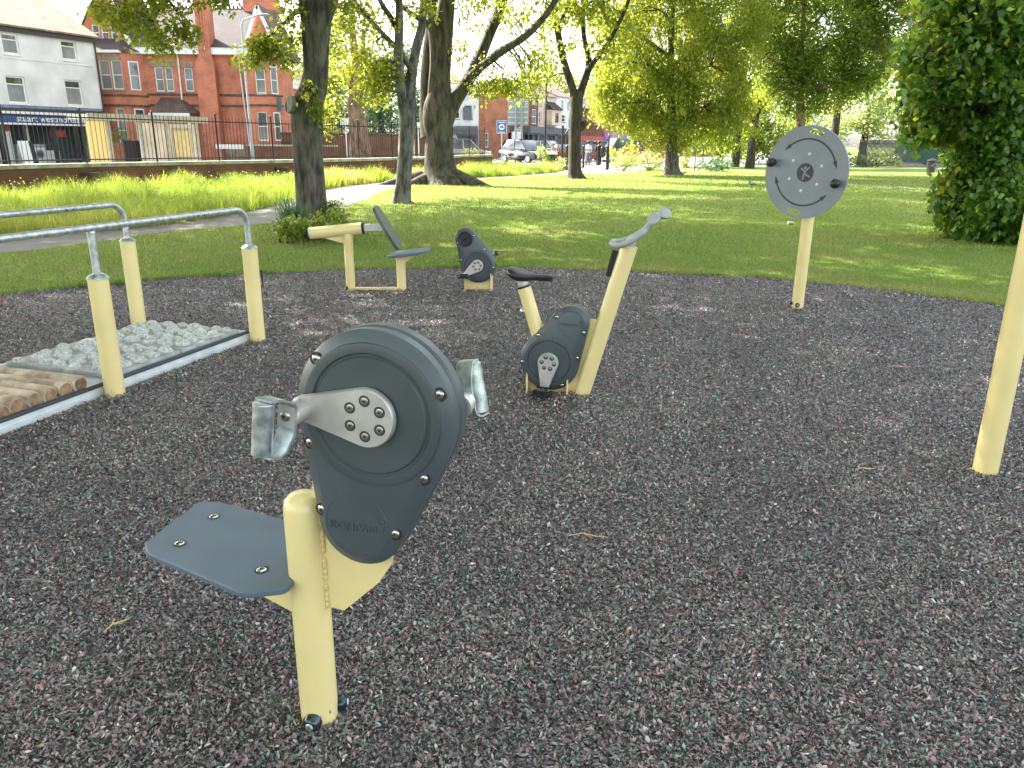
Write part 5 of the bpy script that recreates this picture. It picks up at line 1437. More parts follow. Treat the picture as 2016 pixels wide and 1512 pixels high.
# ---------------- pedal machine further back
g0 = G(943, 572)
leg = thing('leg_pedal_machine', 'small upright grey teardrop pedal machine on a low yellow bracket behind the exercise bike', 'fitness machine', g0)
la = R(8); Al = Vector((math.cos(la), -math.sin(la), 0)); Nl = Vector((-math.sin(la), -math.cos(la), 0))
XL0 = frame(Vector((g0.x,g0.y,0)), Al, Nl)
def locl(px, py):
    r = ray(px, py); t = (g0 - CP).dot(Nl)/r.dot(Nl); p = CP + r*t; return (p-g0).dot(Al), p.z
h = locl(942, 521); l2 = locl(918, 469); C2 = (l2[0]-h[0], l2[1]-h[1])
XL = frame(Vector((g0.x,g0.y,0)) + Al*h[0] + Vector((0,0,h[1])), Al, Nl)
zf = casing(leg, XL, .190, C2, .112, .062, rim_screws(.190, C2, .112), cup=True, groove=.135)
c_, e = crank(leg, XL, 0, 0, R(218), .175, zf+.012, .066, .022, .016)
mb = MB(XL); mb.tube([(0,0,zf),(0,0,zf+.012)], .045, 20); obj('axle', mb, M['crank'], leg)
pedal(leg, XL, e[0], e[1], zf+.02, 1)
mb = MB(XL); pts = teardrop((0,0), .066, (.14,.11), .022, 40); mb.loft([(pts, -zf-.028), (pts, -zf-.011)]); obj('crank_arm', mb, M['crank'], leg, 40)
pedal(leg, XL, .14, .11, -zf-.02, -1)
x0, _ = locl(917.5, 565); x1, _ = locl(968, 565)
mb = MB(XL0); mb.box(x0, x1, -.02, .25, -.005, .005); obj('bracket', mb, M['yellow'], leg, 0)
for x in (x0, x1): mb = MB(XL0); mb.box(x-.005, x+.005, -.02, .2, -.06, .06); obj('foot_plate', mb, M['yellow'], leg, 0)

# ---------------- seated press station
g0 = G(691, 572); g1 = G(791, 572)
pr = thing('press_station', 'seated press station with a horizontal yellow cylinder, tilted backrest and grey seat', 'fitness machine', g0)
Ap = Vector((1,.03,0)).normalized(); Np = Vector((.03,-1,0)).normalized()
def locp(px, py):
    r = ray(px, py); t = (g0 - CP).dot(Np)/r.dot(Np); p = CP + r*t; return p
XP0 = frame(Vector((g0.x,g0.y,0)), Ap, Np)
def lp(px, py):
    p = locp(px, py); return (p-g0).dot(Ap), p.z
tl = locp(609, 459.5); tr = locp(717, 449)
tp = tl.lerp(tr, .70)
mb = MB(); mb.tube([(g0.x,g0.y,-.02), (tp.x, tp.y, tp.z-.02)], .049, 28); obj('main_post', mb, M['yellow'], pr)
d = (tr-tl).normalized()
mb = MB(); mb.tube([tl+d*.012, tr-d*.02], .062, 32); obj('cylinder', mb, M['yellow'], pr)
for c, s in ((tl, 1), (tr, -1)):
    mb = MB(); mb.tube([c, c+d*s*.006, c+d*s*(.012 if s > 0 else .021)], [.058,.065,.065], 32); obj('end_cap', mb, M['black'] if s < 0 else M['handlebar'], pr)
a1 = locp(717, 448); a2 = locp(756, 447)
mb = MB(); mb.bar(a1, a2, .05, .068); obj('sliding_bar', mb, M['crank'], pr, 0)
bt = locp(737.5, 406); bb_ = locp(787, 489)
dd = (bt-bb_); L = dd.length; ddn = dd.normalized(); nn = ddn.cross(Vector((0,1,0))).normalized()
XB2 = Matrix.Identity(4); XB2.col[0][:3] = (0,1,0); XB2.col[1][:3] = ddn; XB2.col[2][:3] = nn; XB2.col[3][:3] = (bt+bb_)/2
bp = roundpoly([(-.16,-L/2),(.16,-L/2),(.20,0),(.14,L/2),(-.14,L/2),(-.20,0)], .07)
mb = MB(XB2); mb.prism(bp, -.016, .016, .005); br_ = obj('backrest', mb, M['case_rim'], pr, 30)
# mounting plate behind the backrest
mb = MB(XB2); mb.box(-.03, .03, -.06, .06, -.05 if nn.x > 0 else .016, -.016 if nn.x > 0 else .05); obj('backrest_mount', mb, M['yellow'], pr, 0)
sA = locp(765, 503); sB = locp(848, 492)
sd_ = (sB-sA); Ls = sd_.length; sdn = sd_.normalized(); sn = Vector((0,1,0)).cross(sdn) * -1
if sn.z < 0: sn = -sn
XS2 = Matrix.Identity(4); XS2.col[0][:3] = sdn; XS2.col[1][:3] = (0,1,0); XS2.col[2][:3] = sn.normalized(); XS2.col[3][:3] = (sA+sB)/2
sp = roundpoly([(-Ls/2,-.13),(-.06,-.19),(.10,-.19),(Ls/2,-.12),(Ls/2,.12),(.10,.19),(-.06,.19),(-Ls/2,.13)], .05)
mb = MB(XS2); mb.prism(sp, -.014, .014, .005); obj('seat', mb, M['board'], pr, 30)
mb = MB(); ps = Vector((g1.x, g1.y, 0)); mb.tube([ps-Vector((0,0,.02)), ps+Vector((0,0,.385))], .049, 28); obj('seat_post', mb, M['yellow'], pr)
o_ = (g1.x-g0.x)
mb = MB(XP0); mb.prism([(o_+.04,.30),(o_+.19,.40),(o_-.08,.385),(o_-.05,.33)][::1], -.004, .004); obj('seat_bracket', mb, M['yellow'], pr, 0)
b1 = lp(631, 467); b2 = lp(680, 480); b3 = lp(680, 464); mb = MB(XP0); mb.prism([b1, b2, b3], -.004, .004); obj('gusset', mb, M['yellow'], pr, 0)
mb = MB(XP0); mb.box(.04, o_-.04, .01, .035, -.035, .035); obj('base_bar', mb, M['yellow_old'], pr, 0)
cap_bolt(pr, (g0.x-.035, g0.y-.04, .035), (-.6,-.8,0), .02)

# ---------------- turning disc
g0 = G(1569, 608)
dk = thing('turning_disc', 'large light grey turning disc with two black knobs on a yellow post', 'fitness machine', g0)
mb = MB(); mb.tube([(g0.x,g0.y,-.02),(g0.x,g0.y,1.38)], .056, 32); obj('post', mb, M['yellow'], dk)
nd = Vector((math.sin(R(-50)), -math.cos(R(-50)), 0)); ad = Vector((0,0,1)).cross(nd).normalized()
cd = Vector((g0.x-.03,g0.y,1.305)) + nd*.085
# shift so that its centre matches
XD_ = frame(cd, ad, nd)
RD = .420; ROT = R(18)
XD_ = XD_ @ Matrix.Rotation(0, 4, 'Z')
def slot_pts(cx, cy, ang, L, w, n=10):
    pts = []
    for s, a0 in ((1, -PI/2), (-1, PI/2)):
        for k in range(n+1):
            t_ = a0 + PI*k/n; pts.append((s*L/2 + w*math.cos(t_), w*math.sin(t_)))
    ca, sa = math.cos(ang), math.sin(ang)
    return [(cx + x*ca - y*sa, cy + x*sa + y*ca) for x, y in pts]
import bmesh
def plate_with_holes(X, outer, holes, z0, z1, name, m, root):
    bm = bmesh.new()
    def addloop(pts):
        vs = [bm.verts.new((p[0], p[1], z1)) for p in pts]; return [bm.edges.new((vs[i], vs[(i+1) % len(vs)])) for i in range(len(vs))]
    es = addloop(outer)
    for h_ in holes: es += addloop(h_)
    bmesh.ops.triangle_fill(bm, use_beauty=True, use_dissolve=False, edges=es)
    # remove faces within holes
    bm.faces.ensure_lookup_table()
    kill = []
    for f in bm.faces:
        c = f.calc_center_median(); P_ = np.array([[c.x, c.y]])
        if any(pip(P_, h_)[0] for h_ in holes): kill.append(f)
    if kill: bmesh.ops.delete(bm, geom=kill, context='FACES_ONLY')
    r = bmesh.ops.extrude_face_region(bm, geom=list(bm.faces))
    for v in [g for g in r['geom'] if isinstance(g, bmesh.types.BMVert)]: v.co.z = z0
    bmesh.ops.recalc_face_normals(bm, faces=bm.faces)
    mb = MB(X); bm.verts.ensure_lookup_table(); bm.verts.index_update()
    for v in bm.verts: mb.V(v.co)
    mb.f = [[v.index for v in f.verts] for f in bm.faces]; bm.free()
    return obj(name, mb, M[m], root, 35)
ha = R(79); rr = .365
slots = [slot_pts(rr*math.cos(ha), rr*math.sin(ha), ha+PI/2, .10, .024), slot_pts(-rr*math.cos(ha), -rr*math.sin(ha), ha+PI/2, .10, .024)]
plate_with_holes(XD_, circ(0,0,RD,96), slots, -.009, .009, 'disc', 'disc', dk)
def arc_arrow(a0, a1, r, w=.008, z=.0095):
    n = 40; mb = MB(XD_)
    for k in range(n):
        t0 = a0+(a1-a0)*k/n; t1 = a0+(a1-a0)*(k+1)/n
        mb.quad(*[((r+s*w)*math.cos(t_), (r+s*w)*math.sin(t_), z+.001) for t_, s in ((t0,-1),(t0,1),(t1,1),(t1,-1))][::-1])
    for t_, dr in ((a0,-1),(a1,1)):
        tan = Vector((-math.sin(t_), math.cos(t_)))*dr; rad = Vector((math.cos(t_), math.sin(t_))); c = rad*r
        tip = c + tan*.070; p1 = c + rad*.021 - tan*.006; p2 = c - rad*.021 - tan*.006
        mb.poly([(*tip, z+.001), (*p1, z+.001), (*p2, z+.001)]) if dr < 0 else mb.poly([(*tip, z+.001), (*p1, z+.001), (*p2, z+.001)])
    obj('arrow', mb, M['darkgrey'], dk, 0)
arc_arrow(R(20), R(128), .30); arc_arrow(R(200), R(310), .30)
for k in range(6):
    t_ = R(22+60*k); screw(dk, XD_, .168*math.cos(t_), .168*math.sin(t_), .010, .013, 'alu', False)
mb = MB(XD_); mb.loft([(circ(0,0,.085,48), .009), (circ(0,0,.084,48), .0115)]); em = obj('emblem_disc', mb, M['darkgrey'], dk)
mb = MB(XD_)
for (p0, p1, w_) in (((-.005,.008),(-.042,.036),.013),((.0,.010),(.040,.048),.013),((0,.012),(-.008,-.012),.020),((-.008,-.010),(-.018,-.062),.015),((-.006,-.008),(.046,-.036),.014)):
    mb.bar((*p0,.0125),(*p1,.0125),w_,.003); mb.tube([(*p1,.0112),(*p1,.014)], w_/2, 10)
mb.tube([(-.002,.042,.0112),(-.002,.042,.014)], .014, 14)
obj('figure_emblem', mb, M['disc'], em, 0)
for s in (1, -1):
    kx, ky = s*.335, -s*.085
    mb = MB(XD_); mb.tube([(kx,ky,.009),(kx,ky,.03)], .024, 16); kb = obj('knob', mb, M['black'], dk)
    mb = MB(XD_); mb.tube([(kx,ky,.025),(kx,ky,.032),(kx,ky,.05),(kx,ky,.075),(kx,ky,.090),(kx,ky,.098)], [.022,.033,.042,.042,.030,.010], 24); obj('knob_ball', mb, M['black'], kb, 60)
mb = MB(XD_); mb.tube([(0,0,-.085),(0,0,-.009)], .05, 20); obj('hub', mb, M['yellow'], dk)
cap_bolt(dk, (g0.x-.02, g0.y-.052, .05), (-.35,-1,0), .02); cap_bolt(dk, (g0.x-.055, g0.y+.0, .06), (-1,0,0), .017)

# ---------------- pole at the right edge
g0 = G(1938, 932)
mb = MB(); mb.tube([(g0.x,g0.y,-.02),(g0.x,g0.y,1.6),(g0.x,g0.y,2.6)], .0565, 40)
tag(obj('yellow_pole', mb, M['yellow'], base=g0), 'tall plain pale yellow pole at the right edge of the picture', 'pole')

# ---------------- balance walkway with handrails
F1 = G(228, 780); F2 = G(508, 672); U = (F2-F1); U.z = 0; LW = U.length; U.normalize(); V_ = Vector((-U.y, U.x, 0))
walkw = thing('balance_walkway', 'balance walkway with galvanised handrails, stone bump mat and log steps at the left', 'play equipment', F1)
def W(u, v, z): return F1 + U*u + V_*v + Vector((0,0,z))
XW = Matrix.Identity(4); XW.col[0][:3] = U; XW.col[1][:3] = V_; XW.col[2][:3] = (0,0,1); XW.col[3][:3] = F1
WID = 1.17
posts = [(0,0),(LW,0),(LW,WID),(0,WID),(-1.49,0),(-1.49,WID)]
for u, v in posts:
    mb = MB(XW); mb.tube([(u,v,-.02),(u,v,.745)], .059, 36); p_ = obj('post', mb, M['yellow'], walkw)
    mb = MB(XW); mb.tube([(u,v,.745),(u,v,.752),(u,v,.768),(u,v,.776)], [.064,.064,.045,.030], 30); obj('post_cap', mb, M['galv'], p_)
for v in (0, WID):
    r_ = .0195 if False else .021; zt = 1.045; pth = []
    pth = [(LW,v,.77),(LW,v,zt-.13)]
    for k in range(1, 9):
        a = PI/2*k/8; pth.append((LW-.13+.13*math.cos(a), v, zt-.13+.13*math.sin(a)))
    pth += [(LW*.4,v,zt),(-1.36,v,zt)]
    for k in range(1, 9):
        a = PI/2+PI/2*k/8; pth.append((-1.36+.13*math.cos(a), v, zt-.13+.13*math.sin(a)))
    pth += [(-1.49,v,.77)]
    mb = MB(XW); mb.tube(pth, .0225, 20); hr = obj('handrail', mb, M['rail'], walkw)
    mb = MB(XW); mb.tube([(0,v,.77),(0,v,zt-.02)], .0225, 20); mb.tube([(0,v,zt-.03),(0,v,zt-.018)], [.026,.024], 20); obj('upright', mb, M['rail'], hr)
    mb = MB(XW)
    for x in (LW*.62, LW*.66): mb.tube([(x,v-.0215,zt-.004),(x,v-.026,zt-.005)], .006, 8)
    obj('rail_screw', mb, M['black'], hr)
# platform
PZ = .07
mb = MB(XW); mb.box(-1.62, LW+.03, .075, .095, .0, PZ-.012); mb.box(-1.62, LW+.03, .060, .074, .0, .030); mb.box(-1.62, LW+.03, WID-.1, WID-.08, 0, PZ); mb.box(LW+.02, LW+.032, .096, WID-.101, 0, PZ); obj('edge_profile', mb, M['alu'], walkw, 0)
mb = MB(XW)
for (xa, xb) in ((-1.60,-.74),(-.735,-.002),(.002,.70),(.705,LW+.015)): mb.box(xa, xb, .098, WID-.11, PZ-.02, PZ)
obj('deck', mb, M['deck'], walkw, 0)
mb = MB(XW)
for (xa, xb) in ((-1.60,-.74),(-.735,-.002),(.002,.70),(.705,LW+.02)): mb.tube([(xa,.100,PZ-.006),(xb,.100,PZ-.006)], .016, 12)
obj('nosing', mb, M['darkgrey'], walkw)
# stone bump mats (two)
k = 0
for (xa, xb) in ((.12,.785),(.795,LW-.03)):
    mb = MB(XW); mb.loft([(roundpoly([(xa,.145),(xb,.145),(xb,WID-.13),(xa,WID-.13)],.02), PZ+.001), (roundpoly([(xa+.004,.149),(xb-.004,.149),(xb-.004,WID-.134),(xa+.004,WID-.134)],.02), PZ+.022)]); mt = obj('stone_mat', mb, M['mat_base'], walkw, 30)
    pts = []; tries = 0
    while tries < 6000:
        tries += 1
        r = random.choice((.048,.054,.062,.042) if tries < 5990 else (.028,))
        x = random.uniform(xa+r+.008, xb-r-.008); y = random.uniform(.16+r, WID-.145-r)
        if all((x-a)**2+(y-b)**2 > (r+c)**2*1.06 for a,b,c in pts): pts.append((x,y,r))
    pts = pts[:100]
    for x, y, r in pts:
        mb = MB(Matrix.Translation(XW @ Vector((x,y,PZ+.02))) @ Matrix.Rotation(random.uniform(0,PI),4,'Z'))
        m_, n_ = 6, 18; rg = []; ex = random.uniform(.95,1.12); sq = random.uniform(.70,.88)
        for i in range(m_+1):
            ph = PI/2*i/m_
            if i == m_: rg.append([mb.V((0,0,r*sq))]); continue
            rg.append([mb.V((r*ex*math.cos(ph)*math.cos(2*PI*j/n_)*(1+.05*math.sin(3*2*PI*j/n_+r*90)), r/ex*1.02*math.cos(ph)*math.sin(2*PI*j/n_), r*sq*math.sin(ph))) for j in range(n_)])
        for i in range(m_):
            for j in range(n_):
                j2 = (j+1)%n_
                if len(rg[i+1]) == 1: mb.f.append([rg[i][j], rg[i][j2], rg[i+1][0]])
                else: mb.f.append([rg[i][j], rg[i][j2], rg[i+1][j2], rg[i+1][j]])
        obj('stone_bump', mb, M['pebble'], mt, 60)
# logs across
for i in range(13):
    u = -.125 - i*.108; r = .056 + random.uniform(-.005,.004); zc = PZ + r*.55 + random.uniform(-.003,.004); y0 = .125 + random.uniform(-.004,.006)
    sd0 = random.random()*9
    wob = lambda a, k, p, sd0=sd0: (1 + .05*math.sin(2*a+sd0) + .03*math.sin(3*a+sd0*2))*(1 if math.sin(a) > -2 else 1)
    pth = [(u,y0+.002,zc),(u,y0+.008,zc),(u,y0+.02,zc),(u+.004,.4,zc+.002),(u-.003,.75,zc-.001),(u,WID-.14,zc)]
    mb = MB(XW); mb.tube(pth, [r*.80,r*.95,r,r*.98,r*1.01,r], 20, caps=True, wob=wob); lg = obj('log', mb, M['wood'], walkw, 50)
    mb = MB(XW); mb.tube([(u,y0-.0012,zc),(u,y0+.0045,zc)], [r*.72,r*.86], 20, wob=wob); obj('log_end', mb, M['logend'], lg, 50)
mb = MB(XW); mb.tube([(LW+.075,-.03,.56),(LW+.085,-.03,.55),(LW+.085,-.03,.44),(LW+.075,-.03,.43)], .009, 8); obj('hook', mb, M['darkgrey'], walkw)

# ================================================================== VEGETATION
def catmull(P_, n=5):
    out = []
    for i in range(len(P_)-1):
        p0 = P_[max(i-1,0)]; p1 = P_[i]; p2 = P_[i+1]; p3 = P_[min(i+2,len(P_)-1)]
        for j in range(n):
            t = j/n; out.append(.5*((2*p1)+(p2-p0)*t+(2*p0-5*p1+4*p2-p3)*t*t+(3*p1-p0-3*p2+p3)*t**3))
    out.append(P_[-1]); return out
def limb(mb, px_pts, Y, n=20, fl=0.0, dY=0.0, seed=0, tips=None, sub=4, amp=.05):
    """px_pts: (x, y, width_px) down the limb in the photo; solved at depth Y"""
    P_ = []; rr = []
    for i, (x, y, w) in enumerate(px_pts):
        yy = Y + dY*i/(len(px_pts)-1); p = at(x, y, yy); P_.append(p)
        q = CM.transposed() @ (p - CP); rr.append(w/2/FPX*(-q.z))
    Pr = catmull([Vector((p.x, p.y, p.z)) for p in P_], sub); R4 = [v.x for v in catmull([Vector((r,0,0)) for r in rr], sub)]
    def wob(a, k, p):
        return 1 + amp*math.sin(3*a+seed+p.z*.35) + amp*.7*math.sin(5*a+seed*2-p.z*.5) + .06*(noise.noise(Vector((math.cos(a)*1.2, math.sin(a)*1.2, p.z*.8+seed)))) + (fl*math.exp(-max(0,p.z)/.35)*(.5+.5*math.sin(5*a+seed*1.7)))
    mb.tube(Pr, R4, n, True, wob)
    return Pr, R4

def foliage_np(clusters, per, size, spread, droop=.35, flat=.5, seed=1, aspect=.62, vark=.35):
    g = np.random.default_rng(seed)
    C_ = np.repeat(clusters[:, :3], per, axis=0); cv = np.repeat(g.random(len(clusters)), per)
    n = len(C_)
    off = g.normal(size=(n,3)) * spread * np.array([1,1,.8])
    c = C_ + off
    az = g.random(n)*2*PI; el = g.normal(size=n)*.5 - droop
    d = np.stack([np.cos(az)*np.cos(el), np.sin(az)*np.cos(el), np.sin(el)], 1)
    up = g.normal(size=(n,3))*flat + np.array([0,0,1.0])
    s = np.cross(d, up); s /= np.linalg.norm(s, axis=1)[:,None] + 1e-9
    nn = np.cross(s, d)
    L = size*(.5+.8*g.random(n)**.7)[:,None]; Wd = L*aspect
    v0 = c; v1 = c + d*L*.42 + s*Wd*.5 + nn*L*.06; v2 = c + d*L; v3 = c + d*L*.42 - s*Wd*.5 + nn*L*.06
    V = np.stack([v0,v1,v2,v3],1).reshape(-1,3)
    F_ = np.arange(n*4).reshape(-1,4)
    rnd = np.clip(cv*(1-vark) + g.random(n)*vark*1.0, 0, 1)
    return V, F_, rnd
def blob_clusters(center, rad, n, seed, thr=-.12, freq=.9, shell=.5):
    g = np.random.default_rng(seed); out = []; tries = 0
    fr = freq
    while len(out) < n and tries < n*8:
        tries += 1
        d = g.normal(size=3); d /= np.linalg.norm(d); r = g.random()**(1/3)
        if g.random() < shell: r = .72 + .28*g.random()
        p = np.array(center) + d*r*np.array(rad)
        if noise.noise(Vector(p*fr)) < thr: continue
        out.append(p)
    return np.array(out).reshape(-1,3)
SEED = [100]
def pxblobs(blobs, Y, dens=1.0, thr=-.15, freq=None):
    """blobs: (px, py, rx_px, ry_px, depth_m, n)"""
    k = ppm(Y, 4); out = []
    for b in blobs:
        SEED[0] += 1
        x, y, rx, ry, dm, n = b[:6]; yy = Y + (b[6] if len(b) > 6 else 0)
        c = at(x, y, yy); kk = ppm(yy, 4)
        out.append(blob_clusters(c, (rx/kk, dm, ry/kk), int(n*dens), SEED[0], thr, freq or (12/ k if False else .9)))
    return np.concatenate([o for o in out if len(o)])
def crown(parent, clusters, per, size, spread, m, name='crown', **kw):
    SEED[0] += 1
    V, F_, rnd = foliage_np(clusters, per, size, spread, seed=SEED[0], **kw)
    return obj_np(name, V, F_, M[m], rnd, parent)
def upper_limbs(t, o, hi, m, n=14, r=.12):
    g = np.random.default_rng(len(hi)); mb = MB(); o = Vector(o)
    mb.tube([o, o+Vector((0,0,1.5))], [r*1.1, r*.8], 10)
    for i in g.choice(len(hi), n, replace=False):
        c = Vector(hi[i]); mid = o.lerp(c, .45) + Vector((0,0,.25*(c-o).length*.5)); mb.tube([o, mid, c], [r, r*.6, r*.15], 7)
    obj('upper_limbs', mb, M[m], t, 60)
def twigs(mb, clusters, origins, n, r=.012, seed=3):
    g = np.random.default_rng(seed)
    if len(clusters) == 0: return
    idx = g.choice(len(clusters), min(n, len(clusters)), replace=False)
    O_ = np.array([tuple(o) for o in origins])
    for i in idx:
        c = clusters[i]; j = np.argmin(((O_-c)**2).sum(1)); o = Vector(O_[j]); c = Vector(c)
        mid = o.lerp(c, .5) + Vector((0,0,.12*(c-o).length))
        mb.tube([o, mid, c], [r*1.6, r, r*.35], 5, False)

# ---- tree 1: grey trunk left of centre
YT1 = 15.3
t1 = thing('tree', 'grey barked tree with a sawn off branch stub, left of centre beside the path', 'tree', G(612,440), 'park trees')
mb = MB()
P1, R1_ = limb(mb, [(614,452,70),(613,430,62),(612,400,57),(607,340,56),(604,290,56),(604,240,60),(606,205,58),(617,170,51),(621,130,49),(621,80,52),(622,30,60),(624,-20,66),(640,-90,60),(650,-180,50)], YT1, 28, .10, 0, 1.0)
limb(mb, [(600,225,40),(585,212,34),(572,206,32)], YT1, 16, 0, -.25, 2.2, amp=.02)
limb(mb, [(612,40,40),(600,10,24),(585,-60,20),(540,-160,16)], YT1, 12, 0, -.5, 3)
limb(mb, [(628,40,46),(650,-10,36),(680,-80,28)], YT1, 12, 0, .5, 4)
limb(mb, [(600,-5,22),(500,-60,14),(400,-40,10),(330,0,7),(300,40,4)], YT1, 8, 0, -1.2, 4)
limb(mb, [(604,20,18),(580,25,10),(555,50,7),(520,80,4)], YT1, 8, 0, -.5, 4)
obj('trunk', mb, M['bark'], t1, 60)
mb = MB(); p = at(568.5, 205, YT1-.26); q = at(575, 206.5, YT1-.22); mb.tube([q, p], [.165, .155], 20); obj('cut_end', mb, M['cutwood'], t1)
k1 = pxblobs([(235,25,34,30,.6,30),(195,20,14,18,.4,10),(300,16,42,30,.7,30),(312,85,16,28,.35,20),(348,50,14,24,.4,10),(372,70,13,24,.3,14),(268,62,18,18,.4,9),(425,-6,30,22,.5,22),(330,-10,70,18,.6,20)], YT1-1.2, 1.0, -.22)
k2 = pxblobs([(512,98,30,18,.35,34),(492,122,14,10,.3,8),(535,80,18,20,.3,12),(562,60,16,50,.5,14),(578,20,16,30,.5,11),(520,-8,30,14,.5,10),(560,120,14,14,.3,8)], YT1-.4, 1.0, -.22)
k3 = pxblobs([(672,20,18,40,.5,12,.6),(662,100,8,30,.3,6,.5),(655,150,7,24,.2,5,.3),(610,180,8,10,.12,5),(618,205,8,14,.12,4),(690,5,26,22,.6,10),(628,225,10,8,.12,4)], YT1-.3, 1.0, -.3)
kk = np.concatenate([k1,k2,k3])
crown(t1, kk, 17, .095, .10, 'leaf_lime', droop=.5)
mb = MB(); twigs(mb, k1, [at(x,y,YT1-1) for x,y in ((330,0),(400,-40),(300,40),(260,10))], 40, .008); obj('twigs', mb, M['bark'], t1)
mb = MB(); twigs(mb, k2, [at(x,y,YT1-.3) for x,y in ((555,50),(580,25),(520,80))], 22, .007); obj('twigs', mb, M['bark'], t1)
# high crown above the picture, with side clumps added to shade the ground
hi = np.concatenate([blob_clusters((-4.2,15.2,9.8), (6.0,6.0,4.0), 900, 5, -.2, .35), blob_clusters((-10.5,20,10.2), (5,5,3), 430, 15, -.02, .5), blob_clusters((-3.5,12.5,9.6), (3.6,3,2.4), 420, 17, -.2, .35)])
crown(t1, hi, 15, .26, .42, 'leaf_mid', name='upper_crown')
upper_limbs(t1, P1[-3], hi, 'bark', 22)

# ---- tree 2: slim double stemmed tree
YT2 = 20.6
t2 = thing('tree', 'slim pale barked tree forking into two stems, left of the great beech', 'tree', G(790,400), 'park trees')
mb = MB()
limb(mb, [(791,404,46),(790,394,36),(793,370,31),(795,340,29),(797,300,29),(800,260,31),(802,225,34),(804,195,30)], YT2, 22, .12, 0, .4)
P2a, _ = limb(mb, [(800,235,26),(794,205,21),(789,172,19),(784,111,18),(785,70,17),(786,17,15),(782,-60,13),(770,-150,10)], YT2, 16, 0, -.4, 1.4)
P2b, _ = limb(mb, [(804,225,28),(808,172,22),(813,133,20),(820,97,19),(830,55,17),(834,14,16),(842,-60,13),(855,-150,10)], YT2, 16, 0, .4, 2.4)
P2c, _ = limb(mb, [(812,140,14),(795,112,11),(772,85,10),(740,52,9),(706,12,8),(680,-30,6)], YT2, 10, 0, -.5, 3)
P2d, _ = limb(mb, [(784,60,14),(770,35,11),(752,8,10),(735,-30,8)], YT2, 10, 0, -.3, 3)
obj('trunk', mb, M['bark_pale'], t2, 60)
k = pxblobs([(725,125,38,26,.6,34),(762,150,30,24,.5,34),(700,165,22,16,.4,12),(740,50,36,32,.7,16),(690,40,20,46,.6,12),(800,30,34,36,.8,14),(770,105,24,20,.5,10),(745,182,20,10,.4,10),(860,10,24,20,.6,8)], YT2, 1.0, -.2)
crown(t2, k, 17, .12, .15, 'leaf_lime', droop=.4)
mb = MB(); twigs(mb, k, P2c+P2d+P2a, 50, .010); obj('twigs', mb, M['bark_pale'], t2)
hi = np.concatenate([blob_clusters((-2,22.5,11.3), (5.5,5,4.2), 650, 6, -.08, .35), blob_clusters((-7.5,26.5,11.5), (5,5,3.8), 400, 16, .0, .5)])  # left clump added above the frame to shade the lawn
crown(t2, hi, 15, .28, .45, 'leaf_mid', name='upper_crown')
upper_limbs(t2, P2a[-3], hi, 'bark_pale', 20, .07)

# ---- the great beech
YT3 = 30.3
t3 = thing('tree', 'massive old multi stemmed tree with flared roots, the thickest trunk in the park', 'tree', G(876,362), 'park trees')
mb = MB()
limb(mb, [(871,374,108),(871,364,98),(869,352,78),(866,330,60),(864,300,54),(863,270,53),(861,240,56),(862,212,54),(866,180,42),(868,150,36),(871,100,37),(875,50,37),(880,0,34),(888,-60,30)], YT3, 36, .12, 0, 1.7)
limb(mb, [(846,268,36),(838,235,24),(837,200,20),(838,150,21),(843,100,22),(850,50,22),(858,0,22),(868,-60,18)], YT3, 18, 0, .5, 2.7)
limb(mb, [(852,245,22),(850,200,20),(856,120,20),(850,50,16),(846,0,14)], YT3, 14, 0, -.3, .7)
P3a, _ = limb(mb, [(868,262,40),(880,235,32),(893,205,29),(912,172,27),(930,142,25),(946,110,23),(958,80,22),(970,52,21),(984,20,20),(996,-20,18),(1010,-90,15)], YT3, 18, 0, .8, 3.7)
P3b, _ = limb(mb, [(920,160,18),(940,138,17),(962,120,16),(982,104,17),(1005,90,15),(1030,74,14),(1055,52,13),(1078,24,12),(1100,-8,10),(1130,-60,8)], YT3, 16, 0, -.9, 4.7)
P3c, _ = limb(mb, [(860,60,20),(830,40,12),(800,20,10),(760,-20,8)], YT3, 10, 0, -.9, 4.7)
for (x1, w) in ((-2.3,.22),(-1.3,.2),(.9,.24),(1.9,.26)):
    bx = G(872,360).x; mb.tube([(bx+x1*.3,30.2,.25),(bx+x1*.7,29.6,.03),(bx+x1,29.3,-.08)], [w*1.3,w,w*.4], 10)
obj('trunk', mb, M['bark_beech'], t3, 60)
k = pxblobs([(950,170,26,16,.8,26),(985,180,26,20,.8,30),(1020,165,26,22,.8,28),(1050,140,26,26,.8,26),(1080,110,22,26,.8,22),(990,212,14,10,.4,9),(960,200,12,10,.4,7),(935,20,28,40,1,24),(905,90,12,40,.7,12),(1010,50,36,34,1,26),(1060,20,40,30,1,30),(960,130,16,12,.5,6),(1030,110,30,20,.7,12),(970,0,40,20,1,20),(1050,190,12,14,.4,6)], YT3, 1.0, -.2)
crown(t3, k, 14, .17, .20, 'leaf_lime', droop=.8, aspect=.45)
mb = MB(); twigs(mb, k, P3a+P3b, 60, .014); obj('twigs', mb, M['bark_beech'], t3)
hi = blob_clusters((-1.5,31,13.2), (7,5.5,5), 650, 7, -.05, .3)
crown(t3, hi, 15, .34, .5, 'leaf_mid', name='upper_crown')
upper_limbs(t3, P3a[-3], hi, 'bark_beech', 18, .15)

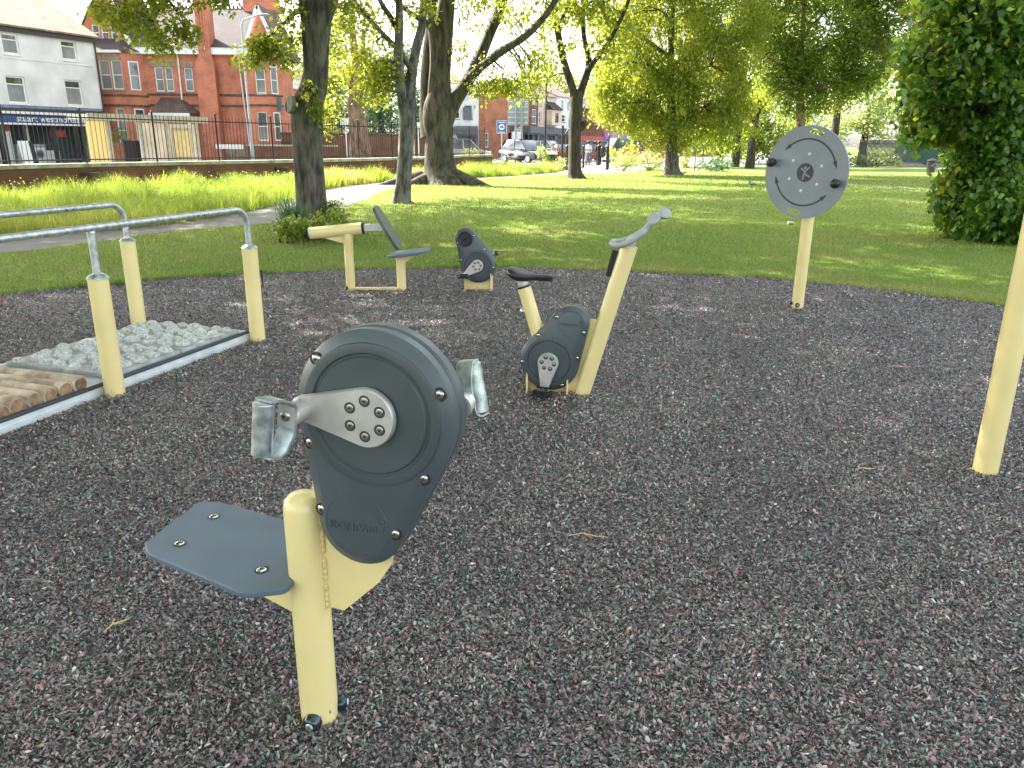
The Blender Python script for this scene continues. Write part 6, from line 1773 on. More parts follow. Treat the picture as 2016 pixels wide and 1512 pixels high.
# ---- tree 4: dark forked tree
YT4 = 36
t4 = thing('tree', 'dark slender tree forking into a wide V, standing in front of the park gate', 'tree', G(1133,352), 'park trees')
mb = MB()
limb(mb, [(1135,357,44),(1134,350,32),(1132,335,26),(1131,300,24),(1131,270,24),(1132,240,26),(1134,215,25),(1134,195,27),(1135,180,24)], YT4, 20, .14, 0, .2)
limb(mb, [(1142,252,16),(1150,244,12),(1153,240,8)], YT4, 10, 0, -.2, 1)
Pa, _ = limb(mb, [(1132,198,18),(1126,172,16),(1116,142,15),(1106,105,14),(1099,65,13),(1094,25,11),(1088,-30,9)], YT4, 14, 0, -.5, 1)
Pb, _ = limb(mb, [(1137,196,18),(1146,170,16),(1158,135,14),(1157,105,11),(1150,75,10),(1148,40,9),(1150,-20,7)], YT4, 14, 0, .5, 1.5)
Pc, _ = limb(mb, [(1158,138,13),(1172,118,10),(1190,95,9),(1207,68,8),(1222,38,8),(1238,0,7),(1250,-50,5)], YT4, 12, 0, -.4, 2.5)
Pd, _ = limb(mb, [(1097,50,9),(1110,30,7),(1120,0,6)], YT4, 8, 0, -.4, 2.5)
obj('trunk', mb, M['bark_dark'], t4, 60)
k = pxblobs([(1110,30,40,36,1,36),(1170,30,40,40,1,44),(1228,60,26,50,.9,34),(1070,60,20,40,.8,18),(1180,90,20,30,.7,16),(1128,95,16,20,.6,8),(1205,130,18,34,.7,18),(1140,0,70,20,1,36)], YT4, 1.0, -.2)
crown(t4, k, 15, .19, .22, 'leaf_lime', droop=.6)
mb = MB(); twigs(mb, k, Pa+Pb+Pc+Pd, 50, .014); obj('twigs', mb, M['bark_dark'], t4)
hi = blob_clusters((3,36.5,12.4), (5.5,5,4.2), 420, 8, -.05, .3)
crown(t4, hi, 15, .34, .5, 'leaf_mid', name='upper_crown')
upper_limbs(t4, Pb[-3], hi, 'bark_dark', 12, .08)

# ---- tree 5: large drooping tree
YT5 = 41.2
t5 = thing('tree', 'large drooping tree with dense bright green crown right of the park gate', 'tree', G(1322,345), 'park trees')
mb = MB()
P5, _ = limb(mb, [(1323,348,56),(1322,342,36),(1322,328,27),(1322,300,22),(1322,270,20),(1321,220,17),(1320,150,14),(1322,70,11),(1325,-60,8)], YT5, 18, .2, 0, .6)
br = []
for (x, y, dd_) in ((1240,120,-1.5),(1400,130,-1),(1200,60,1),(1440,80,1.2),(1270,200,-1.2),(1385,210,-1.2),(1300,20,-2)):
    o = min(P5, key=lambda p: abs(p.z - at(1322, y+50, YT5).z)); e_ = at(x, y, YT5+dd_)
    mb.tube([o, o.lerp(e_,.5)+Vector((0,0,.35)), e_], [.13,.08,.03], 8); br += [o.lerp(e_,.5)+Vector((0,0,.35)), e_]
obj('trunk', mb, M['bark'], t5, 60)
k = pxblobs([(1320,60,120,90,2.6,620),(1250,150,62,70,2.0,330),(1390,150,72,80,2.2,420),(1320,190,66,60,2.0,340),(1200,120,30,90,1.4,130),(1195,200,26,46,1.2,80),(1225,235,34,26,1.2,70),(1275,245,34,32,1.4,90),(1330,255,40,24,1.3,90),(1395,240,50,38,1.6,170),(1440,205,40,44,1.5,130),(1460,130,34,80,1.6,130),(1425,280,28,14,1.0,32),(1470,255,14,14,.8,14),(1290,285,20,14,.8,20),(1170,180,14,44,1.0,36),(1350,285,26,10,.8,16),(1320,-60,150,60,2.6,420),(1225,35,60,60,1.8,170),(1425,25,80,60,2,260),(1490,40,40,60,1.6,120)], YT5, 1.0, -.20)
crown(t5, k, 17, .17, .26, 'leaf_lime', droop=.9, aspect=.5)
mb = MB(); twigs(mb, k, br+P5[6:], 130, .02); obj('twigs', mb, M['bark_dark'], t5)
k = blob_clusters((8.2,41.2,12.6), (4.8,4,4), 420, 9, -.05, .3); crown(t5, k, 14, .34, .5, 'leaf_mid', name='upper_crown')

# ---- tree 6: darker spreading tree behind the disc
YT6 = 43.5
g = at(1577, 330, YT6)
t6 = thing('tree', 'darker spreading tree whose trunk stands behind the turning disc', 'tree', (g.x, g.y, 0), 'park trees')
mb = MB(); limb(mb, [(1577,345,34),(1577,335,24),(1577,300,20),(1576,250,18),(1575,205,17),(1575,160,14),(1578,90,10),(1585,-20,7)], YT6, 16, .15, 0, .6)
br = []
for (x, y, dd_) in ((1500,110,-1.5),(1660,100,-1),(1540,60,1),(1720,60,1.2),(1620,30,-1.2),(1530,180,-1.2),(1640,170,-2)):
    o = at(1575, min(200,y+60), YT6); e_ = at(x, y, YT6+dd_); mb.tube([o, o.lerp(e_,.5)+Vector((0,0,.3)), e_], [.12,.07,.03], 8); br += [o.lerp(e_,.4)+Vector((0,0,.3)), e_]
obj('trunk', mb, M['bark_red'], t6, 60)
k = pxblobs([(1610,50,120,70,2.4,520),(1530,120,50,44,1.8,170),(1620,130,70,44,2.0,260),(1700,110,60,54,1.8,210),(1740,40,40,60,1.6,120),(1490,60,40,60,1.6,120),(1560,185,50,24,1.4,90),(1640,180,56,26,1.6,110),(1520,165,26,20,1.0,36),(1690,165,34,20,1.2,46),(1545,215,24,10,.8,20),(1600,215,30,12,.8,24),(1600,-50,160,50,2.4,300),(1500,10,60,50,1.8,160),(1740,10,60,50,1.8,170),(1770,80,24,50,1.2,60),(1710,160,50,24,1.4,70)], YT6, 1.2, -.24)
crown(t6, k, 17, .19, .28, 'leaf_dark', droop=.3, aspect=.5)
crown(t6, pxblobs([(1520,175,30,24,1.2,30),(1600,205,60,20,1.6,46),(1680,180,40,20,1.2,30),(1555,100,60,50,2,30)], YT6+1.5, 1, -.2), 15, .19, .28, 'leaf_lime', name='lower_leaves', droop=.4)
mb = MB(); twigs(mb, k, br, 100, .018); obj('twigs', mb, M['bark_dark'], t6)
k = blob_clusters((16.4,43.5,12.0), (5.2,4,4), 420, 10, -.05, .3); crown(t6, k, 14, .34, .5, 'leaf_mid', name='upper_crown')

# ---- right hand close tree with large leaves
YT7 = 13.6
t7 = thing('tree', 'dense leafy tree close by at the right edge, its large leaves reaching the ground', 'tree', (9.3,14.2,0), 'park trees')
mb = MB(); mb.tube([(9.3,14.2,-.05),(9.3,14.2,1),(9.25,14.2,2.6),(9.1,14.1,5)], [.3,.2,.17,.1], 14)
br7 = []
for (x, y, dd_) in ((1830,100,-.6),(1880,30,-.3),(1850,210,-.5),(1940,160,-1.0),(1900,300,-.5),(1880,400,-.4),(1960,420,-.8),(1830,180,.2),(1990,80,-1)):
    e_ = at(x, y, YT7+dd_); o = Vector((9.25,14.2,max(.4,e_.z*.8))); mb.tube([o, o.lerp(e_,.5)+Vector((0,0,.15)), e_], [.05,.03,.01], 7); br7 += [o.lerp(e_,.5), e_]
mb7 = mb
k = pxblobs([(1905,60,90,80,1.1,210),(2010,60,80,90,1.2,180),(1862,130,48,56,.8,110),(1848,205,40,42,.7,84),(1925,190,80,80,1.2,210),(2010,200,70,90,1.2,180),(1808,262,16,14,.4,14),(1890,248,24,20,.6,36),(1945,305,36,44,.9,90),(1918,322,18,44,.6,60),(1935,340,26,40,.7,60),(1995,310,60,70,1.2,160),(1905,385,28,36,.8,80),(1942,392,54,50,1.1,160),(1985,410,60,58,1.1,150),(1916,430,34,30,.8,80),(1965,448,46,24,.9,80),(1860,20,50,44,.8,60),(1800,180,18,30,.4,20),(1815,110,22,30,.4,20),(1990,-20,90,40,1.2,120),(1890,-20,60,40,1,80)], YT7, .95, -.12, 1.3)
ins_ = pxblobs([(1960,240,60,200,.9,260),(1950,420,50,40,.7,80)], YT7+.9, 1, -.5)
crown(t7, k, 13, .125, .13, 'leaf_right', droop=.75, aspect=.82, flat=.8)
crown(t7, ins_[::2], 12, .13, .2, 'leaf_right', name='inner_crown', droop=.6, aspect=.8)
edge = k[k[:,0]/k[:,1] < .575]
crown(t7, edge, 5, .125, .15, 'leaf_lime', name='sun_tinted_leaves', droop=.7, aspect=.8, flat=.8)  # sun on the left edge put into the colour as lime leaves
crown(t7, k[::2], 7, .125, .15, 'leaf_right', name='young_leaves', droop=.7, aspect=.8, flat=.8)
twigs(mb7, k, br7, 90, .007); obj('trunk', mb7, M['bark_dark'], t7, 60)
hi = blob_clusters((9.6,14.6,6.6), (3.4,3.0,2.6), 320, 12, -.05, .6); crown(t7, hi, 13, .18, .25, 'leaf_right', name='upper_crown', aspect=.8)

# ---- reddish trunk tree beyond the railings
g = at(705, 300, 50)
t8 = thing('tree', 'reddish brown thick trunked tree standing beyond the railings', 'tree', (g.x, g.y, 0), 'trees beyond the railings')
mb = MB(); limb(mb, [(710,322,50),(708,305,42),(706,280,38),(704,250,34),(700,225,30),(697,200,28),(699,170,26),(702,140,18),(698,100,15),(694,60,13),(690,0,11)], 50, 20, .1, 0, .9, amp=.09); limb(mb, [(704,180,20),(709,150,14),(714,110,10),(716,60,9)], 50, 12, 0, .3, 2)
obj('trunk', mb, M['bark_red'], t8, 60)
k = pxblobs([(700,60,50,50,2,70),(660,130,34,40,1.6,50),(648,200,20,30,1.2,18),(640,240,20,26,1,24),(690,110,40,30,1.5,30),(740,190,22,22,1,18)], 50, 1, -.15); crown(t8, k, 15, .24, .34, 'leaf_lime', droop=.4)

# ---- distant trees, each its own thing
def far_tree(name, label, px, Y, blobs, m, size, grp, trunkw=.35, droop=.3):
    p = at(px, 290, Y); t = thing(name, label, 'tree', (p.x, Y, 0), grp)
    k = pxblobs(blobs, Y, 1, -.16, .35)
    zt = k[:,2].max()*.75; mb = MB(); mb.tube([(p.x,Y,-.05),(p.x,Y,zt*.5),(p.x+.2,Y,zt)], [trunkw,trunkw*.7,trunkw*.25], 9)
    rs = np.random.default_rng(int(px))
    for j in range(6):
        c = k[rs.integers(len(k))]; o = Vector((p.x+.05,Y,max(1.2,c[2]*.7))); mb.tube([o, o.lerp(Vector(c),.6)+Vector((0,0,.2)), Vector(c)], [.1,.06,.02], 6)
    obj('trunk', mb, M['bark_dark'], t, 60)
    crown(t, k, 16, size, size*1.5, m, droop=droop); return t
far_tree('tree', 'blue green tree behind the railings between the first two park trees', 640, 72, [(640,150,34,70,2.5,150),(640,235,30,34,2,70),(655,60,30,50,2,60)], 'leaf_blue', .34, 'distant trees')
far_tree('tree', 'dark conical conifer behind the railings left of the slim tree', 752, 70, [(752,240,34,32,2,110),(750,190,26,34,2,90),(748,140,18,30,1.6,50)], 'leaf_blue', .26, 'distant trees', droop=.8)
far_tree('tree', 'tall blue green tree beyond the garden wall, directly behind the slim tree', 800, 82, [(805,200,36,60,2.5,130),(790,130,36,50,2.5,90),(825,240,20,34,2,50)], 'leaf_blue', .36, 'distant trees')
far_tree('tree', 'pale distant tree seen between the slim tree and the great beech', 700, 88, [(700,180,50,60,3,140),(715,240,50,30,2.5,90)], 'leaf_mid', .38, 'distant trees')
far_tree('tree', 'low bright tree beside the corner of the big red house', 566, 66, [(575,120,18,30,1.5,40),(560,160,8,14,1,12),(585,80,16,24,1.2,24)], 'leaf_lime', .26, 'distant trees', .15)
far_tree('tree', 'small bright tree behind the dark brick terrace', 1090, 116, [(1090,160,30,24,3,60),(1125,170,20,22,2.5,36),(1050,155,22,14,2.5,30)], 'leaf_lime', .45, 'distant trees')
far_tree('tree', 'distant tree in the gap above the pale blue white building', 905, 110, [(905,175,22,14,2.5,34),(885,160,18,12,2.5,20)], 'leaf_mid', .45, 'distant trees')
far_tree('tree', 'dark tree behind and right of the large drooping tree', 1480, 66, [(1490,200,40,60,2.5,150),(1470,280,40,30,2,90),(1510,270,40,36,2,100)], 'leaf_dark', .30, 'distant trees')
far_tree('tree', 'bright yellow green tree between the drooping tree and the darker spreading tree', 1480, 54, [(1480,215,26,30,1.8,50),(1500,190,20,16,1.4,20)], 'leaf_lime', .24, 'distant trees')
far_tree('tree', 'dark evergreen behind the turning disc', 1560, 70, [(1550,250,44,50,2.5,150),(1600,260,44,44,2.5,130)], 'leaf_dark', .30, 'distant trees')
far_tree('tree', 'pale olive tree behind the lawn, right of the turning disc', 1700, 66, [(1700,200,46,60,2.5,150),(1680,265,44,30,2,80),(1740,240,36,44,2,90)], 'leaf_bush', .26, 'distant trees')
far_tree('tree', 'tall olive tree left of the green fence screen', 1770, 72, [(1770,170,40,60,2.5,120),(1790,100,30,40,2.5,60)], 'leaf_bush', .28, 'distant trees')
far_tree('tree', 'copper leaved tree high behind the close tree at the right', 1830, 70, [(1820,60,26,50,2.5,70),(1840,110,20,30,2,40),(1850,20,30,40,2,50)], 'leaf_copper', .30, 'distant trees')
far_tree('tree', 'green tree behind the palisade, mostly hidden by the close tree', 1860, 78, [(1850,200,50,60,3,120),(1880,150,40,60,3,100)], 'leaf_mid', .34, 'distant trees')
far_tree('tree', 'dark hedge like tree low at the far end of the lawn', 1420, 72, [(1430,262,40,40,2,130),(1390,280,30,26,2,60)], 'leaf_dark', .28, 'distant trees')
far_tree('tree', 'tall tree behind the brick range, above the sunny gate bushes', 1250, 115, [(1230,180,60,40,4,150),(1180,200,30,40,3,60),(1300,200,60,30,4,80)], 'leaf_mid', .5, 'distant trees')
far_tree('tree', 'tall dark tree filling the gap behind the drooping tree and the darker spreading tree', 1450, 58, [(1455,120,70,100,2.5,260),(1440,10,90,60,2.5,160),(1480,200,40,40,2,80)], 'leaf_mid', .24, 'distant trees')
far_tree('tree', 'tall tree directly behind the large drooping tree', 1330, 60, [(1300,80,110,90,2.5,330),(1230,150,50,60,2,110),(1370,150,70,60,2,130)], 'leaf_mid', .26, 'distant trees')
far_tree('tree', 'tall dense tree directly behind the darker spreading tree', 1640, 60, [(1620,70,120,80,2.5,330),(1700,110,60,60,2,130),(1560,130,60,50,2,130)], 'leaf_dark', .26, 'distant trees')
# hedges
def shrub(label, px, py, rx, ry, dm, n, m, size, per=14, name='shrub', cat='shrub', droop=-.3, grp=None, z0=None, stems=8, Y=None):
    base = G(px, py) if Y is None else Vector((at(px, py, Y).x, Y, 0)); kk_ = ppm(base.y, .5)
    t = thing(name, label, cat, base, grp); SEED[0] += 1
    k = blob_clusters((base.x, base.y, ry/kk_*.95), (rx/kk_, dm, ry/kk_), n, SEED[0], -.25, 1.2, .6); k = k[k[:,2] > .03]
    mb = MB(); rs = np.random.default_rng(SEED[0])
    for j in range(stems):
        c = Vector(k[rs.integers(len(k))]); b_ = base + Vector((rs.normal()*.1, rs.normal()*.1, 0)); mb.tube([b_, b_.lerp(c,.5)+Vector((0,0,.08)), c], [.018,.012,.004], 5)
    obj('stems', mb, M['bark_dark'], t); crown(t, k, per, size, size*.8, m, name='foliage', droop=droop); return t
shrub('pale flowering bush immediately right of the gate', 1228, 337, 24, 16, .9, 60, 'leaf_bush', .12)
shrub('light green bush left of the drooping tree trunk', 1275, 336, 26, 18, 1.0, 70, 'leaf_bush', .13)
shrub('taller bright leafy bush behind the pale flowering one', 1225, 328, 30, 24, 1.0, 60, 'leaf_lime', .15)
shrub('orange tinted bush behind the drooping tree trunk', 1290, 328, 28, 22, 1.0, 60, 'leaf_red', .15)
shrub('grey green spiky bush right of the side gate', 1408, 338, 30, 13, .9, 70, 'leaf_blue', .14)
shrub('small bright bush just right of the drooping tree trunk', 1352, 330, 14, 16, .8, 34, 'leaf_lime', .14)
shrub('pale leafy plant immediately left of the litter bin', 1068, 334, 14, 22, .7, 44, 'leaf_bush', .13)
shrub('small light bush between the litter bin and the gate post', 1105, 336, 10, 12, .6, 30, 'leaf_bush', .11)
shrub('dark ivy and bramble at the foot of the grey tree, left side', 582, 476, 30, 22, .5, 80, 'leaf_dark', .075, 13)
shrub('tangled shoots at the foot of the grey tree, right side', 648, 470, 34, 24, .6, 80, 'leaf_dark', .07, 12)
shrub('taller dark leafy shoots right behind the grey trunk base', 660, 440, 22, 22, .4, 60, 'leaf_dark', .07, 10)
shrub('shrub growing out of the brick planter', 235, 240, 24, 34, .7, 90, 'leaf_mid', .13, 13, Y=50.2)
shrub('low leafy weed growing at the wall below the yellow panel', 222, 362, 22, 16, .3, 40, 'leaf_lime', .07, 11)
shrub('leafy weed on the wall at the left of the tall grass', 112, 372, 16, 14, .3, 26, 'leaf_lime', .07, 11)
shrub('pale weeds at the end of the low brick wall', 925, 320, 18, 16, .4, 40, 'leaf_lime', .12, 11)
shrub('dark clipped hedge behind the low forecourt wall', 640, 288, 26, 16, .8, 60, 'leaf_blue', .2, 13, Y=57)
shrub('low dark undergrowth at the far right end of the lawn', 1640, 300, 60, 14, 1.5, 110, 'leaf_dark', .24, 13, Y=62)
shrub('low dark undergrowth along the foot of the palisade', 1730, 300, 46, 12, 1.5, 80, 'leaf_bush', .22, 13, Y=61.5)
# iris like blades left of tree 1
def blades_np(P_, h, w, seed, lean=.35, bend=.0):
    g = np.random.default_rng(seed); n = len(P_)
    hh = h*(.55+.75*g.random(n)); az = g.random(n)*2*PI; la_ = np.abs(g.normal(size=n))*lean
    d = np.stack([np.cos(az)*la_, np.sin(az)*la_, np.ones(n)],1); d /= np.linalg.norm(d,axis=1)[:,None]
    sa = g.random(n)*2*PI; s = np.stack([np.cos(sa), np.sin(sa), np.zeros(n)],1)*(w*(.6+.8*g.random(n)))[:,None]/2
    return d, hh, s, g
def grass_tri(name, P_, h, w, m, seed, lean=.4, kind='stuff', label=None, rb=0.0):
    d, hh, s, g = blades_np(P_, h, w, seed, lean); n = len(P_)
    V = np.stack([P_-s, P_+s, P_+d*hh[:,None]],1).reshape(-1,3); F_ = np.arange(n*3).reshape(-1,3)
    rn = np.array([noise.noise(Vector((x*.5,y*.5,1.7))) for x, y in P_[::8,:2]]); rn = np.repeat(rn, 8)[:n]
    rnd = np.clip(.42 + rn*1.1 + g.normal(size=n)*.2 + rb, 0, 1)
    o = obj_np(name, V, F_, M[m], rnd); tag(o, label, None, None, kind); return o
def grass_bent(name, P_, h, w, m, seed, lean=.35, label=None, rb=0.0):
    d, hh, s, g = blades_np(P_, h, w, seed, lean*.5); n = len(P_)
    hh = hh*np.clip(1+1.1*np.array([noise.noise(Vector((x*.9,y*.9,2.2))) for x, y in P_[:,:2]]), .45, 1.6)
    mid = P_ + d*(hh*.55)[:,None]; az = g.random(n)*2*PI
    tip = mid + (d + np.stack([np.cos(az),np.sin(az),-g.random(n)*.4],1)*lean)*(hh*.5)[:,None]
    V = np.stack([P_-s,P_+s,mid+s*.7,mid-s*.7,tip],1).reshape(-1,3)
    b = np.arange(n)*5
    F_ = np.concatenate([np.stack([b,b+1,b+2],1), np.stack([b,b+2,b+3],1), np.stack([b+3,b+2,b+4],1)])
    rn = np.array([noise.noise(Vector((x*.4,y*.4,7.7))) for x, y in P_[:,:2]])
    rnd = np.clip(.42 + rn*.8 + g.normal(size=n)*.2 + rb, 0, 1)
    o = obj_np(name, V, F_, M[m], np.tile(rnd,3)); tag(o, label, None, None, 'stuff'); return o
def sample(x0, x1, y0, y1, n, seed):
    g = np.random.default_rng(seed); return np.stack([x0+(x1-x0)*g.random(n), y0+(y1-y0)*g.random(n), np.zeros(n)],1)
def inview(P_, m=1.0): return np.abs(P_[:,0]) < .70*P_[:,1]+m
mp = [tuple(p) for p in dense]
platf = [tuple((XW @ Vector(q)).xy) for q in ((-1.7,.04,0),(LW+.05,.04,0),(LW+.05,WID-.05,0),(-1.7,WID-.05,0))]
# lawn
parts = []
for (ya, yb, xw, dens, h, w, sd_) in ((7.2,12,9,2600,.035,.006,1),(12,18,13,1000,.045,.010,2),(18,28,20,380,.05,.018,3),(28,48,34,90,.06,.04,4)):
    n = int((yb-ya)*2*xw*dens); P_ = sample(-xw, xw, ya, yb, n, sd_); P_ = P_[inview(P_, .6)]
    P_ = P_[~pip(P_[:,:2], mp)]; P_ = P_[~pip(P_[:,:2], path_poly)]
    grass_tri('grass', P_, h, w, 'grass', sd_, .7, label='short mown lawn grass %s' % {1:'along the edge of the play surface',2:'around the nearest tree',3:'in the middle of the park',4:'towards the far side of the park'}[sd_])
# ragged fringe of longer blades on the mulch edge
g_ = np.random.default_rng(5); ee = [p for p in dense if p[1] > 5.5 and abs(p[0]) < .72*p[1]+.5]
P_ = np.array([ee[i] for i in g_.integers(0, len(ee), 9000)]); P_ = np.concatenate([P_ + g_.normal(size=P_.shape)*.035 + np.array([0,.03]), np.zeros((len(P_),1))],1)
grass_bent('grass_fringe', P_, .065, .005, 'grass', 21, .6, 'longer grass along the edge of the dark rubber surface')
# meadow
mead = [tuple(p) for p in pus] + [(p.x+.1, p.y) for p in wl[::-1]] + [(-16,12)]
mead = [(-16,12),(-14,9.3)] + [tuple(p) for p in pus[4:]] + [(1.6,45.5),(-.8,48.8)] + [(p.x+.35, p.y-.15) for p in wl[::-1]]
P_ = sample(-16, 3, 9, 50, 420000, 31); P_ = P_[pip(P_[:,:2], mead) & inview(P_, .6)]
near = P_[P_[:,1] < 24]; far = P_[P_[:,1] >= 24]
grass_bent('meadow_grass', near, .34, .011, 'meadow', 32, .55, 'tall uncut grass between the path and the brick wall')
grass_bent('meadow_grass', far, .38, .020, 'meadow', 33, .55, 'tall uncut grass along the far part of the brick wall')
# seed heads and flowers
P_ = sample(-16, 3, 11, 48, 5200, 35); P_ = P_[pip(P_[:,:2], mead) & inview(P_, .4)]
g_ = np.random.default_rng(36); n = len(P_); zz = .33+.22*g_.random(n); sz = .007+.013*g_.random(n)**2*(1+P_[:,1]/22); c = P_ + np.stack([g_.normal(size=n)*.03, g_.normal(size=n)*.03, zz],1)
OCT = np.array([[1,0,0],[0,1,0],[-1,0,0],[0,-1,0],[0,0,1.0],[0,0,-1]]); OF = np.array([[0,1,4],[1,2,4],[2,3,4],[3,0,4],[1,0,5],[2,1,5],[3,2,5],[0,3,5]])
V = (c[:,None,:] + OCT[None]*sz[:,None,None]).reshape(-1,3); F_ = (np.arange(n)[:,None,None]*6 + OF[None]).reshape(-1,3)
pal = np.array([(.62,.48,.24),(.72,.50,.08),(.70,.66,.52),(.60,.30,.08),(.50,.42,.22)]); ci = g_.choice(5, n, p=[.36,.28,.16,.08,.12]); col = np.repeat(pal[ci], 8, axis=0)
tag(obj_np('wildflowers', V, F_, M['flower'], None, col=col), 'yellow and tan flower heads scattered in the tall grass', None, None, 'stuff')
# iris blades
b_ = G(580, 455); g_ = np.random.default_rng(40); P_ = np.stack([b_.x+g_.normal(size=160)*.12, b_.y+g_.normal(size=160)*.12, np.zeros(160)],1)
o = grass_bent('iris_leaves', P_, .55, .03, 'leaf_blue', 41, .3, 'clump of upright blue green leaves at the left foot of the grey tree')

# ---- shredded rubber chips
def chips(name, P_, smin, smax, seed, label, z0=.006, zadd=None):
    g = np.random.default_rng(seed); n = len(P_)
    L = smin + (smax-smin)*g.random(n)**2.2; Wd = L*(.22+.35*g.random(n)); az = g.random(n)*2*PI
    pitch = g.normal(size=n)*.5; roll = g.normal(size=n)*.75
    d = np.stack([np.cos(az)*np.cos(pitch), np.sin(az)*np.cos(pitch), np.sin(pitch)],1)
    s0 = np.stack([-np.sin(az), np.cos(az), np.zeros(n)],1); u0 = np.cross(d, s0)
    s = s0*np.cos(roll)[:,None] + u0*np.sin(roll)[:,None]; u = np.cross(d, s)
    c = P_.copy(); c[:,2] = z0 + g.random(n)*.009 + np.abs(np.sin(pitch))*L*.3
    und = np.array([noise.noise(Vector((x*1.1,y*1.1,4.4))) + .5*noise.noise(Vector((x*3.3,y*3.3,8.4))) for x, y in P_[:,:2]])
    c[:,2] += np.clip(und,0,1)*.014 + (zadd if zadd is not None else 0)
    a = lambda x, y, zz: c + d*(L*x)[:,None] + s*(Wd*y)[:,None] + u*(Wd*zz)[:,None]
    j = lambda: .75+.5*g.random(n)
    V = np.stack([a(-.5*np.ones(n), .1*np.ones(n), np.zeros(n)), a(-.18*j(), -.5*j(), -.12*np.ones(n)), a(.25*j(), -.42*j(), -.12*np.ones(n)), a(.5*np.ones(n), -.05*np.ones(n), np.zeros(n)), a(.2*j(), .5*j(), -.12*np.ones(n)), a(-.25*j(), .45*j(), -.12*np.ones(n))],1)
    V = V.reshape(-1,3); b = np.arange(n)*6
    F_ = np.concatenate([np.stack([b,b+1,b+2,b+3],1), np.stack([b,b+3,b+4,b+5],1)])
    base = np.array([(.046,.037,.040),(.074,.064,.064),(.034,.054,.045),(.060,.092,.076),(.098,.052,.056),(.12,.105,.098),(.18,.165,.155),(.016,.015,.015)])
    ci = g.choice(8, n, p=[.20,.19,.12,.09,.12,.12,.028,.132]); col = base[ci]*(2.0+1.9*g.random((n,1)))*(1+.20*und[:,None]*np.array([1.1,1.0,.85]))
    return obj_np(name, V, F_, M['chip'], None, col=np.tile(col,(2,1))), label
def put(name, ya, yb, dens, smin, smax, seed, lb):
    xw = .72*yb+.5; n = int((yb-ya)*2*xw*dens); P_ = sample(-xw, xw, ya, yb, n, seed); P_ = P_[inview(P_, .45)]
    P_ = P_[pip(P_[:,:2], mp)]; P_ = P_[~pip(P_[:,:2], platf)]
    o, l = chips(name, P_, smin, smax, seed, lb); tag(o, lb, None, None, 'stuff')
put('rubber_chips', 1.2, 2.7, 34000, .006, .022, 51, 'loose dark shredded rubber chips nearest the camera')
put('rubber_chips', 2.7, 4.4, 20000, .007, .023, 52, 'dark shredded rubber chips around the exercise bike')
put('rubber_chips', 4.4, 6.8, 10000, .009, .025, 53, 'dark shredded rubber chips in the middle of the surface')
put('rubber_chips', 6.8, 10.3, 4500, .012, .030, 54, 'dark shredded rubber chips at the far edge of the surface')
# chips heaped against the feet of the posts
pl_ = [((PX,PY),.052,500),((b0.x,b0.y),.055,420),((2.35,3.52),.058,420)] + [((W(u,v,0).x, W(u,v,0).y),.06,260) for u, v in posts[:4]] + [((G(1569,608).x,G(1569,608).y),.057,220),((G(691,572).x,G(691,572).y),.05,160),((G(791,572).x,G(791,572).y),.05,160)]
Q = []; Z = []
g_ = np.random.default_rng(90)
for (cx_, cy_), rr_, n_ in pl_:
    a_ = g_.random(n_)*2*PI; d_ = np.abs(g_.normal(size=n_))*.05; rad_ = rr_ + d_ + .002
    Q.append(np.stack([cx_+rad_*np.cos(a_), cy_+rad_*np.sin(a_), np.zeros(n_)],1)); Z.append(np.clip(.020-d_*.3,0,.02)*(.5+.5*np.sin(a_*2+cx_))*g_.random(n_)*1.3)
o, l = chips('rubber_chips', np.concatenate(Q), .008, .022, 91, '', zadd=np.concatenate(Z)); tag(o, 'rubber chips heaped against the feet of the yellow posts', None, None, 'stuff')
# pale wood and leaf litter on the chips, denser towards the far grass edge and by the walkway
def litter(name, P_, smin, smax, seed, lb, z=.016):
    g = np.random.default_rng(seed); n = len(P_); L = smin+(smax-smin)*g.random(n)**2; Wd = L*(.12+.35*g.random(n)**2); az = g.random(n)*2*PI
    d = np.stack([np.cos(az),np.sin(az),g.normal(size=n)*.18],1); s = np.stack([-np.sin(az),np.cos(az),g.normal(size=n)*.3],1); c = P_.copy(); c[:,2] = z+g.random(n)*.006
    V = np.stack([c-d*(L*.5)[:,None], c-s*(Wd*.5)[:,None]+np.array([0,0,.003]), c+d*(L*.5)[:,None], c+s*(Wd*.5)[:,None]+np.array([0,0,.003])],1).reshape(-1,3)
    pal = np.array([(.46,.36,.22),(.55,.47,.34),(.30,.18,.09),(.40,.28,.10),(.62,.58,.50)]); col = pal[g.choice(5,n,p=[.3,.22,.22,.12,.14])]*(.7+.6*g.random((n,1)))
    tag(obj_np(name, V, np.arange(n*4).reshape(-1,4), M['litter'], None, col=col), lb, None, None, 'stuff')
P_ = sample(-3, 3, 1.3, 3.6, 900, 61); P_ = P_[inview(P_,.3)]; litter('leaf_litter', P_, .008, .034, 62, 'pale bits of straw and wood lying on the near rubber chips')
P_ = sample(-8, 8, 3.4, 10.2, 60000, 63); g_ = np.random.default_rng(64)
wgt = np.clip((P_[:,1]-4.5)/4.5, .03, 1)**1.6; P_ = P_[(g_.random(len(P_)) < wgt*.75) & pip(P_[:,:2], mp) & inview(P_,.3) & ~pip(P_[:,:2], platf)]
litter('leaf_litter', P_, .010, .038, 65, 'brown and pale leaf litter on the rubber chips towards the lawn')
P_ = np.array([tuple(XW @ Vector((random.uniform(-1.4,LW), .03-abs(random.gauss(0,.05)), 0))) for _ in range(900)]); litter('leaf_litter', P_, .008, .026, 66, 'brown debris collected along the walkway edge', .014)
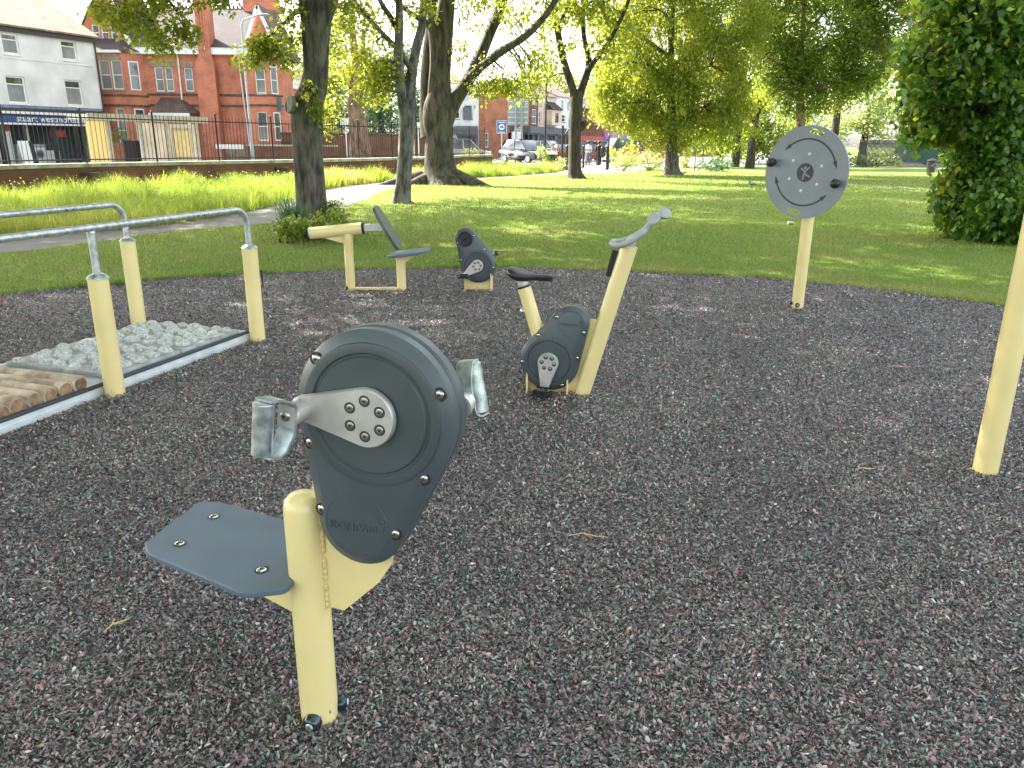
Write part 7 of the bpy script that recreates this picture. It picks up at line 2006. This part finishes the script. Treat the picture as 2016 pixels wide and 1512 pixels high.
# a few longer straws
def straw(name, px, py, L, ang, lb):
    g = G(px, py); mb = MB(); d = Vector((math.cos(ang), math.sin(ang), 0)); s = Vector((-d.y, d.x, 0))
    mb.tube([g+Vector((0,0,.02))-d*L/2, g+Vector((0,0,.026))-d*L*.15+s*L*.12, g+Vector((0,0,.022))+d*L*.2+s*L*.05, g+Vector((0,0,.018))+d*L/2+s*L*.1], [.0015,.003,.0028,.001], 6)
    mb.tube([g+Vector((0,0,.024))-d*L*.1+s*L*.1, g+Vector((0,0,.024))+d*L*.1-s*L*.08], [.0022,.001], 5)
    o = obj(name, mb, M['straw'], base=g); tag(o, lb, 'twig', 'dry twigs on the rubber surface')
M['straw'] = mat('dry_straw', (.55,.42,.18), .8)
straw('dry_twig', 1158, 1066, .16, R(-8), 'curled straw coloured twig lying in the open middle of the surface')
straw('dry_twig', 1705, 932, .12, R(8), 'thin pale twig left of the base of the tall yellow pole')
straw('dry_twig', 1240, 1250, .05, R(60), 'tiny pale twig lying below the curled straw coloured one')
straw('dry_twig', 236, 1240, .10, R(55), 'short straw lying left of the foreground post')
straw('dry_twig', 1770, 728, .14, R(-8), 'pale stick lying behind the left side of the tall yellow pole')

# ---- unseen trees added outside the frame, crowns shaped to shade the surface
def shade_tree(label, x, y, h0, rx, ry, rz, n, sd_, extra=()):
    t = thing('tree', label, 'tree', (x,y,0), 'park trees'); mb = MB(); mb.tube([(x,y,-.05),(x,y,h0*.6),(x,y,h0+rz)], [.3,.22,.08], 14); obj('trunk', mb, M['bark'], t)
    k = blob_clusters((x,y,h0+rz*.9), (rx,ry,rz), int(n*1.3), sd_, -.2, .4)
    for e in extra: k = np.concatenate([k, blob_clusters(e[0], e[1], e[2], sd_+9, -.08, .4)])
    crown(t, k, 15, .30, .5, 'leaf_mid')
shade_tree('unseen spreading tree added for shade just left of the picture beside the walkway', -10.5, 6.5, 4.5, 5.0, 5.0, 4.0, 700, 81, [((-5.0,7.0,9.5),(4.0,3.6,2.6),520), ((-1.5,9.5,10),(3.6,3.4,2.4),420), ((-5,2.5,9.5),(3.5,3.5,2.5),400)])
shade_tree('unseen spreading tree added for shade left of the picture between the path and the walkway', -13.0, 13.5, 5.6, 6.0, 5.2, 3.6, 900, 84, [((-16.5,19.5,9.2),(4.5,4.5,2.8),420), ((-15.2,24.0,10.3),(4,4,3),300)])
shade_tree('unseen spreading tree added for shade left of and behind the camera', -8.5, 0.0, 4.5, 5.5, 5.0, 4.0, 700, 82)
shade_tree('unseen spreading tree added for shade behind the camera', 0.5, -6.0, 5.0, 6.0, 4.5, 4.0, 500, 83)
